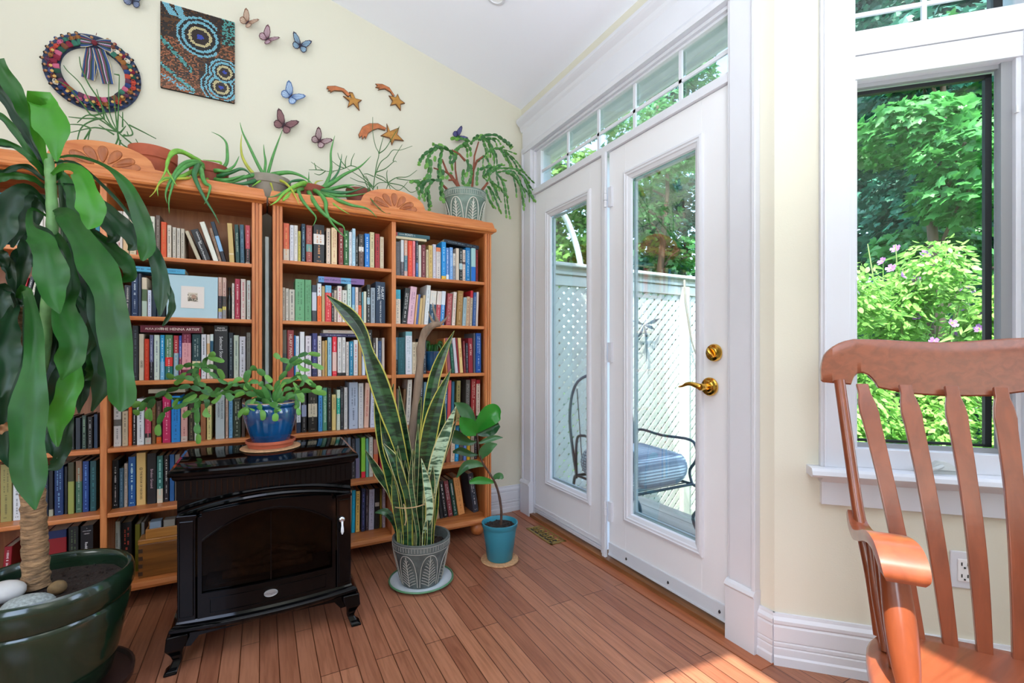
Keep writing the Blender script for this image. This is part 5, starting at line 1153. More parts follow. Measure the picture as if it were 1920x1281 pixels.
leaves = [
 ([(90, 318, 1.35), (72, 250, 1.30), (78, 190, 1.22), (97, 240, 1.18), (106, 303, 1.17)], [4, 12, 26, 31, 2], LB3),
 ([(88, 312, 1.35), (66, 245, 1.33), (32, 180, 1.28), (-8, 110, 1.24)], [5, 12, 17, 14], LB),
 ([(86, 315, 1.35), (55, 262, 1.34), (20, 200, 1.33), (-15, 150, 1.30)], [4, 9, 12, 10], LB2),
 ([(84, 322, 1.35), (55, 285, 1.31), (15, 228, 1.28), (-12, 212, 1.26)], [4, 6, 7, 7], LB),
 ([(84, 330, 1.35), (60, 300, 1.31), (25, 272, 1.29), (-12, 264, 1.25)], [4, 6, 6, 8], LB),
 ([(84, 338, 1.36), (45, 312, 1.33), (15, 320, 1.30), (-12, 342, 1.28)], [3, 5, 6, 10], LB2),
 ([(84, 352, 1.36), (60, 335, 1.30), (20, 330, 1.27), (-8, 336, 1.25)], [4, 7, 8, 10], LB),
 ([(94, 330, 1.35), (118, 313, 1.30), (148, 322, 1.25), (166, 370, 1.22), (172, 408, 1.21), (165, 430, 1.20)], [4, 7, 16, 25, 25, 2], LB3),
 ([(88, 385, 1.35), (60, 355, 1.30), (30, 362, 1.26), (15, 395, 1.24), (8, 435, 1.23), (0, 468, 1.22)], [4, 7, 18, 21, 19, 3], LB2),
 ([(92, 408, 1.35), (60, 392, 1.31), (56, 425, 1.26), (78, 452, 1.22), (95, 500, 1.20), (98, 545, 1.19), (112, 588, 1.18)], [3, 4, 9, 25, 30, 28, 2], LB),
 ([(96, 400, 1.35), (118, 400, 1.30), (145, 435, 1.26), (178, 490, 1.23), (203, 545, 1.22), (213, 610, 1.21), (224, 690, 1.20), (230, 748, 1.20), (226, 772, 1.20)], [4, 16, 27, 34, 34, 30, 30, 24, 4], LB),
 ([(92, 300, 1.36), (135, 292, 1.33), (185, 305, 1.30), (222, 330, 1.27), (248, 368, 1.25), (268, 420, 1.24), (275, 460, 1.23), (266, 489, 1.23)], [3, 3, 4, 8, 17, 17, 20, 3], LB),
 ([(94, 306, 1.36), (140, 305, 1.34), (190, 345, 1.32), (240, 400, 1.30), (286, 470, 1.28), (302, 530, 1.27), (300, 592, 1.27)], [3, 3, 4, 4, 12, 19, 3], LB2),
 ([(300, 500, 1.30), (318, 545, 1.28), (322, 580, 1.28), (305, 612, 1.28)], [4, 6, 7, 2], LB2),
 ([(96, 345, 1.36), (150, 350, 1.33), (196, 388, 1.31), (228, 420, 1.29), (250, 455, 1.28), (240, 470, 1.28)], [3, 3, 12, 18, 15, 2], LB2),
 ([(96, 345, 1.37), (115, 325, 1.36), (133, 360, 1.35), (142, 400, 1.35), (138, 440, 1.35)], [4, 8, 12, 13, 3], LB),
 ([(100, 430, 1.36), (120, 470, 1.31), (128, 530, 1.27), (120, 580, 1.24), (138, 640, 1.22), (128, 680, 1.21), (115, 713, 1.21)], [4, 12, 20, 24, 29, 24, 2], LB),
 ([(34, 560, 1.38), (48, 540, 1.32), (62, 600, 1.24), (64, 680, 1.20), (54, 770, 1.17), (52, 850, 1.15), (60, 920, 1.14), (66, 956, 1.14)], [5, 10, 13, 22, 32, 34, 22, 2], LB),
 ([(32, 570, 1.38), (18, 600, 1.32), (10, 650, 1.27), (12, 700, 1.25), (0, 745, 1.24)], [5, 16, 30, 28, 4], LB2),
 ([(30, 570, 1.38), (8, 540, 1.36), (2, 580, 1.34), (5, 640, 1.34)], [5, 12, 20, 16], LB2),
 ([(108, 560, 1.38), (130, 640, 1.33), (136, 700, 1.28), (122, 750, 1.26), (106, 800, 1.25), (108, 838, 1.25)], [4, 12, 20, 24, 18, 2], LB3),
 ([(100, 540, 1.40), (150, 600, 1.38), (165, 680, 1.36), (152, 730, 1.35), (148, 775, 1.35)], [4, 10, 16, 17, 2], LB2),
 ([(104, 520, 1.40), (160, 580, 1.37), (190, 660, 1.35), (192, 720, 1.34), (172, 772, 1.34)], [4, 10, 18, 20, 2], LB2),
 ([(104, 480, 1.40), (150, 500, 1.37), (178, 570, 1.34), (180, 620, 1.33), (160, 665, 1.33)], [4, 12, 18, 20, 3], LB2),
 ([(104, 560, 1.40), (150, 620, 1.37), (180, 665, 1.35), (176, 700, 1.34), (158, 712, 1.34)], [4, 10, 20, 18, 3], LB),
 ([(98, 410, 1.38), (150, 425, 1.36), (195, 455, 1.34), (230, 485, 1.33), (244, 515, 1.33), (225, 530, 1.33)], [3, 6, 13, 16, 14, 2], LB),
 ([(90, 400, 1.40), (78, 370, 1.39), (66, 395, 1.39), (62, 440, 1.39)], [4, 10, 15, 8], LB2),
 ([(34, 565, 1.40), (45, 500, 1.39), (52, 450, 1.39), (44, 410, 1.39)], [4, 12, 15, 3], LB2),
 ([(34, 565, 1.40), (18, 500, 1.38), (-5, 470, 1.36)], [4, 10, 12], LB2),
 ([(104, 620, 1.40), (86, 680, 1.37), (84, 760, 1.36), (96, 830, 1.35), (105, 860, 1.35)], [5, 18, 20, 16, 2], LB2),
 ([(104, 700, 1.40), (126, 780, 1.37), (120, 835, 1.36), (104, 872, 1.35), (84, 880, 1.35)], [4, 9, 14, 13, 2], LB2),
 ([(40, 640, 1.40), (20, 700, 1.37), (8, 780, 1.36), (12, 850, 1.36), (25, 880, 1.36)], [5, 18, 22, 16, 2], LB2),
 ([(100, 450, 1.41), (85, 530, 1.40), (95, 620, 1.39), (88, 700, 1.39), (92, 740, 1.39)], [5, 16, 22, 18, 3], LB2),
 ([(60, 500, 1.41), (40, 470, 1.40), (30, 520, 1.39), (36, 590, 1.39)], [4, 10, 16, 3], LB2),
 ([(100, 480, 1.41), (130, 450, 1.40), (150, 500, 1.39), (155, 580, 1.39), (150, 640, 1.39)], [4, 10, 15, 15, 3], LB2),
 ([(104, 520, 1.42), (128, 600, 1.41), (165, 640, 1.41), (185, 720, 1.40)], [4, 14, 17, 4], LB2),
]
for l in leaves: L(*l)
jr = random.Random(77)
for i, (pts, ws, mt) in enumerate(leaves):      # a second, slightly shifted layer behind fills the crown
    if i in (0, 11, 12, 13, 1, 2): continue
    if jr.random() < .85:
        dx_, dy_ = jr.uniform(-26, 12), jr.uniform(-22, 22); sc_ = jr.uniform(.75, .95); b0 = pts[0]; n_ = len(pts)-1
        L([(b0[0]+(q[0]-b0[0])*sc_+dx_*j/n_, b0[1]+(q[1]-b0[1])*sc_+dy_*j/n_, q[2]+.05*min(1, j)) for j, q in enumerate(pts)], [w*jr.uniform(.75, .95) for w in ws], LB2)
DRY = M('dry_leaf', '#8c6440', .8, var=.3, vscale=20)
for pts, ws in (([(42, 650, 1.36), (40, 700, 1.34), (46, 740, 1.33), (34, 790, 1.33), (20, 812, 1.33)], [3, 6, 7, 5, 2]), ([(30, 790, 1.36), (12, 800, 1.34), (-6, 812, 1.33)], [4, 9, 8])): L(pts, ws, DRY, wave=.5)
# stones in the pot
def stone(c, rx, ry, rz, m, label, seed):
    r = random.Random(seed); mb = MB(); rings = []
    for j in range(10):
        a = math.pi*(.02+.96*j/9); rings.append([(c[0]+rx*math.sin(a)*math.cos(q)*(1+.05*math.sin(3*q+seed)), c[1]+ry*math.sin(a)*math.sin(q)*(1+.05*math.cos(2*q)), c[2]-rz*math.cos(a)) for q in [2*math.pi*k/20 for k in range(20)]])
    mb.loft(rings); return tag(mb.build('stone', m, smooth=True, angle=0), label, 'stone', 'stones lying in the green pot')
GRAN = M('granite', '#8c9290', .8, var=.35, vscale=160, bump=.3, bscale=80)
sz = .058+.290
q = P(50, 1118, 1.25); stone((q.x, q.y, sz+.024), .056, .044, .028, GRAN, 'speckled grey granite stone in front of the trunk in the green pot', 1)
q = P(8, 1105, 1.32); stone((q.x, q.y, sz+.025), .045, .040, .030, M('white_stone', '#c4c0bc', .7, var=.1), 'white stone at the left edge inside the green pot', 2)
q = P(108, 1082, 1.36); stone((q.x, q.y, sz+.018), .022, .020, .020, M('tan_stone', '#6c5434', .8, var=.3, vscale=60), 'small tan stone right of the trunk in the green pot', 3)

# ---------------- embossed grey pot builder
GP = M('weathered_stoneware', '#565b57', .7, var=.3, vscale=22, bump=.3, bscale=50)
GP2 = M('verdigris_stoneware', '#71857c', .65, var=.3, vscale=22, bump=.25, bscale=50); RIMM = M('emboss_pale', '#a39e92', .8)
def embossed_pot(par, c, r0, r1, h, m, soilz, rm=RIMM, q=1.0):
    p = pot(par, c, [(r0*.96, 0), (r0, .006), (r0+(r1-r0)*.55, h*.62), (r1*.985, h*.80), (r1*1.0, h*.82), (r1*1.015, h*.93), (r1*1.03, h)], [(r1*.95, h), (r1*.93, h*.96), (r1*.90, soilz), (r1*.5, soilz-.01)], soilz, m, 'embossed_pot', 56)
    mb = MB()
    def rad(z): return r0+(r1-r0)*(z/(h*.80)) if z < h*.8 else r1
    def pt(a, z, o=.0012): r = rad(z)+o; return (c[0]+r*math.cos(a), c[1]+r*math.sin(a), c[2]+z)
    for k in range(7):
        a0 = 2*math.pi*k/7+.25; hw_ = math.pi/7*.88
        arch = [pt(a0+hw_*math.sin(t)*(1 if True else 0), h*.05+h*.70*math.cos(t/2)**1.0 if False else h*.05+h*.72*(1-abs(t/1.57)**2.2)) for t in [-1.57+3.14*j/16 for j in range(17)]]
        mb.tube(arch, .0016*q, 5); mb.tube([pt(a0, h*.05), pt(a0, h*.74)], .0018*q, 5)
        for j in range(9):
            z = h*(.06+.065*j); wv = hw_*.92*(1-((j+2.2)/11.5)**2)
            for sg in (-1, 1): mb.tube([pt(a0, z), pt(a0+sg*wv*.5, z+h*.06), pt(a0+sg*wv*.95, z+h*.09)], .0012*q, 4)
    for k in range(60):
        a0 = 2*math.pi*k/60; mb.tube([pt(a0, h*.85, .002), pt(a0, h*.94, .004)], .0009, 4)
    for zz in (.82, .955): mb.tube([pt(2*math.pi*j/48, h*zz, .003) for j in range(49)], .0010, 4)
    mb.build('leaf_relief', rm, par); return p

# ---------------- snake plant
sp_ = P(790, 1090, 2.139); scx_, scy_ = sp_.x, sp_.y
sau = thing('saucer', 'white enamel saucer with green rim under the snake plant pot', 'saucer', (scx_, scy_, 0))
MB().lathe([(.10, 0), (.118, .002), (.142, .014), (.146, .019), (.143, .020), (.137, .015), (.116, .007), (.10, .006)], (scx_, scy_, 0), 48).build('dish', M('white_enamel', '#c8d0d4', .2), sau, smooth=True, angle=40)
MB().tube([(scx_+.1435*math.cos(2*math.pi*k/48), scy_+.1435*math.sin(2*math.pi*k/48), .0185) for k in range(49)], .0042, 8).build('green_rim', M('green_enamel', '#4c7a54', .3), sau, smooth=True)
sn = thing('snake_plant', 'tall variegated snake plant tied with twine in grey embossed pot', 'potted plant', (scx_, scy_, .0075))
embossed_pot(sn, (scx_, scy_, .0078), .092, .127, .205, GP, .165)
def snake_mat(name, a, b_):
    m = bpy.data.materials.new(name); m.use_nodes = True; nt = m.node_tree; L_ = nt.links.new; bs = nt.nodes['Principled BSDF']
    tc = nt.nodes.new('ShaderNodeTexCoord'); mp = nt.nodes.new('ShaderNodeMapping'); mp.inputs['Scale'].default_value = (.35, .35, 1.4); L_(tc.outputs['Object'], mp.inputs[0])
    n = nt.nodes.new('ShaderNodeTexNoise'); n.inputs['Scale'].default_value = 42; n.inputs['Detail'].default_value = 3; n.inputs['Distortion'].default_value = .6; L_(mp.outputs[0], n.inputs['Vector'])
    r = nt.nodes.new('ShaderNodeValToRGB'); e = r.color_ramp.elements; e[0].position = .44; e[1].position = .56; e[0].color = (*lin(a), 1); e[1].color = (*lin(b_), 1)
    L_(n.outputs['Fac'], r.inputs[0]); L_(r.outputs[0], bs.inputs['Base Color']); bs.inputs['Roughness'].default_value = .3; return m
SN1 = snake_mat('snake_leaf', '#122a17', '#2f5430'); SN2 = snake_mat('snake_leaf_pale', '#2c5038', '#a4bc9c'); YEL = M('leaf_margin', '#b3ab48', .4); CREM = M('leaf_margin_cream', '#b9b27c', .4)
def S(pts, ws, mat=SN1, edge=YEL, tw=0, fold=.35, dd=0):
    pts = [(pts[0][0]*.97+776*.03, 1024, pts[0][2])]+list(pts); ws = [ws[0]*.9]+[w*.86 for w in ws]
    P3 = [P(p[0], p[1], p[2]+dd) for p in pts]; W = [w*p[2]/FPX for w, p in zip(ws, pts)]; mb = MB()
    strip_leaf(mb, P3, W, n=30, fold=fold, wave=.05, wf=2, twist=tw, cols=15, edge=1, ph=pts[0][0]*.3); return mb.build('leaf', [mat, edge], sn, smooth=True, angle=0, solid=.0022)
D = 2.13
snl = [
 ([(772, 1000, D), (768, 940, D-.01), (752, 850, D-.04), (728, 770, D-.07), (706, 705, D-.09), (690, 660, D-.10), (676, 620, D-.11), (652, 588, D-.12), (612, 553, D-.12)], [8, 10, 12, 20, 20, 12, 14, 15, .5], SN1, YEL),
 ([(784, 1000, D), (792, 900, D-.01), (800, 800, D), (812, 720, D), (828, 670, D), (852, 620, D)], [6, 10, 12, 13, 10, .3], SN1, YEL),
 ([(788, 1000, D-.02), (793, 900, D-.04), (806, 810, D-.05), (822, 750, D-.05), (846, 692, D-.04)], [8, 15, 18, 13, .3], SN1, YEL),
 ([(802, 1000, D-.03), (806, 930, D-.05), (820, 860, D-.06), (836, 812, D-.06), (855, 762, D-.06)], [9, 13, 15, 12, .4], SN2, CREM),
 ([(776, 1000, D+.02), (768, 880, D+.02), (756, 800, D+.02), (748, 724, D+.02)], [5, 9, 9, .4], SN1, CREM),
 ([(756, 1000, D), (736, 900, D-.01), (716, 800, D-.01), (703, 705, D-.01)], [7, 15, 15, 1], SN1, YEL),
 ([(766, 1000, D-.04), (748, 900, D-.05), (728, 840, D-.05), (712, 760, D-.05)], [6, 10, 12, 1], SN1, YEL),
 ([(748, 1000, D), (734, 930, D-.01), (708, 885, D-.02), (684, 843, D-.02)], [4, 6, 9, .4], SN1, CREM),
 ([(762, 1000, D-.05), (758, 930, D-.06), (742, 870, D-.07), (719, 832, D-.07)], [5, 9, 12, 1], SN1, CREM),
 ([(776, 1000, D-.05), (780, 920, D-.06), (782, 850, D-.06), (784, 795, D-.06)], [4, 4, 5, .5], SN1, CREM),
 ([(744, 1000, D-.03), (736, 975, D-.05), (722, 960, D-.06), (702, 962, D-.06)], [3, 6, 8, .6], SN1, SN1),
 ([(780, 1000, D+.03), (800, 880, D+.03), (824, 800, D+.03), (832, 740, D+.03)], [6, 12, 12, 1], SN1, YEL),
 ([(764, 1000, D+.04), (770, 900, D+.04), (778, 810, D+.04), (790, 745, D+.04)], [6, 12, 12, 1], SN1, YEL),
 ([(790, 1000, D+.01), (815, 900, D), (838, 830, D), (856, 788, D)], [6, 8, 8, .5], SN1, CREM),
 ([(752, 1000, D+.02), (742, 880, D+.02), (728, 790, D+.02), (738, 720, D+.02)], [7, 12, 10, 1], SN1, YEL),
 ([(796, 1000, D-.05), (806, 960, D-.08), (800, 905, D-.08), (790, 860, D-.08)], [5, 8, 8, .5], SN2, CREM),
 ([(770, 1000, D-.06), (765, 940, D-.08), (752, 890, D-.09), (742, 846, D-.09)], [5, 7, 7, .5], SN1, YEL),
 ([(784, 1000, D-.06), (776, 950, D-.09), (770, 900, D-.09), (774, 842, D-.09)], [4, 5, 5, .5], SN1, CREM),
 ([(750, 1000, D-.06), (744, 960, D-.08), (740, 925, D-.08), (736, 890, D-.08)], [6, 8, 7, .5], SN1, YEL),
 ([(808, 1000, D+.01), (815, 960, D), (818, 930, D), (822, 890, D)], [6, 7, 6, .5], SN1, YEL),
]
for l in snl: S(*l)
jr = random.Random(31)
for k in range(16):      # the tight bundle of shorter blades inside the twine
    x0_ = 748+4.1*k; ht = jr.uniform(815, 905); ln_ = (x0_-779)*jr.uniform(.15, .55); dz = jr.uniform(-.07, .03)
    S([(x0_, 1000, D+dz), (x0_+ln_*.2, 940, D+dz), (x0_+ln_*.6, (940+ht)/2, D+dz), (x0_+ln_, ht, D+dz)], [5, 7, 8, .4], SN1, YEL if k % 2 else CREM)
# twine round the leaves
TW = M('jute_twine', '#b89a70', .9, bump=.5, bscale=200)
tc_ = P(769, 940, D-.01); ring = []
for k in range(37):
    a = 2*math.pi*k/36; ring.append((tc_.x+.084*math.cos(a), tc_.y+.098*math.sin(a), tc_.z+.006*math.cos(a+.5)))
MB().tube(ring, .0024, 6).build('twine', TW, sn, smooth=True)
MB().tube([P(757, 945, D-.13), P(760, 960, D-.135), P(762, 975, D-.135), P(759, 985, D-.135)], .0022, 6).build('twine_end', TW, sn, smooth=True)
# driftwood branch
DW = M('driftwood', '#84705f', .85, var=.35, vscale=22, bump=.6, bscale=40, stretch=(1, 1, .25))
dw = thing('driftwood_branch', 'bare grey driftwood branch standing among the snake plant leaves', 'branch', tuple(P(772, 1000, D+.06)))
cr = crom([tuple(P(*q)) for q in ((766, 1002, D+.06), (768, 900, D+.06), (774, 800, D+.05), (783, 730, D+.04), (788, 680, D+.03), (790, 645, D+.02), (798, 622, D+.01), (812, 610, D), (826, 608, D))], 40)
MB().tube(cr, [.018+.002*math.sin(k*.9) for k in range(34)]+[.016, .015, .014, .013, .012, .010], 12).build('stem', DW, dw, smooth=True)
for e in (((816, 610, D), (808, 597, D), (803, 584, D)), ((822, 606, D), (817, 594, D), (813, 580, D), (811, 568, D)), ((826, 608, D), (834, 600, D), (842, 590, D))):
    MB().tube([P(*q) for q in e], [.009]+[.005]*(len(e)-2)+[.0012], 8).build('twig', DW, dw, smooth=True)

# ---------------- small blue pot with spider plant inside the bookcase
bx = PY(730+848/10.105, 700, -.235); z0 = .9375
bp_ = thing('potted_spider_plant', 'small green plant in blue glazed pot standing on the third shelf', 'potted plant', (bx.x, -.215, z0))
TEALG = M('blue_glaze_pot', '#1c4c74', .12, var=.3, vscale=12, coat=.7)
pot(bp_, (bx.x, -.215, z0+.014), [(.032, 0), (.036, .004), (.044, .05), (.048, .085), (.050, .100), (.052, .104), (.052, .110)], [(.048, .110), (.045, .098), (.03, .096)], .097, TEALG, 'glazed_pot', 36)
MB().lathe([(.03, 0), (.046, .001), (.051, .012), (.048, .0135), (.044, .010), (.03, .010)], (bx.x, -.215, z0+.0006), 32).build('drip_tray', TERRA, bp_, smooth=True)
rr = random.Random(4)
for k in range(22):
    a = rr.uniform(0, 6.28); l = rr.uniform(.035, .055); r0_ = .02; hgt = rr.uniform(.03, .065); c0 = Vector((bx.x+r0_*math.cos(a), -.215+r0_*math.sin(a)*.6, z0+.115))
    e = Vector((math.cos(a), math.sin(a)*.5, 0)); mb = MB(); strip_leaf(mb, [c0, c0+e*l*.4+Vector((0, 0, hgt)), c0+e*l*.8+Vector((0, 0, hgt*.9)), c0+e*l+Vector((0, 0, hgt*.3))], [.003, .0055, .0045, .0005], n=10, fold=.3, cols=5); mb.build('leaf', LB, bp_, smooth=True, angle=0)

# ---------------- teal pot with the young fiddle-leaf
fc = P(937, 1047, 2.36)
cm = thing('cork_mat', 'round cork mat on the floor under the teal pot', 'mat', (fc.x, fc.y, 0), 'round cork mats')
CORK = M('cork', '#b58a62', .85, var=.25, vscale=90, bump=.2, bscale=120)
MB().lathe([(.08, 0), (.094, .001), (.096, .004), (.094, .0075), (.08, .008)], (fc.x, fc.y, .0002), 48).build('disc', CORK, cm, smooth=True, angle=40)
fg = thing('fiddle_leaf_plant', 'young fiddle leaf plant with bent stem in a teal pot', 'potted plant', (fc.x, fc.y, .0085))
pot(fg, (fc.x, fc.y, .0085), [(.060, 0), (.064, .004), (.085, .158), (.086, .163), (.090, .166), (.092, .186)], [(.087, .187), (.084, .182), (.080, .160), (.05, .158)], .163, M('teal_pot', '#2f7f92', .35), 'teal_pot', 48)
FD = 2.36
FST = M('woody_stem', '#4c3428', .9, var=.3, vscale=60, bump=.5)
MB().tube(crom([tuple(P(*q)) for q in ((939, 985, FD), (940, 960, FD), (936, 930, FD), (928, 905, FD), (916, 885, FD), (905, 868, FD), (899, 850, FD), (896, 825, FD), (893, 808, FD))], 36), [.0068-.0035*k/35+.0008*(k % 4 == 0) for k in range(36)], 10).build('stem', FST, fg, smooth=True)
FL1 = M('fiddle_leaf', '#2f8a2c', .28, var=.15, vscale=10, trans=.3); FL2 = M('fiddle_leaf_dark', '#15491c', .28, var=.15, vscale=10, trans=.15); FL3 = M('fiddle_leaf_mid', '#3f7040', .3, var=.15, vscale=10, trans=.2)
for pts, ws, mt in [
 ([(893, 812, FD), (903, 796, FD-.03), (918, 780, FD-.05), (932, 772, FD-.05), (939, 770, FD-.05)], [1.5, 13, 19, 16, 3], FL1),
 ([(894, 815, FD), (908, 810, FD), (922, 803, FD+.01), (936, 796, FD+.02)], [1.5, 10, 13, 5], FL2),
 ([(893, 810, FD), (884, 790, FD), (870, 768, FD), (852, 755, FD)], [1.5, 9, 12, 1], FL3),
 ([(894, 816, FD), (884, 806, FD-.03), (873, 795, FD-.05), (863, 783, FD-.06)], [2, 15, 14, 2], FL1),
 ([(893, 828, FD), (880, 830, FD-.01), (860, 822, FD-.03), (846, 818, FD-.04), (836, 826, FD-.04)], [1.5, 6, 12, 11, 2], FL2),
 ([(896, 832, FD), (912, 826, FD), (928, 821, FD), (943, 821, FD)], [1, 5, 5, .5], FL3),
 ([(902, 862, FD), (906, 850, FD-.01), (918, 838, FD-.02), (932, 833, FD-.02)], [1.5, 9, 9, 1], FL3),
 ([(896, 853, FD), (882, 852, FD), (864, 846, FD-.01), (849, 848, FD-.01)], [1, 5, 7, 2], FL2),
 ([(908, 874, FD), (892, 870, FD-.01), (873, 874, FD-.02), (856, 896, FD-.02)], [1.5, 7, 8, 1], FL3),
 ([(928, 905, FD), (912, 902, FD-.01), (896, 901, FD-.02), (880, 905, FD-.03)], [1.5, 6, 7, 3], FL1),
 ([(924, 900, FD), (930, 894, FD-.01), (938, 893, FD-.02), (943, 898, FD-.02)], [1.5, 5, 6, 2], FL3),
]: L(pts, ws, mt, par=fg, wave=.06, fold=.25)

# ---------------- Christmas cactus on the stove
SEG = M('cactus_segment', '#47803a', .42, var=.25, vscale=25, trans=.15); SEGB = M('cactus_segment_bright', '#6aa244', .4, var=.15, vscale=25, trans=.2); SEGD = M('cactus_segment_dark', '#2f6430', .42, var=.25, vscale=25, trans=.1)
def chain(path, d, par, seg=.044, w=.0105, mat=SEG, rng=R_, tipmat=None, name='branch'):
    """a branch of flat jointed segments along a path of photo points"""
    pts = [P(p[0], p[1], p[2] if len(p) > 2 else d) for p in path]; ln = [0]
    for a, b_ in zip(pts, pts[1:]): ln.append(ln[-1]+(b_-a).length)
    n = max(1, round(ln[-1]/seg)); cr_ = crom([tuple(q) for q in pts], n*6+1); mb = MB(); v = [Vector(q) for q in cr_]
    for i in range(n):
        s_ = v[i*6:i*6+7]; prof = [.30, .80, .98, 1, .97, .84, .34]; tw = rng.uniform(-.7, .7); dr = (CAM-s_[3]).normalized(); t = (s_[-1]-s_[0]).normalized(); fc_ = Matrix.Rotation(tw, 3, t) @ dr
        mb.mat(1 if (tipmat and i == n-1) else 0); ww = w*rng.uniform(.85, 1.12); sd_ = t.cross(fc_).normalized(); nn = sd_.cross(t); rings = []
        for q, f in zip(s_, prof): rings.append([q+sd_*(ww*f), q+nn*(.0022*f+.0004), q-sd_*(ww*f), q-nn*(.0022*f+.0004)])
        mb.loft(rings)
    return mb.build(name, [mat, tipmat or mat], par, smooth=True, angle=60)
bc = P(508, 832, 1.875); zst = .6712
cmt = thing('cork_mat', 'round cork mat on top of the black stove', 'mat', (bc.x, bc.y, zst), 'round cork mats')
MB().lathe([(.09, 0), (.1085, .001), (.110, .003), (.1085, .006), (.09, .0065)], (bc.x, bc.y, zst), 48).build('disc', CORK, cmt, smooth=True, angle=40)
tsa = tag(MB().lathe([(.05, 0), (.080, .0008), (.084, .014), (.090, .018), (.0915, .028), (.088, .0285), (.082, .018), (.05, .014)], (bc.x, bc.y, zst+.0068), 48).build('terracotta_saucer', TERRA, smooth=True, angle=40), 'terracotta saucer between the cork mat and the blue pot', 'saucer')
xc = thing('christmas_cactus', 'spreading Christmas cactus in a shiny blue pot on the stove', 'potted plant', (bc.x, bc.y, zst+.0215))
BG = M('cobalt_glaze', '#0c4474', .08, var=.3, vscale=14, coat=.9)
pot(xc, (bc.x, bc.y, zst+.0215), [(.060, 0), (.066, .004), (.082, .050), (.0955, .100), (.0985, .130), (.094, .143), (.0985, .150), (.102, .157), (.100, .162)], [(.094, .162), (.088, .150), (.085, .142), (.05, .14)], .144, BG, 'blue_pot', 52)
MB().tube([(bc.x+.0985*math.cos(2*math.pi*k/48), bc.y+.0985*math.sin(2*math.pi*k/48), zst+.1835) for k in range(49)], .0028, 6).build('bare_rim', M('rim_clay', '#a08468', .6), xc, smooth=True)
DX = 1.86
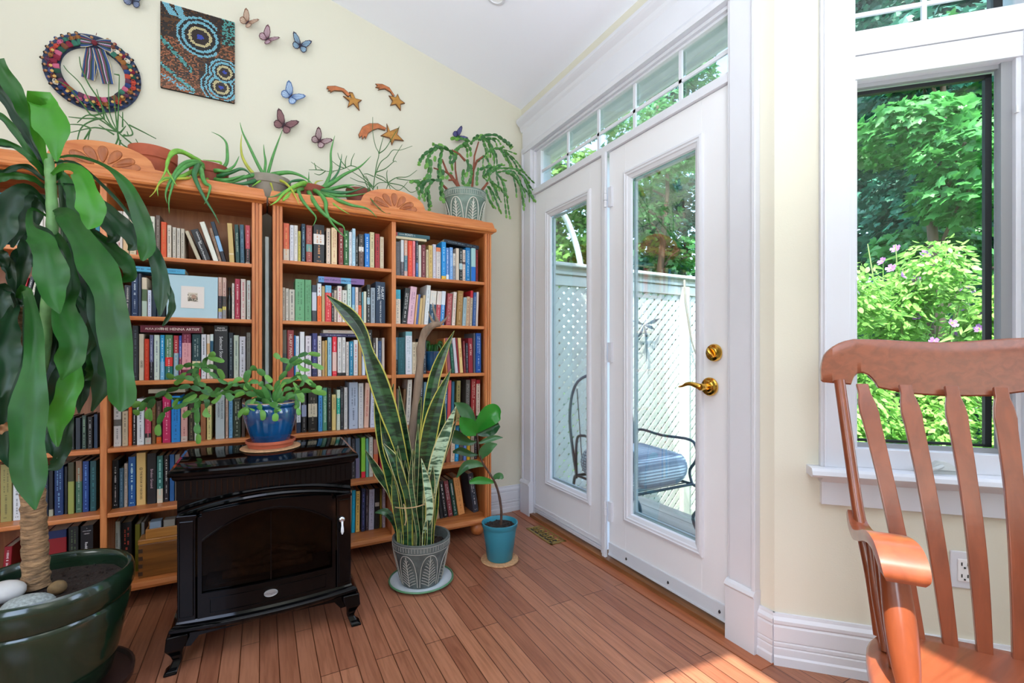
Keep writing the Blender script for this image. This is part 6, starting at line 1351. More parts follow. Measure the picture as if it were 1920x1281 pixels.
# crop origin (250,640), scale 5.19
def X(*pp, d=DX): return [(250+p[0]/5.19, 640+p[1]/5.19, d+(p[2] if len(p) > 2 else 0)) for p in pp]
mains = [
 X((1300, 570), (1180, 520, -.03), (1050, 500, -.06), (900, 500, -.09), (760, 520, -.10), (640, 560, -.10)),
 X((1300, 570), (1150, 460, -.02), (1000, 420, -.05), (880, 400, -.08), (780, 330, -.10), (700, 270, -.10), (600, 225, -.10), (500, 240, -.1), (410, 265, -.1)),
 X((760, 520, -.10), (640, 470, -.11), (520, 440, -.12), (380, 470, -.12), (250, 520, -.12), (120, 590, -.12), (-10, 640, -.12)),
 X((640, 560, -.1), (620, 640, -.1), (620, 750, -.1), (620, 850, -.1), (635, 920, -.1), (630, 1000, -.1)),
 X((640, 560, -.1), (560, 590, -.11), (430, 640, -.12), (330, 660, -.12), (280, 720, -.12), (240, 830, -.12), (245, 920, -.12)),
 X((600, 500, -.1), (480, 560, -.1), (380, 560, -.11), (300, 500, -.11)),
 X((620, 440, -.1), (600, 350, -.1), (630, 240, -.1), (720, 240, -.1), (820, 270, -.1), (880, 370, -.1)),
 X((690, 240, -.1), (700, 180, -.1), (760, 130, -.11), (800, 120, -.11)), X((730, 160, -.11), (800, 175, -.11), (885, 200, -.11)),
 X((600, 370, -.1), (500, 350, -.11), (400, 350, -.11), (320, 330, -.11)), X((500, 350, -.11), (430, 400, -.11), (400, 420, -.11)),
 X((640, 300, -.1), (560, 290, -.1), (480, 330, -.1), (460, 400, -.1)),
 X((760, 500, -.1), (700, 440, -.09), (640, 400, -.09), (590, 300, -.09)), X((800, 510, -.1), (840, 460, -.1), (900, 470, -.1), (1000, 380, -.09), (1060, 360, -.08)),
 X((700, 560, -.1), (720, 600, -.1), (700, 700, -.1), (740, 740, -.1)), X((640, 660, -.1), (560, 680, -.1), (480, 740, -.1)), X((620, 520, -.1), (540, 570, -.11), (480, 600, -.11)),
 X((200, 560, -.12), (150, 660, -.12), (140, 760, -.12)), X((120, 590, -.12), (60, 680, -.12), (0, 700, -.12)), X((180, 540, -.12), (80, 600, -.12), (-10, 600, -.12)), X((150, 650, -.12), (160, 700, -.12), (170, 780, -.12)),
 X((900, 500, -.09), (960, 560, -.09), (1020, 520, -.08), (1080, 500, -.07)), X((860, 520, -.1), (800, 580, -.1), (760, 600, -.1)), X((430, 560, -.11), (400, 620, -.11), (420, 660, -.11)),
 X((1300, 570), (1200, 480, -.04), (1100, 440, -.06), (1110, 320, -.06), (1160, 260, -.05), (1230, 290, -.04), (1290, 340, -.03), (1350, 400, -.02)),
 X((1330, 580), (1260, 440, -.03), (1220, 400, -.04), (1130, 400, -.05), (1090, 480, -.06)), X((1300, 590), (1180, 560, -.05), (1120, 600, -.07), (1110, 680, -.08), (1080, 720, -.08)),
 X((1180, 560, -.06), (1140, 620, -.07), (1180, 680, -.08)), X((1180, 590, -.07), (1230, 640, -.09), (1260, 700, -.10), (1262, 770, -.10)), X((1120, 640, -.07), (1050, 690, -.07), (1020, 740, -.07)),
 X((1310, 590), (1250, 580, -.05), (1330, 600, -.08), (1400, 640, -.10), (1385, 700, -.10), (1380, 780, -.10)),
 X((1370, 590), (1380, 480), (1420, 380), (1490, 290), (1520, 210), (1430, 170), (1370, 120)), X((1520, 210), (1600, 150), (1700, 120), (1820, 135)), X((1540, 230), (1650, 190), (1740, 220), (1850, 270)), X((1600, 230), (1640, 270), (1715, 285)), X((1490, 290), (1560, 210), (1640, 180)),
 X((1380, 590), (1440, 420), (1540, 380), (1640, 330), (1700, 400), (1780, 440), (1830, 470)), X((1380, 600), (1480, 470), (1580, 460), (1650, 400), (1590, 300)), X((1560, 400), (1600, 470), (1560, 510)),
 X((1400, 600), (1500, 530), (1600, 500), (1700, 480), (1880, 510)), X((1500, 540), (1600, 540), (1660, 590)), X((1580, 510), (1600, 600), (1580, 660)), X((1590, 560), (1600, 650), (1615, 720)),
 X((1400, 600), (1420, 500), (1450, 420), (1500, 380)), X((1330, 590), (1300, 480), (1260, 430), (1300, 430), (1360, 470)), X((1350, 590), (1280, 520), (1230, 530), (1240, 470)), X((1400, 610), (1430, 570), (1440, 560)), X((1400, 600), (1420, 640, -.08), (1410, 680, -.1)),
 X((1480, 570), (1540, 520), (1620, 520), (1660, 560)), X((1500, 400), (1600, 350), (1680, 370), (1740, 420)),
]
for i, m_ in enumerate(mains): chain(m_, DX, xc, .042, .0098 if i % 3 else .0112, (SEG, SEG, SEGD)[i % 3], tipmat=SEGB)

# ---------------- top of the bookcases
ZT = 1.7615
def PT(px, py, y): return PY(px, py, y)
def top_pot(name, label, px, y, r0, r1, h, m, cat='potted plant'):
    x = PT(px, HOR, y).x; t = thing(name, label, cat, (x, y, ZT)); pot(t, (x, y, ZT+.0005), [(r0, 0), (r0+.003, .003), (r1*.93, h*.72), (r1*.94, h*.74), (r1, h*.76), (r1*1.02, h)], [(r1*.92, h), (r1*.90, h*.9), (r1*.6, h*.86)], h*.88, m); return t, x
# easter-type cactus with hanging chains, verdigris embossed pot at the right end
hcx = PT(872, HOR, -.17).x
hc_ = thing('hanging_cactus', 'bushy cactus with trailing chains in verdigris pot at bookcase end', 'potted plant', (hcx, -.17, ZT))
embossed_pot(hc_, (hcx, -.17, ZT+.0005), .090, .122, .235, GP2, .200, M('emboss_white', '#cfcdc4', .8), 1.7)
def dof(y): 
    return lambda px: (y-CAM.y)/(FV.y+RV.y*((px-960)/FPX))
def H(*pp, y=-.17):   # crop (760,230) scale 6.404
    out = []
    for p in pp:
        px, py = 760+p[0]/6.404, 230+p[1]/6.404; yy_ = y+(p[2] if len(p) > 2 else 0); out.append((px, py, dof(yy_)(px)))
    return out
WS = M('brown_cactus_stem', '#7c4430', .85, var=.3, vscale=40)
for st_ in (H((650, 790), (620, 700), (600, 560), (600, 440)), H((650, 790), (560, 640), (480, 590), (340, 545)), H((640, 780), (500, 590), (440, 440)), H((800, 800), (820, 560), (830, 400), (880, 230)), H((820, 560), (860, 460), (930, 410)), H((920, 810), (990, 720)), H((720, 460), (650, 380), (560, 330)), H((500, 800), (430, 730)), H((660, 790), (600, 690), (520, 690))):
    MB().tube([P(*q) for q in st_], [.008, .0065, .0055, .004][:len(st_)], 8).build('stem', WS, hc_, smooth=True)
hl = [
 H((600, 450), (560, 360), (470, 310), (380, 310), (300, 340), (220, 400), (180, 470), (160, 520)), H((380, 300), (300, 370), (260, 440), (240, 560)), H((440, 300), (420, 400), (400, 520), (395, 640), (400, 700)), H((420, 300), (350, 270), (330, 255)), H((520, 330), (460, 280), (390, 265)),
 H((600, 440), (560, 500), (570, 580)), H((600, 450), (620, 370), (650, 290), (740, 270), (780, 320), (785, 410)), H((690, 260), (760, 210), (700, 200), (640, 180), (540, 195)), H((650, 300), (600, 330), (580, 420)), H((780, 260), (820, 200), (870, 160), (940, 150)), H((880, 220), (930, 160), (1080, 150), (1180, 220), (1250, 280), (1270, 320)),
 H((930, 190), (940, 260), (965, 340), (960, 440)), H((900, 190), (980, 190), (1040, 290), (1060, 380), (1060, 460)), H((980, 180), (1100, 200), (1150, 270)), H((960, 380), (1050, 320), (1150, 310), (1190, 290)), H((1050, 320), (1090, 380), (1100, 480), (1095, 560)), H((1120, 320), (1230, 340), (1340, 380)),
 H((1150, 330), (1220, 420), (1280, 510)), H((1190, 340), (1290, 420), (1360, 500), (1400, 560), (1440, 610)), H((1200, 350), (1230, 460), (1270, 550)), H((850, 470), (900, 440), (960, 400), (1000, 480), (1010, 510)), H((1000, 640), (1100, 560), (1200, 550), (1340, 560), (1420, 600), (1500, 680), (1600, 780)),
 H((1100, 600), (1200, 580), (1300, 590), (1370, 680), (1400, 760), (1480, 860), (1490, 960)), H((1280, 600), (1310, 700), (1330, 800), (1335, 900)), H((1200, 600), (1290, 640), (1360, 720), (1390, 830), (1410, 960), (1425, 1060)), H((1350, 600), (1430, 660), (1490, 760), (1550, 830)), H((1400, 620), (1450, 740), (1500, 860), (1550, 960)),
 H((1050, 560), (1130, 520), (1200, 510)), H((1090, 600), (1160, 680), (1220, 700)), H((1130, 640), (1180, 770), (1190, 900), (1205, 1040), (1215, 1150)), H((1050, 700), (1090, 820), (1130, 920), (1155, 960)), H((1000, 760), (1060, 860), (1110, 980), (1155, 1100)), H((970, 800), (1010, 920), (1090, 1040)), H((1040, 720), (1130, 780), (1190, 860), (1235, 915)), H((980, 760), (1030, 840), (1060, 950)),
 H((430, 700), (420, 780), (425, 860), (425, 940)), H((440, 690), (330, 690), (260, 690), (180, 730), (140, 780), (165, 860), (165, 930)), H((180, 720), (110, 700), (60, 720)), H((330, 690), (270, 790), (270, 880), (285, 1000), (290, 1060)), H((250, 700), (210, 790), (190, 850)), H((260, 780), (235, 870), (228, 950)),
 H((440, 560), (440, 640), (410, 700)), H((300, 440), (310, 560), (290, 660), (250, 690)), H((360, 400), (350, 470)), H((700, 560), (690, 660), (700, 720), (760, 780)), H((780, 500), (800, 620), (790, 700), (750, 790)), H((740, 440), (760, 540), (720, 640)), H((880, 540), (860, 640), (860, 760)), H((960, 560), (930, 640), (990, 700), (1010, 640)), H((900, 560), (1040, 520), (1000, 600), (960, 660)), H((940, 430), (930, 500), (945, 560)), H((560, 600), (510, 640), (490, 680)), H((540, 500), (540, 420), (560, 350)),
 H((1000, 600), (1020, 700), (1050, 760), (1110, 820)), H((1090, 560), (1100, 660), (1120, 740), (1130, 830)), H((640, 380), (640, 480), (660, 560)),
]
jr = random.Random(9)
hl2 = []
for c_ in hl:
    hl2.append(c_)
    if jr.random() < .8:
        dx_, dy_ = jr.uniform(-7, 7), jr.uniform(-4, 6); k_ = jr.uniform(.82, 1.0); b0 = c_[0]
        hl2.append([(b0[0]+(q[0]-b0[0])*k_+dx_*(.3+j/len(c_)), b0[1]+(q[1]-b0[1])*k_+dy_*(.3+j/len(c_)), q[2]-.02*jr.random()) for j, q in enumerate(c_)])
for i, c_ in enumerate(hl2[:98]):
    tl_ = c_[-1][1]-c_[0][1] > 40 and c_[0][0] > 900
    chain(c_, 2.6, hc_, .030 if not tl_ else .034, .0095 if c_[0][0] < 905 else .0062, (SEG, SEGD, SEG)[i % 3], tipmat=SEGB)

# aloes: round tapering leaves
AL = M('aloe_leaf', '#4a8c42', .4, var=.22, vscale=45); ALB = M('aloe_leaf_bright', '#78b040', .4, var=.2, vscale=30); ALD = M('aloe_leaf_dark', '#2d6a3c', .4, var=.2, vscale=45); ALY = M('aloe_leaf_yellow', '#a8ac3c', .4, var=.2, vscale=30)
def aloe(par, pts, rad, m):
    cr_ = crom([tuple(p) for p in pts], 26); v = [Vector(q) for q in cr_]; rings = []
    for i, q in enumerate(v):
        t = (v[min(i+1, 25)]-v[max(i-1, 0)]).normalized(); f = (CAM-q).normalized(); s_ = t.cross(f).normalized(); nn = s_.cross(t); r = rad*(1-(i/25)**1.6)*.96+.0006
        rings.append([q+s_*(r*math.cos(a))+nn*(r*.45*math.sin(a)-(r*.25*math.cos(a)**2)) for a in [2*math.pi*k/10 for k in range(10)]])
    return MB().loft(rings).build('leaf', m, par, smooth=True, angle=0)
def A(ox, oy, s, y, pts): return [PY(ox+p[0]/s, oy+p[1]/s, y+(p[2] if len(p) > 2 else 0)) for p in pts]
yA = -.15
a1, ax = top_pot('aloe_plant', 'trailing aloe in terracotta pot on the left bookcase', 280+720/6.404, -.13, .055, .078, .165, TERRAD)
C3 = (280, 220, 6.404)
for pts, r, m in [
 ([(720, 700), (640, 560, -.04), (520, 480, -.08), (360, 400, -.12), (260, 430, -.16), (220, 560, -.19), (180, 680, -.22), (130, 760, -.22)], .011, ALB),
 ([(700, 690), (600, 540, -.04), (450, 440, -.09), (320, 420, -.14), (230, 500, -.18), (210, 620, -.20), (280, 740, -.22), (330, 830, -.22)], .010, ALB),
 ([(720, 720), (640, 570, -.06), (500, 530, -.12), (380, 580, -.16), (290, 700, -.19), (220, 830, -.20), (195, 940, -.20), (215, 1035, -.20)], .010, AL),
 ([(720, 720), (640, 580, -.06), (520, 560, -.12), (400, 620, -.17), (310, 720, -.19), (270, 850, -.20), (235, 1000, -.20), (240, 1155, -.20)], .0105, AL),
 ([(720, 720), (620, 560, -.06), (560, 620, -.14), (540, 700, -.18), (590, 830, -.20), (680, 1000, -.20), (780, 1160, -.20), (845, 1290, -.20)], .0125, ALD),
 ([(720, 720), (630, 600, -.08), (640, 720, -.17), (680, 800, -.19), (730, 830, -.20), (700, 960, -.20), (660, 1045, -.20)], .011, AL),
 ([(680, 700), (560, 640, -.08), (420, 700, -.16), (280, 730, -.19), (170, 740, -.2), (100, 830, -.2), (105, 950, -.2)], .010, ALB),
 ([(600, 680, -.1), (480, 730, -.16), (280, 740, -.19), (140, 780, -.2), (60, 900, -.2), (0, 960, -.2)], .0055, ALY),
 ([(740, 720), (860, 630), (930, 540), (935, 400), (920, 300), (850, 225), (745, 175)], .0085, AL),
 ([(740, 720), (880, 660, -.02), (1000, 600, -.02), (1050, 530, -.02), (1078, 465, -.02)], .0070, AL),
 ([(740, 720), (860, 560, -.02), (800, 530, -.02), (720, 520), (640, 510)], .005, ALB),
 ([(740, 730), (860, 700, -.06), (980, 660, -.08), (1100, 620, -.08), (1180, 650, -.08), (1230, 720, -.08)], .011, ALD),
 ([(730, 730), (840, 760, -.08), (960, 750, -.10), (1060, 720, -.1), (1150, 690, -.1)], .012, AL),
 ([(700, 690), (800, 640, -.06), (920, 650, -.08), (1040, 620, -.1)], .011, AL), ([(720, 720), (700, 760, -.1), (780, 790, -.14), (900, 790, -.15)], .008, ALB),
]: aloe(a1, A(*C3, yA, pts), r, m)
a2, ax2 = top_pot('aloe_plant', 'upright aloe in a grey clay pot where the two bookcases meet', 280+1440/6.404, -.13, .070, .096, .150, M('grey_clay', '#8c8478', .7, var=.15, vscale=20))
for pts, r, m in [
 ([(1390, 720), (1300, 560), (1200, 350), (1120, 180), (1088, 60)], .0080, AL), ([(1320, 740), (1200, 620), (1120, 480), (1100, 340), (1110, 200)], .0085, ALY),
 ([(1380, 700), (1395, 540), (1380, 430), (1372, 325)], .0062, AL), ([(1420, 690), (1480, 480), (1540, 310), (1600, 150)], .0068, AL),
 ([(1400, 720), (1520, 680, -.03), (1700, 665, -.05), (1860, 720, -.06), (1960, 800, -.08)], .012, AL), ([(1400, 720), (1300, 690, -.04), (1150, 720, -.07), (1020, 770, -.09), (880, 790, -.1), (760, 780, -.1)], .010, AL),
 ([(1390, 730), (1260, 770, -.06), (1120, 800, -.08), (980, 790, -.09)], .013, ALD), ([(1430, 730), (1460, 800, -.08), (1500, 920, -.16)], .0062, ALY), ([(1440, 740), (1600, 770, -.08), (1700, 860, -.14), (1760, 960, -.19), (1800, 1050, -.20)], .0072, ALY),
 ([(1420, 720), (1340, 760, -.06), (1230, 830, -.1)], .008, ALB), ([(1400, 730), (1500, 760, -.04), (1640, 790, -.06)], .007, AL),
]: aloe(a2, A(*C3, yA, pts), r, m)
a3, ax3 = top_pot('aloe_plant', 'large spiky aloe spilling over the left end of the right bookcase', 500+480/5.823, -.13, .052, .076, .140, TERRAD)
C4 = (500, 230, 5.823)
for pts, r, m in [
 ([(500, 740), (640, 690), (700, 520), (700, 340), (720, 230), (745, 140)], .0085, AL), ([(520, 740), (640, 700), (740, 640), (860, 560), (1020, 480), (1140, 365)], .0130, AL), ([(520, 740), (680, 660), (780, 540), (810, 420), (820, 340)], .0065, ALD), ([(500, 740), (620, 690), (680, 580), (740, 530)], .006, AL),
 ([(500, 740), (640, 740, -.05), (840, 690, -.07), (980, 680, -.08)], .012, AL), ([(500, 740), (700, 760, -.08), (900, 760, -.1), (1080, 700, -.1)], .012, ALD), ([(500, 750), (700, 790, -.1), (900, 800, -.12), (1100, 770, -.13)], .011, AL),
 ([(500, 740), (620, 790, -.1), (760, 840, -.16), (920, 900, -.19), (1100, 940, -.2), (1205, 1040, -.2)], .0125, AL), ([(480, 740), (560, 760, -.12), (640, 860, -.18), (650, 960, -.2), (700, 1080, -.2), (800, 1200, -.2), (900, 1290, -.2)], .0115, AL),
 ([(460, 740), (470, 780, -.13), (540, 900, -.19), (640, 1010, -.2), (760, 1090, -.2), (840, 1140, -.2), (858, 1250, -.2)], .0120, AL), ([(440, 720), (350, 740, -.12), (390, 850, -.18), (480, 960, -.2), (540, 1040, -.2), (505, 1130, -.2)], .0095, AL),
 ([(480, 720), (420, 660, -.06), (300, 700, -.12), (180, 780, -.17), (110, 860, -.2), (30, 905, -.2)], .0115, ALB), ([(480, 720), (380, 680, -.08), (220, 740, -.15), (100, 800, -.19), (10, 815, -.2)], .008, AL), ([(420, 720), (280, 760, -.14), (180, 850, -.19), (260, 800, -.2)], .0085, ALB),
 ([(480, 720), (400, 640, -.04), (280, 640, -.08), (220, 690, -.1)], .010, ALD), ([(500, 730), (460, 650), (460, 600), (460, 535)], .0045, AL), ([(520, 730), (540, 650), (620, 630)], .0055, ALY), ([(560, 760), (680, 850, -.14), (800, 940, -.19), (905, 1000, -.2)], .006, ALB), ([(640, 740), (860, 700, -.03), (980, 740, -.04)], .009, AL),
]: aloe(a3, A(*C4, yA, pts), r, m)
# pencil cacti: thin forking stems
PC = M('pencil_stem', '#34662c', .5, var=.2, vscale=30)
def forks(par, ox, oy, s, y, lines, r=.0032):
    for k in range(0, len(lines)):
        pts = A(ox, oy, s, y, lines[k]); mb = MB(); cr_ = crom([tuple(p) for p in pts], 4*len(pts)); n = len(cr_); mb.tube(cr_, [r*(1-.55*i/(n-1)) for i in range(n)], 6); mb.build('stem', PC, par, smooth=True)
p1, _ = top_pot('pencil_cactus', 'wiry pencil cactus in terracotta pot behind the left carved crest', 100+925/4.927, -.13, .064, .088, .195, TERRA)
forks(p1, 100, 80, 4.927, -.13, [
 [(840, 1060), (800, 990), (720, 930), (600, 830), (470, 710), (350, 560), (250, 380), (130, 260), (95, 210)], [(470, 710), (440, 560), (330, 390), (260, 240), (240, 130)], [(600, 830), (520, 740), (430, 530), (400, 430)], [(840, 1060), (700, 980), (620, 920), (590, 820), (520, 640), (510, 360)], [(590, 820), (600, 650), (610, 300)], [(600, 880), (580, 700), (560, 490)], [(600, 830), (350, 670), (220, 740)], [(460, 700), (360, 720), (250, 800), (210, 990)], [(620, 830), (430, 790), (340, 790), (160, 830)], [(340, 790), (260, 760), (150, 755)], [(340, 800), (320, 900)], [(345, 800), (260, 960), (300, 1080)], [(600, 880), (570, 950), (500, 1025), (515, 1120), (440, 1180)], [(500, 1025), (380, 1000), (260, 960)], [(620, 900), (610, 1020), (700, 1080), (790, 1260)], [(640, 860), (730, 850), (700, 770), (600, 660)], [(700, 760), (820, 820), (950, 888)], [(640, 780), (640, 640)], [(620, 830), (670, 770)], [(650, 850), (690, 860), (680, 820)], [(840, 1060), (820, 1000), (760, 890)], [(460, 700), (280, 700), (140, 685)], [(480, 640), (360, 670), (280, 580), (160, 430), (40, 350)], [(560, 850), (420, 760)], [(610, 300), (560, 290)]], r=.0036)
p2, _ = top_pot('pencil_cactus', 'spidery pencil cactus in a brown pot by the right carved crest', 500+1010/5.823, -.13, .052, .068, .165, M('brown_pot', '#7a3c2c', .6))
forks(p2, 500, 230, 5.823, -.13, [
 [(1160, 740), (1180, 590), (1200, 460), (1225, 340), (1190, 260), (1160, 120), (1158, -60)], [(1225, 340), (1245, 260), (1275, 150)], [(1230, 335), (1300, 280), (1380, 150), (1450, 40)], [(1180, 590), (1240, 440), (1320, 370), (1380, 300), (1460, 300), (1590, 255)], [(1380, 420), (1400, 370), (1480, 240)], [(1200, 540), (1300, 500), (1390, 425), (1420, 430)], [(1160, 700), (1050, 570), (1000, 500), (920, 470), (850, 500), (720, 530), (620, 520), (485, 430)], [(620, 520), (540, 515), (460, 515)], [(640, 530), (580, 570), (520, 555)], [(540, 510), (520, 440)], [(850, 500), (780, 470), (715, 420)], [(870, 490), (800, 400), (775, 330)], [(920, 470), (930, 400), (960, 335)], [(860, 490), (860, 420), (875, 360)], [(1150, 700), (1060, 620), (940, 540), (880, 500)], [(1160, 720), (1080, 660), (1000, 640), (910, 600)], [(1170, 590), (1100, 560), (1060, 565)], [(1190, 590), (1320, 660), (1440, 740), (1540, 645)], [(1320, 660), (1420, 600), (1540, 590), (1640, 520)], [(1420, 610), (1560, 630), (1690, 620)], [(1330, 660), (1300, 740)], [(1330, 660), (1350, 730)], [(1320, 650), (1310, 560), (1320, 520)], [(1340, 660), (1480, 690), (1570, 760), (1640, 740)], [(1200, 570), (1280, 600), (1320, 655)], [(1160, 720), (1220, 660), (1320, 655)], [(1130, 740), (1090, 680), (1060, 600), (1020, 520)], [(1130, 740), (1110, 640), (1080, 580)], [(1120, 740), (1050, 700), (960, 680)], [(1100, 720, -.1), (1130, 820, -.17), (1200, 910, -.19), (1290, 985, -.19), (1350, 990, -.19)], [(1120, 730, -.1), (1160, 860, -.18), (1250, 950, -.19)], [(1210, 700), (1210, 860, -.18)]], r=.0028)
# ================================================================ outdoors
import array
def leaf_cloud(name, mat, parent, blobs, n, size, rng, shape='maple', droop=.4, outward=.6, shell=.55):
    """many small leaves through a set of ellipsoids (centre, radii)"""
    if shape == 'maple': out = [(0, 0), (.30, -.08), (.50, .12), (.34, .26), (.46, .52), (.20, .52), (0, .95), (-.20, .52), (-.46, .52), (-.34, .26), (-.50, .12), (-.30, -.08)]
    else: out = [(0, 0), (.20, .25), (.22, .5), (.12, .8), (0, 1), (-.12, .8), (-.22, .5), (-.20, .25)]
    k = len(out); V_ = []; F_ = []
    tot = sum(b[1][0]*b[1][1]*b[1][2] for b in blobs)
    for c, r in blobs:
        m = int(n*r[0]*r[1]*r[2]/tot)
        for _ in range(m):
            d = Vector((rng.gauss(0, 1), rng.gauss(0, 1), rng.gauss(0, 1))).normalized(); q = shell+(1-shell)*rng.random()**.6
            p = Vector((c[0]+d.x*r[0]*q, c[1]+d.y*r[1]*q, c[2]+d.z*r[2]*q))
            nrm = Vector((d.x*outward+rng.gauss(0, .45), d.y*outward+rng.gauss(0, .45), .75+rng.gauss(0, .35))).normalized()
            tip = Vector((d.x+rng.gauss(0, .5), d.y+rng.gauss(0, .5), -droop+rng.gauss(0, .3))); tip = (tip-nrm*tip.dot(nrm)).normalized(); sd_ = nrm.cross(tip); s = size*rng.uniform(.6, 1.15); b = len(V_)
            for u, v in out: V_.append(p+sd_*(u*s)+tip*(v*s)-nrm*(abs(u)*s*.25))
            F_.append(tuple(range(b, b+k)))
    mb = MB(); mb.v = [tuple(v) for v in V_]; mb.f = F_; mb.mi = [0]*len(F_)
    return tag(mb.build(name, mat, parent), kind='stuff')
BARK = M('bark', '#5c4c3c', .9, var=.3, vscale=12, bump=.6, bscale=14, stretch=(1, 1, .2))
LFM = M('maple_leaf', '#4c8c46', .45, var=.45, vscale=1.6, trans=.42); LFD = M('dark_maple_leaf', '#2e6650', .5, var=.5, vscale=1.3, trans=.30); LFL = M('light_leaf', '#6f9c44', .45, var=.35, vscale=3, trans=.45)
LFH = M('hibiscus_leaf', '#8cbc5c', .5, var=.3, vscale=6, trans=.45)
tr = random.Random(21)
def tree(label, x, y, h, spread, mat, n, size, seed, low=1.2, trunk=.12, dens=9):
    r = random.Random(seed); t = thing('tree', label, 'tree', (x, y, -.6), 'trees beyond the garden fence')
    mb = MB(); mb.tube([(x, y, -.6), (x+.05, y, low*.6), (x-.05, y+.05, low+.6), (x+.08, y, h*.7), (x, y, h*.95)], [trunk, trunk*.85, trunk*.7, trunk*.4, .02], 10); tk = mb.build('trunk', BARK, t, smooth=True)
    blobs = []
    for k in range(dens):
        a = r.uniform(0, 6.28); rad = spread*r.uniform(.15, .75); z = low+(h-low)*(k+.5)/dens
        bx, by = x+rad*math.cos(a), y+rad*math.sin(a); br = spread*r.uniform(.38, .6); blobs.append(((bx, by, z), (br, br, br*.55)))
        MB().tube([(x, y, z-.35), ((x+bx)/2, (y+by)/2, z-.1), (bx, by, z+.05)], [trunk*.3, trunk*.2, .012], 6).build('branch', BARK, t, smooth=True)
    leaf_cloud('foliage', mat, t, blobs, n, size, r); return t
# trees seen through the right-hand window
tree('broad dark maple filling the right-hand window', 5.8, -.2, 6.8, 2.3, LFD, 30000, .125, 1, low=.5, trunk=.16, dens=15)
tree('bright green maple with drooping sprays in the right-hand window', 3.5, -1.0, 3.9, .80, LFM, 3600, .10, 2, low=1.6, trunk=.05, dens=8)
tree('distant dark tree closing the view behind the hibiscus', 11.2, 1.9, 9.5, 3.4, LFD, 14000, .26, 5, low=.2, trunk=.2, dens=12)
# trees seen through the doors
tree('light green tree rising above the fence in the near door glass', 4.7, 3.2, 5.6, 1.5, LFM, 4500, .11, 7, low=1.9, trunk=.09, dens=9)
tree('dark cedar low over the fence top in the near door glass', 6.3, 4.2, 4.6, 1.6, LFD, 7000, .12, 8, low=1.2, trunk=.1, dens=8)
tree('pale leafed tree behind the curved white pole', 2.5, 3.3, 5.2, 1.3, LFL, 5000, .11, 9, low=1.9, trunk=.08, dens=9)
tree('mid green tree seen through the transom panes', 3.0, 8.0, 10.5, 2.6, LFM, 7000, .18, 10, low=2.6, trunk=.16, dens=10)
tree('tall tree seen through the nearest transom pane', 8.6, 7.2, 10.8, 2.5, LFM, 7000, .18, 12, low=2.8, trunk=.16, dens=10)
# rose of Sharon hedge under the window: each bush a thing
def hibiscus(x, y, h, w, seed, label, nfl):
    r = random.Random(seed); t = thing('hibiscus_bush', label, 'bush', (x, y, -.6), 'flowering bushes outside the window')
    for k in range(9):
        a = r.uniform(0, 6.28); MB().tube([(x, y, -.6), (x+w*.3*math.cos(a), y+w*.3*math.sin(a), h*.4), (x+w*.7*math.cos(a), y+w*.7*math.sin(a), h*r.uniform(.85, 1.08))], [.014, .010, .003], 6).build('stem', M('green_stem', '#74804c', .8), t, smooth=True)
    blobs = [((x+w*.45*math.cos(q*1.3), y+w*.45*math.sin(q*1.3), -.3+(h+.1)*(q+1)/9), (w*.55, w*.55, .26)) for q in range(9)]
    leaf_cloud('foliage', LFH, t, blobs, 9500, .058, r, shape='oval', droop=.3, shell=.3)
    for k in range(nfl):
        a = r.uniform(2.6, 5.2); rr_ = w*r.uniform(.3, 1.0); p = Vector((x+rr_*math.cos(a), y+rr_*math.sin(a), h*r.uniform(.62, 1.0))); d = Vector((math.cos(a), math.sin(a), .5)).normalized(); mb = MB()
        sd_ = d.cross(Vector((0, 0, 1))).normalized(); up = sd_.cross(d)
        mb.mat(2).tube([(x+rr_*.5*math.cos(a), y+rr_*.5*math.sin(a), p.z-.35), p-Vector((0, 0, .15)), p], [.005, .003, .002], 5)
        for q in range(5): strip_leaf(mb, [p-Vector((0, 0, .05+.05*q)), p+Vector((r.uniform(-.05, .05), r.uniform(-.05, .05), -.03-.05*q)), p+Vector((r.uniform(-.1, .1), r.uniform(-.1, .1), -.07-.05*q))], [.002, .014, .001], n=5, cols=3)
        for j in range(5):
            an = j*1.2566; e = sd_*math.cos(an)+up*math.sin(an); s2 = d.cross(e); mb.mat(0).add([p, p+e*.016+s2*.012+d*.012, p+e*.030+s2*.010+d*.018, p+e*.031-s2*.010+d*.016, p+e*.016-s2*.012+d*.010], [(0, 1, 2, 3, 4)])
        mb.mat(1).tube([p, p+d*.022], [.004, .003], 6); mb.build('flower', [M('lilac_petal', '#a46cc0', .6, trans=.3), M('stamen', '#e8d890', .6), LFH], t)
hibiscus(2.02, -.93, 1.60, .36, 31, 'rose of Sharon bush with lilac flowers, left side of the window', 12)
hibiscus(2.50, -1.20, 1.76, .38, 32, 'rose of Sharon bush with lilac flowers, middle of the window', 14)
hibiscus(2.95, -1.52, 1.62, .38, 33, 'rose of Sharon bush with lilac flowers, by the right window edge', 10)
# ground and deck
struct(MB().box(-6, 16, -9, 14, -.66, -.60).build('ground', M('lawn', '#3c5a2c', .95, var=.4, vscale=6, bump=.5, bscale=40)))
GW = M('weathered_deck', '#a8a49c', .85, var=.22, vscale=14, stretch=(1, .07, 1), bump=.3, bscale=30)
dk = thing('deck', 'weathered grey plank deck outside the doors', 'deck', (.6, -.6, -.6))
mb = MB(); x = .17
while x < 1.05: mb.box(x, x+.134, -1.75, .50, -.125, -.10); x += .140
mb.build('boards', GW, dk, bevel=.003)
MB().box(.17, 1.16, -1.75, .50, -.20, -.126).build('joists', GW, dk)
for px_ in (.3, 1.05): MB().box(px_, px_+.08, -1.6, -1.52, -.60, -.20).build('post', GW, dk)
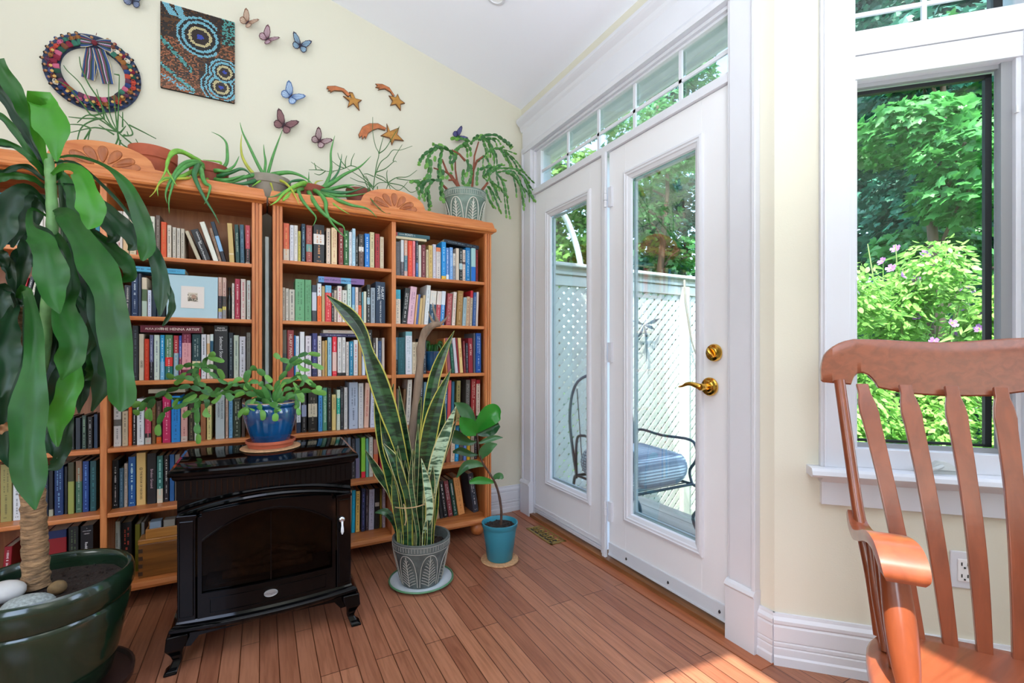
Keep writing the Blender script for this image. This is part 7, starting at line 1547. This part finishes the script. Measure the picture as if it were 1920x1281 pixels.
# lattice fence parallel to the back wall
FW = M('fence_white', '#c9cbc6', .7, var=.06, vscale=9)
FY = .52; fx0, fx1, fz0, fz1 = .17, 4.1, -.58, 1.70
fe = thing('lattice_fence', 'white diagonal lattice fence with flat top rail beyond the deck', 'fence', ((fx0+fx1)/2, FY, fz0))
def lattice(mb, x0, x1, z0, z1, y0, y1, pitch, wd, sgn):
    # slats at 45 degrees clipped to the rectangle
    c = (x0-sgn*0)-(z1-z0); n = 0; hw = wd*1.4142/2; P_ = pitch*1.4142; s = x0-(z1-z0)-P_
    while s < x1+P_:
        # slat centre line x = s + (z-z0) (sgn>0) or mirrored
        poly = []
        for off in (-hw, hw):
            a0 = s+off; za = max(z0, z0+(x0-a0)); zb_ = min(z1, z0+(x1-a0))
            poly.append((a0, za, zb_))
        (a, za0, za1), (b_, zb0, zb1) = poly
        if za1 > za0 and zb1 > zb0:
            pts = [(a+(za0-z0), za0), (a+(za1-z0), za1), (b_+(zb1-z0), zb1), (b_+(zb0-z0), zb0)]
            if sgn < 0: pts = [(x0+x1-p, q) for p, q in pts]
            mb.prism([(p, y0, q) for p, q in pts], (0, y1-y0, 0))
        s += P_
    return mb
posts = [1.0, 2.47, 4.3]
segs = [(.20, 2.08), (2.18, 3.98)]
for x0, x1 in segs:
    lattice(MB(), x0, x1, fz0+.06, 1.665, FY, FY+.008, .067, .047, 1).build('lattice_slats', FW, fe)
    lattice(MB(), x0, x1, fz0+.06, 1.665, FY+.009, FY+.017, .067, .047, -1).build('lattice_slats', FW, fe)
for xp in (2.13,): MB().box(xp-.045, xp+.045, FY-.05, FY+.04, fz0-.02, 1.70).build('post', FW, fe, bevel=.006)
MB().box(3.98, 4.10, FY-.05, FY+.04, fz0-.02, 1.70).build('post', FW, fe, bevel=.006)
MB().box(fx0, fx1, FY-.018, FY-.001, 1.62, 1.70).build('rail_face', FW, fe, bevel=.002)
MB().box(fx0, fx1, FY-.032, FY-.002, 1.712, 1.735).build('rail_moulding', FW, fe, bevel=.002)
MB().box(fx0, fx1, FY-.07, FY+.07, 1.775, 1.805).build('top_rail', FW, fe, bevel=.006)
MB().box(fx0, fx1, FY+.0, FY+.03, 1.70, 1.776).build('upper_board', FW, fe)
MB().box(fx0, fx1, FY-.01, FY+.03, fz0, fz0+.07).build('bottom_rail', FW, fe)
# metal leaf ornament hung on the lattice
oc = PY(1205, 610, FY-.03); on = thing('metal_leaf_ornament', 'grey metal blade ornament hanging on the lattice fence', 'ornament', tuple(oc))
MG = M('grey_metal', '#6c7884', .5, .5)
for (x1, y1), w in (((1238, 597), 10), ((1228, 618), 9), ((1212, 648), 6), ((1212, 682), 8), ((1190, 640), 8), ((1180, 600), 8)):
    b_ = PY(x1, y1, FY-.035); m_ = (oc+b_)/2; strip = MB(); d_ = (b_-oc).normalized(); pr = Vector((-d_.z, 0, d_.x))*w*.0018
    strip.prism([tuple(oc-Vector((0, .02, 0))), tuple(m_+pr-Vector((0, .03, 0))), tuple(b_), tuple(m_-pr-Vector((0, .03, 0)))], (0, .004, 0)).build('blade', MG, on)
# dry vine on the post
vn = tag(MB().build('dry_vine', FW) if False else None or MB().tube([PY(1283, 525, FY-.06), PY(1285, 560, FY-.07), PY(1291, 600, FY-.06), PY(1297, 640, FY-.06), PY(1310, 680, FY-.06), PY(1325, 720, FY-.06)], [.012, .010, .010, .008, .006, .004], 7).build('vine', M('vine', '#8c8880', .9), smooth=True), 'dry grey vine climbing down from the fence post', 'vine')
# curved white pole beyond the fence
p_ = [PY(1052, 395, .9), PY(1062, 412, .9), PY(1074, 440, .9), PY(1083, 470, .9), PY(1089, 500, .9)]; p_.append(Vector((p_[-1].x+.03, .9, -.6)))
tag(MB().tube(crom([tuple(q) for q in p_[:5]], 12)+[tuple(p_[5])], [.028]*13, 12).build('curved_pole', M('white_tube', '#d8dce0', .35), smooth=True), 'thick curved white pole rising behind the lattice fence', 'pole')
# soffit of the house eave over the doors, house wall outside
struct(MB().box(.15, .34, -1.75, 3.0, 2.49, 2.55).box(.34, .36, -1.75, 3.0, 2.47, 2.66).build('trim_9', M('soffit_white', '#f0f2f4', .6)))
# patio armchair with its thick cushion
IR = M('wrought_iron', '#3c4650', .5, .3)
pcx, pcy, gz = .59, -.42, -.10
pc = thing('patio_chair', 'dark wrought iron patio armchair with curled legs on the deck', 'armchair', (pcx, pcy, gz))
sx0, sx1, sy0, sy1 = .34, .86, -.68, -.16
MB().tube([(sx0, sy0, .22), (sx1, sy0, .22), (sx1, sy1, .22), (sx0, sy1, .22), (sx0, sy0, .22)], .009, 8).build('seat_frame', IR, pc, smooth=True)
mb = MB()
for k in range(6): mb.tube([(sx0, sy0+.04+k*.09, .222), (sx1, sy0+.04+k*.09, .222)], .004, 6)
mb.build('seat_rods', IR, pc)
# faces the camera side: arms along y at both x sides
for xa in (sx0, sx1):
    mb = MB(); mb.tube(crom([(xa, sy1, .20), (xa, sy1, .44), (xa, sy1-.06, .50), (xa, -.42, .49), (xa, sy0+.03, .50), (xa, sy0-.03, .46), (xa, sy0-.03, .38), (xa, sy0+.02, .30), (xa, sy0, .22)], 30), [.009]*30, 8); mb.build('arm', IR, pc, smooth=True)
for xa in (sx0, sx1):
    for ya_, sg in ((sy0, -1), (sy1, 1)):
        MB().tube(crom([(xa, ya_, .22), (xa+.02, ya_+sg*.05, .19), (xa+.02, ya_+sg*.06, .10), (xa-.005, ya_+sg*.01, .02), (xa+.005, ya_+sg*.03, -.06), (xa+.02, ya_+sg*.06, -.092)], 18), [.010]*18, 8).build('leg', IR, pc, smooth=True)
mb = MB(); mb.tube(crom([(sx0, sy1, .22), (sx0-.02, sy1+.05, .6), (sx0+.06, sy1+.08, .84), (.60, sy1+.09, .90), (sx1-.06, sy1+.08, .84), (sx1+.02, sy1+.05, .6), (sx1, sy1, .22)], 30), [.010]*30, 8)
for k in range(5): mb.tube([(sx0+.06+k*.10, sy1+.01, .24), (sx0+.06+k*.10, sy1+.075, .80)], .004, 6)
mb.build('backrest', IR, pc, smooth=True)
def plaid():
    m = bpy.data.materials.new('striped_cushion'); m.use_nodes = True; nt = m.node_tree; L = nt.links.new; b = nt.nodes['Principled BSDF']
    tc = nt.nodes.new('ShaderNodeTexCoord'); sp = nt.nodes.new('ShaderNodeSeparateXYZ'); L(tc.outputs['Object'], sp.inputs[0])
    w1 = nt.nodes.new('ShaderNodeTexWave'); w1.inputs['Scale'].default_value = 11; w1.bands_direction = 'Y'; L(tc.outputs['Object'], w1.inputs['Vector'])
    w3 = nt.nodes.new('ShaderNodeTexWave'); w3.inputs['Scale'].default_value = 17; w3.bands_direction = 'Z'; L(tc.outputs['Object'], w3.inputs['Vector'])
    w2 = nt.nodes.new('ShaderNodeTexWave'); w2.inputs['Scale'].default_value = 34; w2.bands_direction = 'X'; L(tc.outputs['Object'], w2.inputs['Vector'])
    mm = nt.nodes.new('ShaderNodeMath'); mm.operation = 'MULTIPLY'; L(w1.outputs['Fac'], mm.inputs[0]); L(w3.outputs['Fac'], mm.inputs[1])
    ad = nt.nodes.new('ShaderNodeMath'); ad.operation = 'MULTIPLY_ADD'; ad.inputs[1].default_value = .3; L(w2.outputs['Fac'], ad.inputs[0]); L(mm.outputs[0], ad.inputs[2])
    r = nt.nodes.new('ShaderNodeValToRGB'); e = r.color_ramp.elements; e[0].color = (*lin('#5c6c80'), 1); e[1].color = (*lin('#dde4ea'), 1); L(ad.outputs[0], r.inputs[0]); L(r.outputs[0], b.inputs['Base Color']); b.inputs['Roughness'].default_value = .9
    return m
def cushion(z0, z1, name, par, m):
    rings = []; n = 40
    for q in (0, .12, .3, .5, .7, .88, 1):
        ins = .03*(abs(q-.5)*2)**2.2; z = z0+(z1-z0)*q; r = []
        for k in range(n):
            a = 2*math.pi*k/n; cu, cf = math.cos(a), math.sin(a); r.append((.60+(.272-ins)*math.copysign(abs(cu)**.35, cu), -.42+(.272-ins)*math.copysign(abs(cf)**.35, cf), z+.006*math.sin(k*.8)))
        rings.append(r)
    for s_, dz in ((.6, .010), (.1, .014)): rings.append([(.60+.24*s_*math.copysign(abs(math.cos(2*math.pi*k/n))**.5, math.cos(2*math.pi*k/n)), -.42+.24*s_*math.copysign(abs(math.sin(2*math.pi*k/n))**.5, math.sin(2*math.pi*k/n)), z1+dz) for k in range(n)])
    return MB().loft(rings).build(name, m, par, smooth=True, angle=80)
PLD = plaid()
cu = cushion(.232, .405, 'seat_cushion', None, PLD); tag(cu, 'thick blue grey striped cushion on the patio armchair', 'cushion')
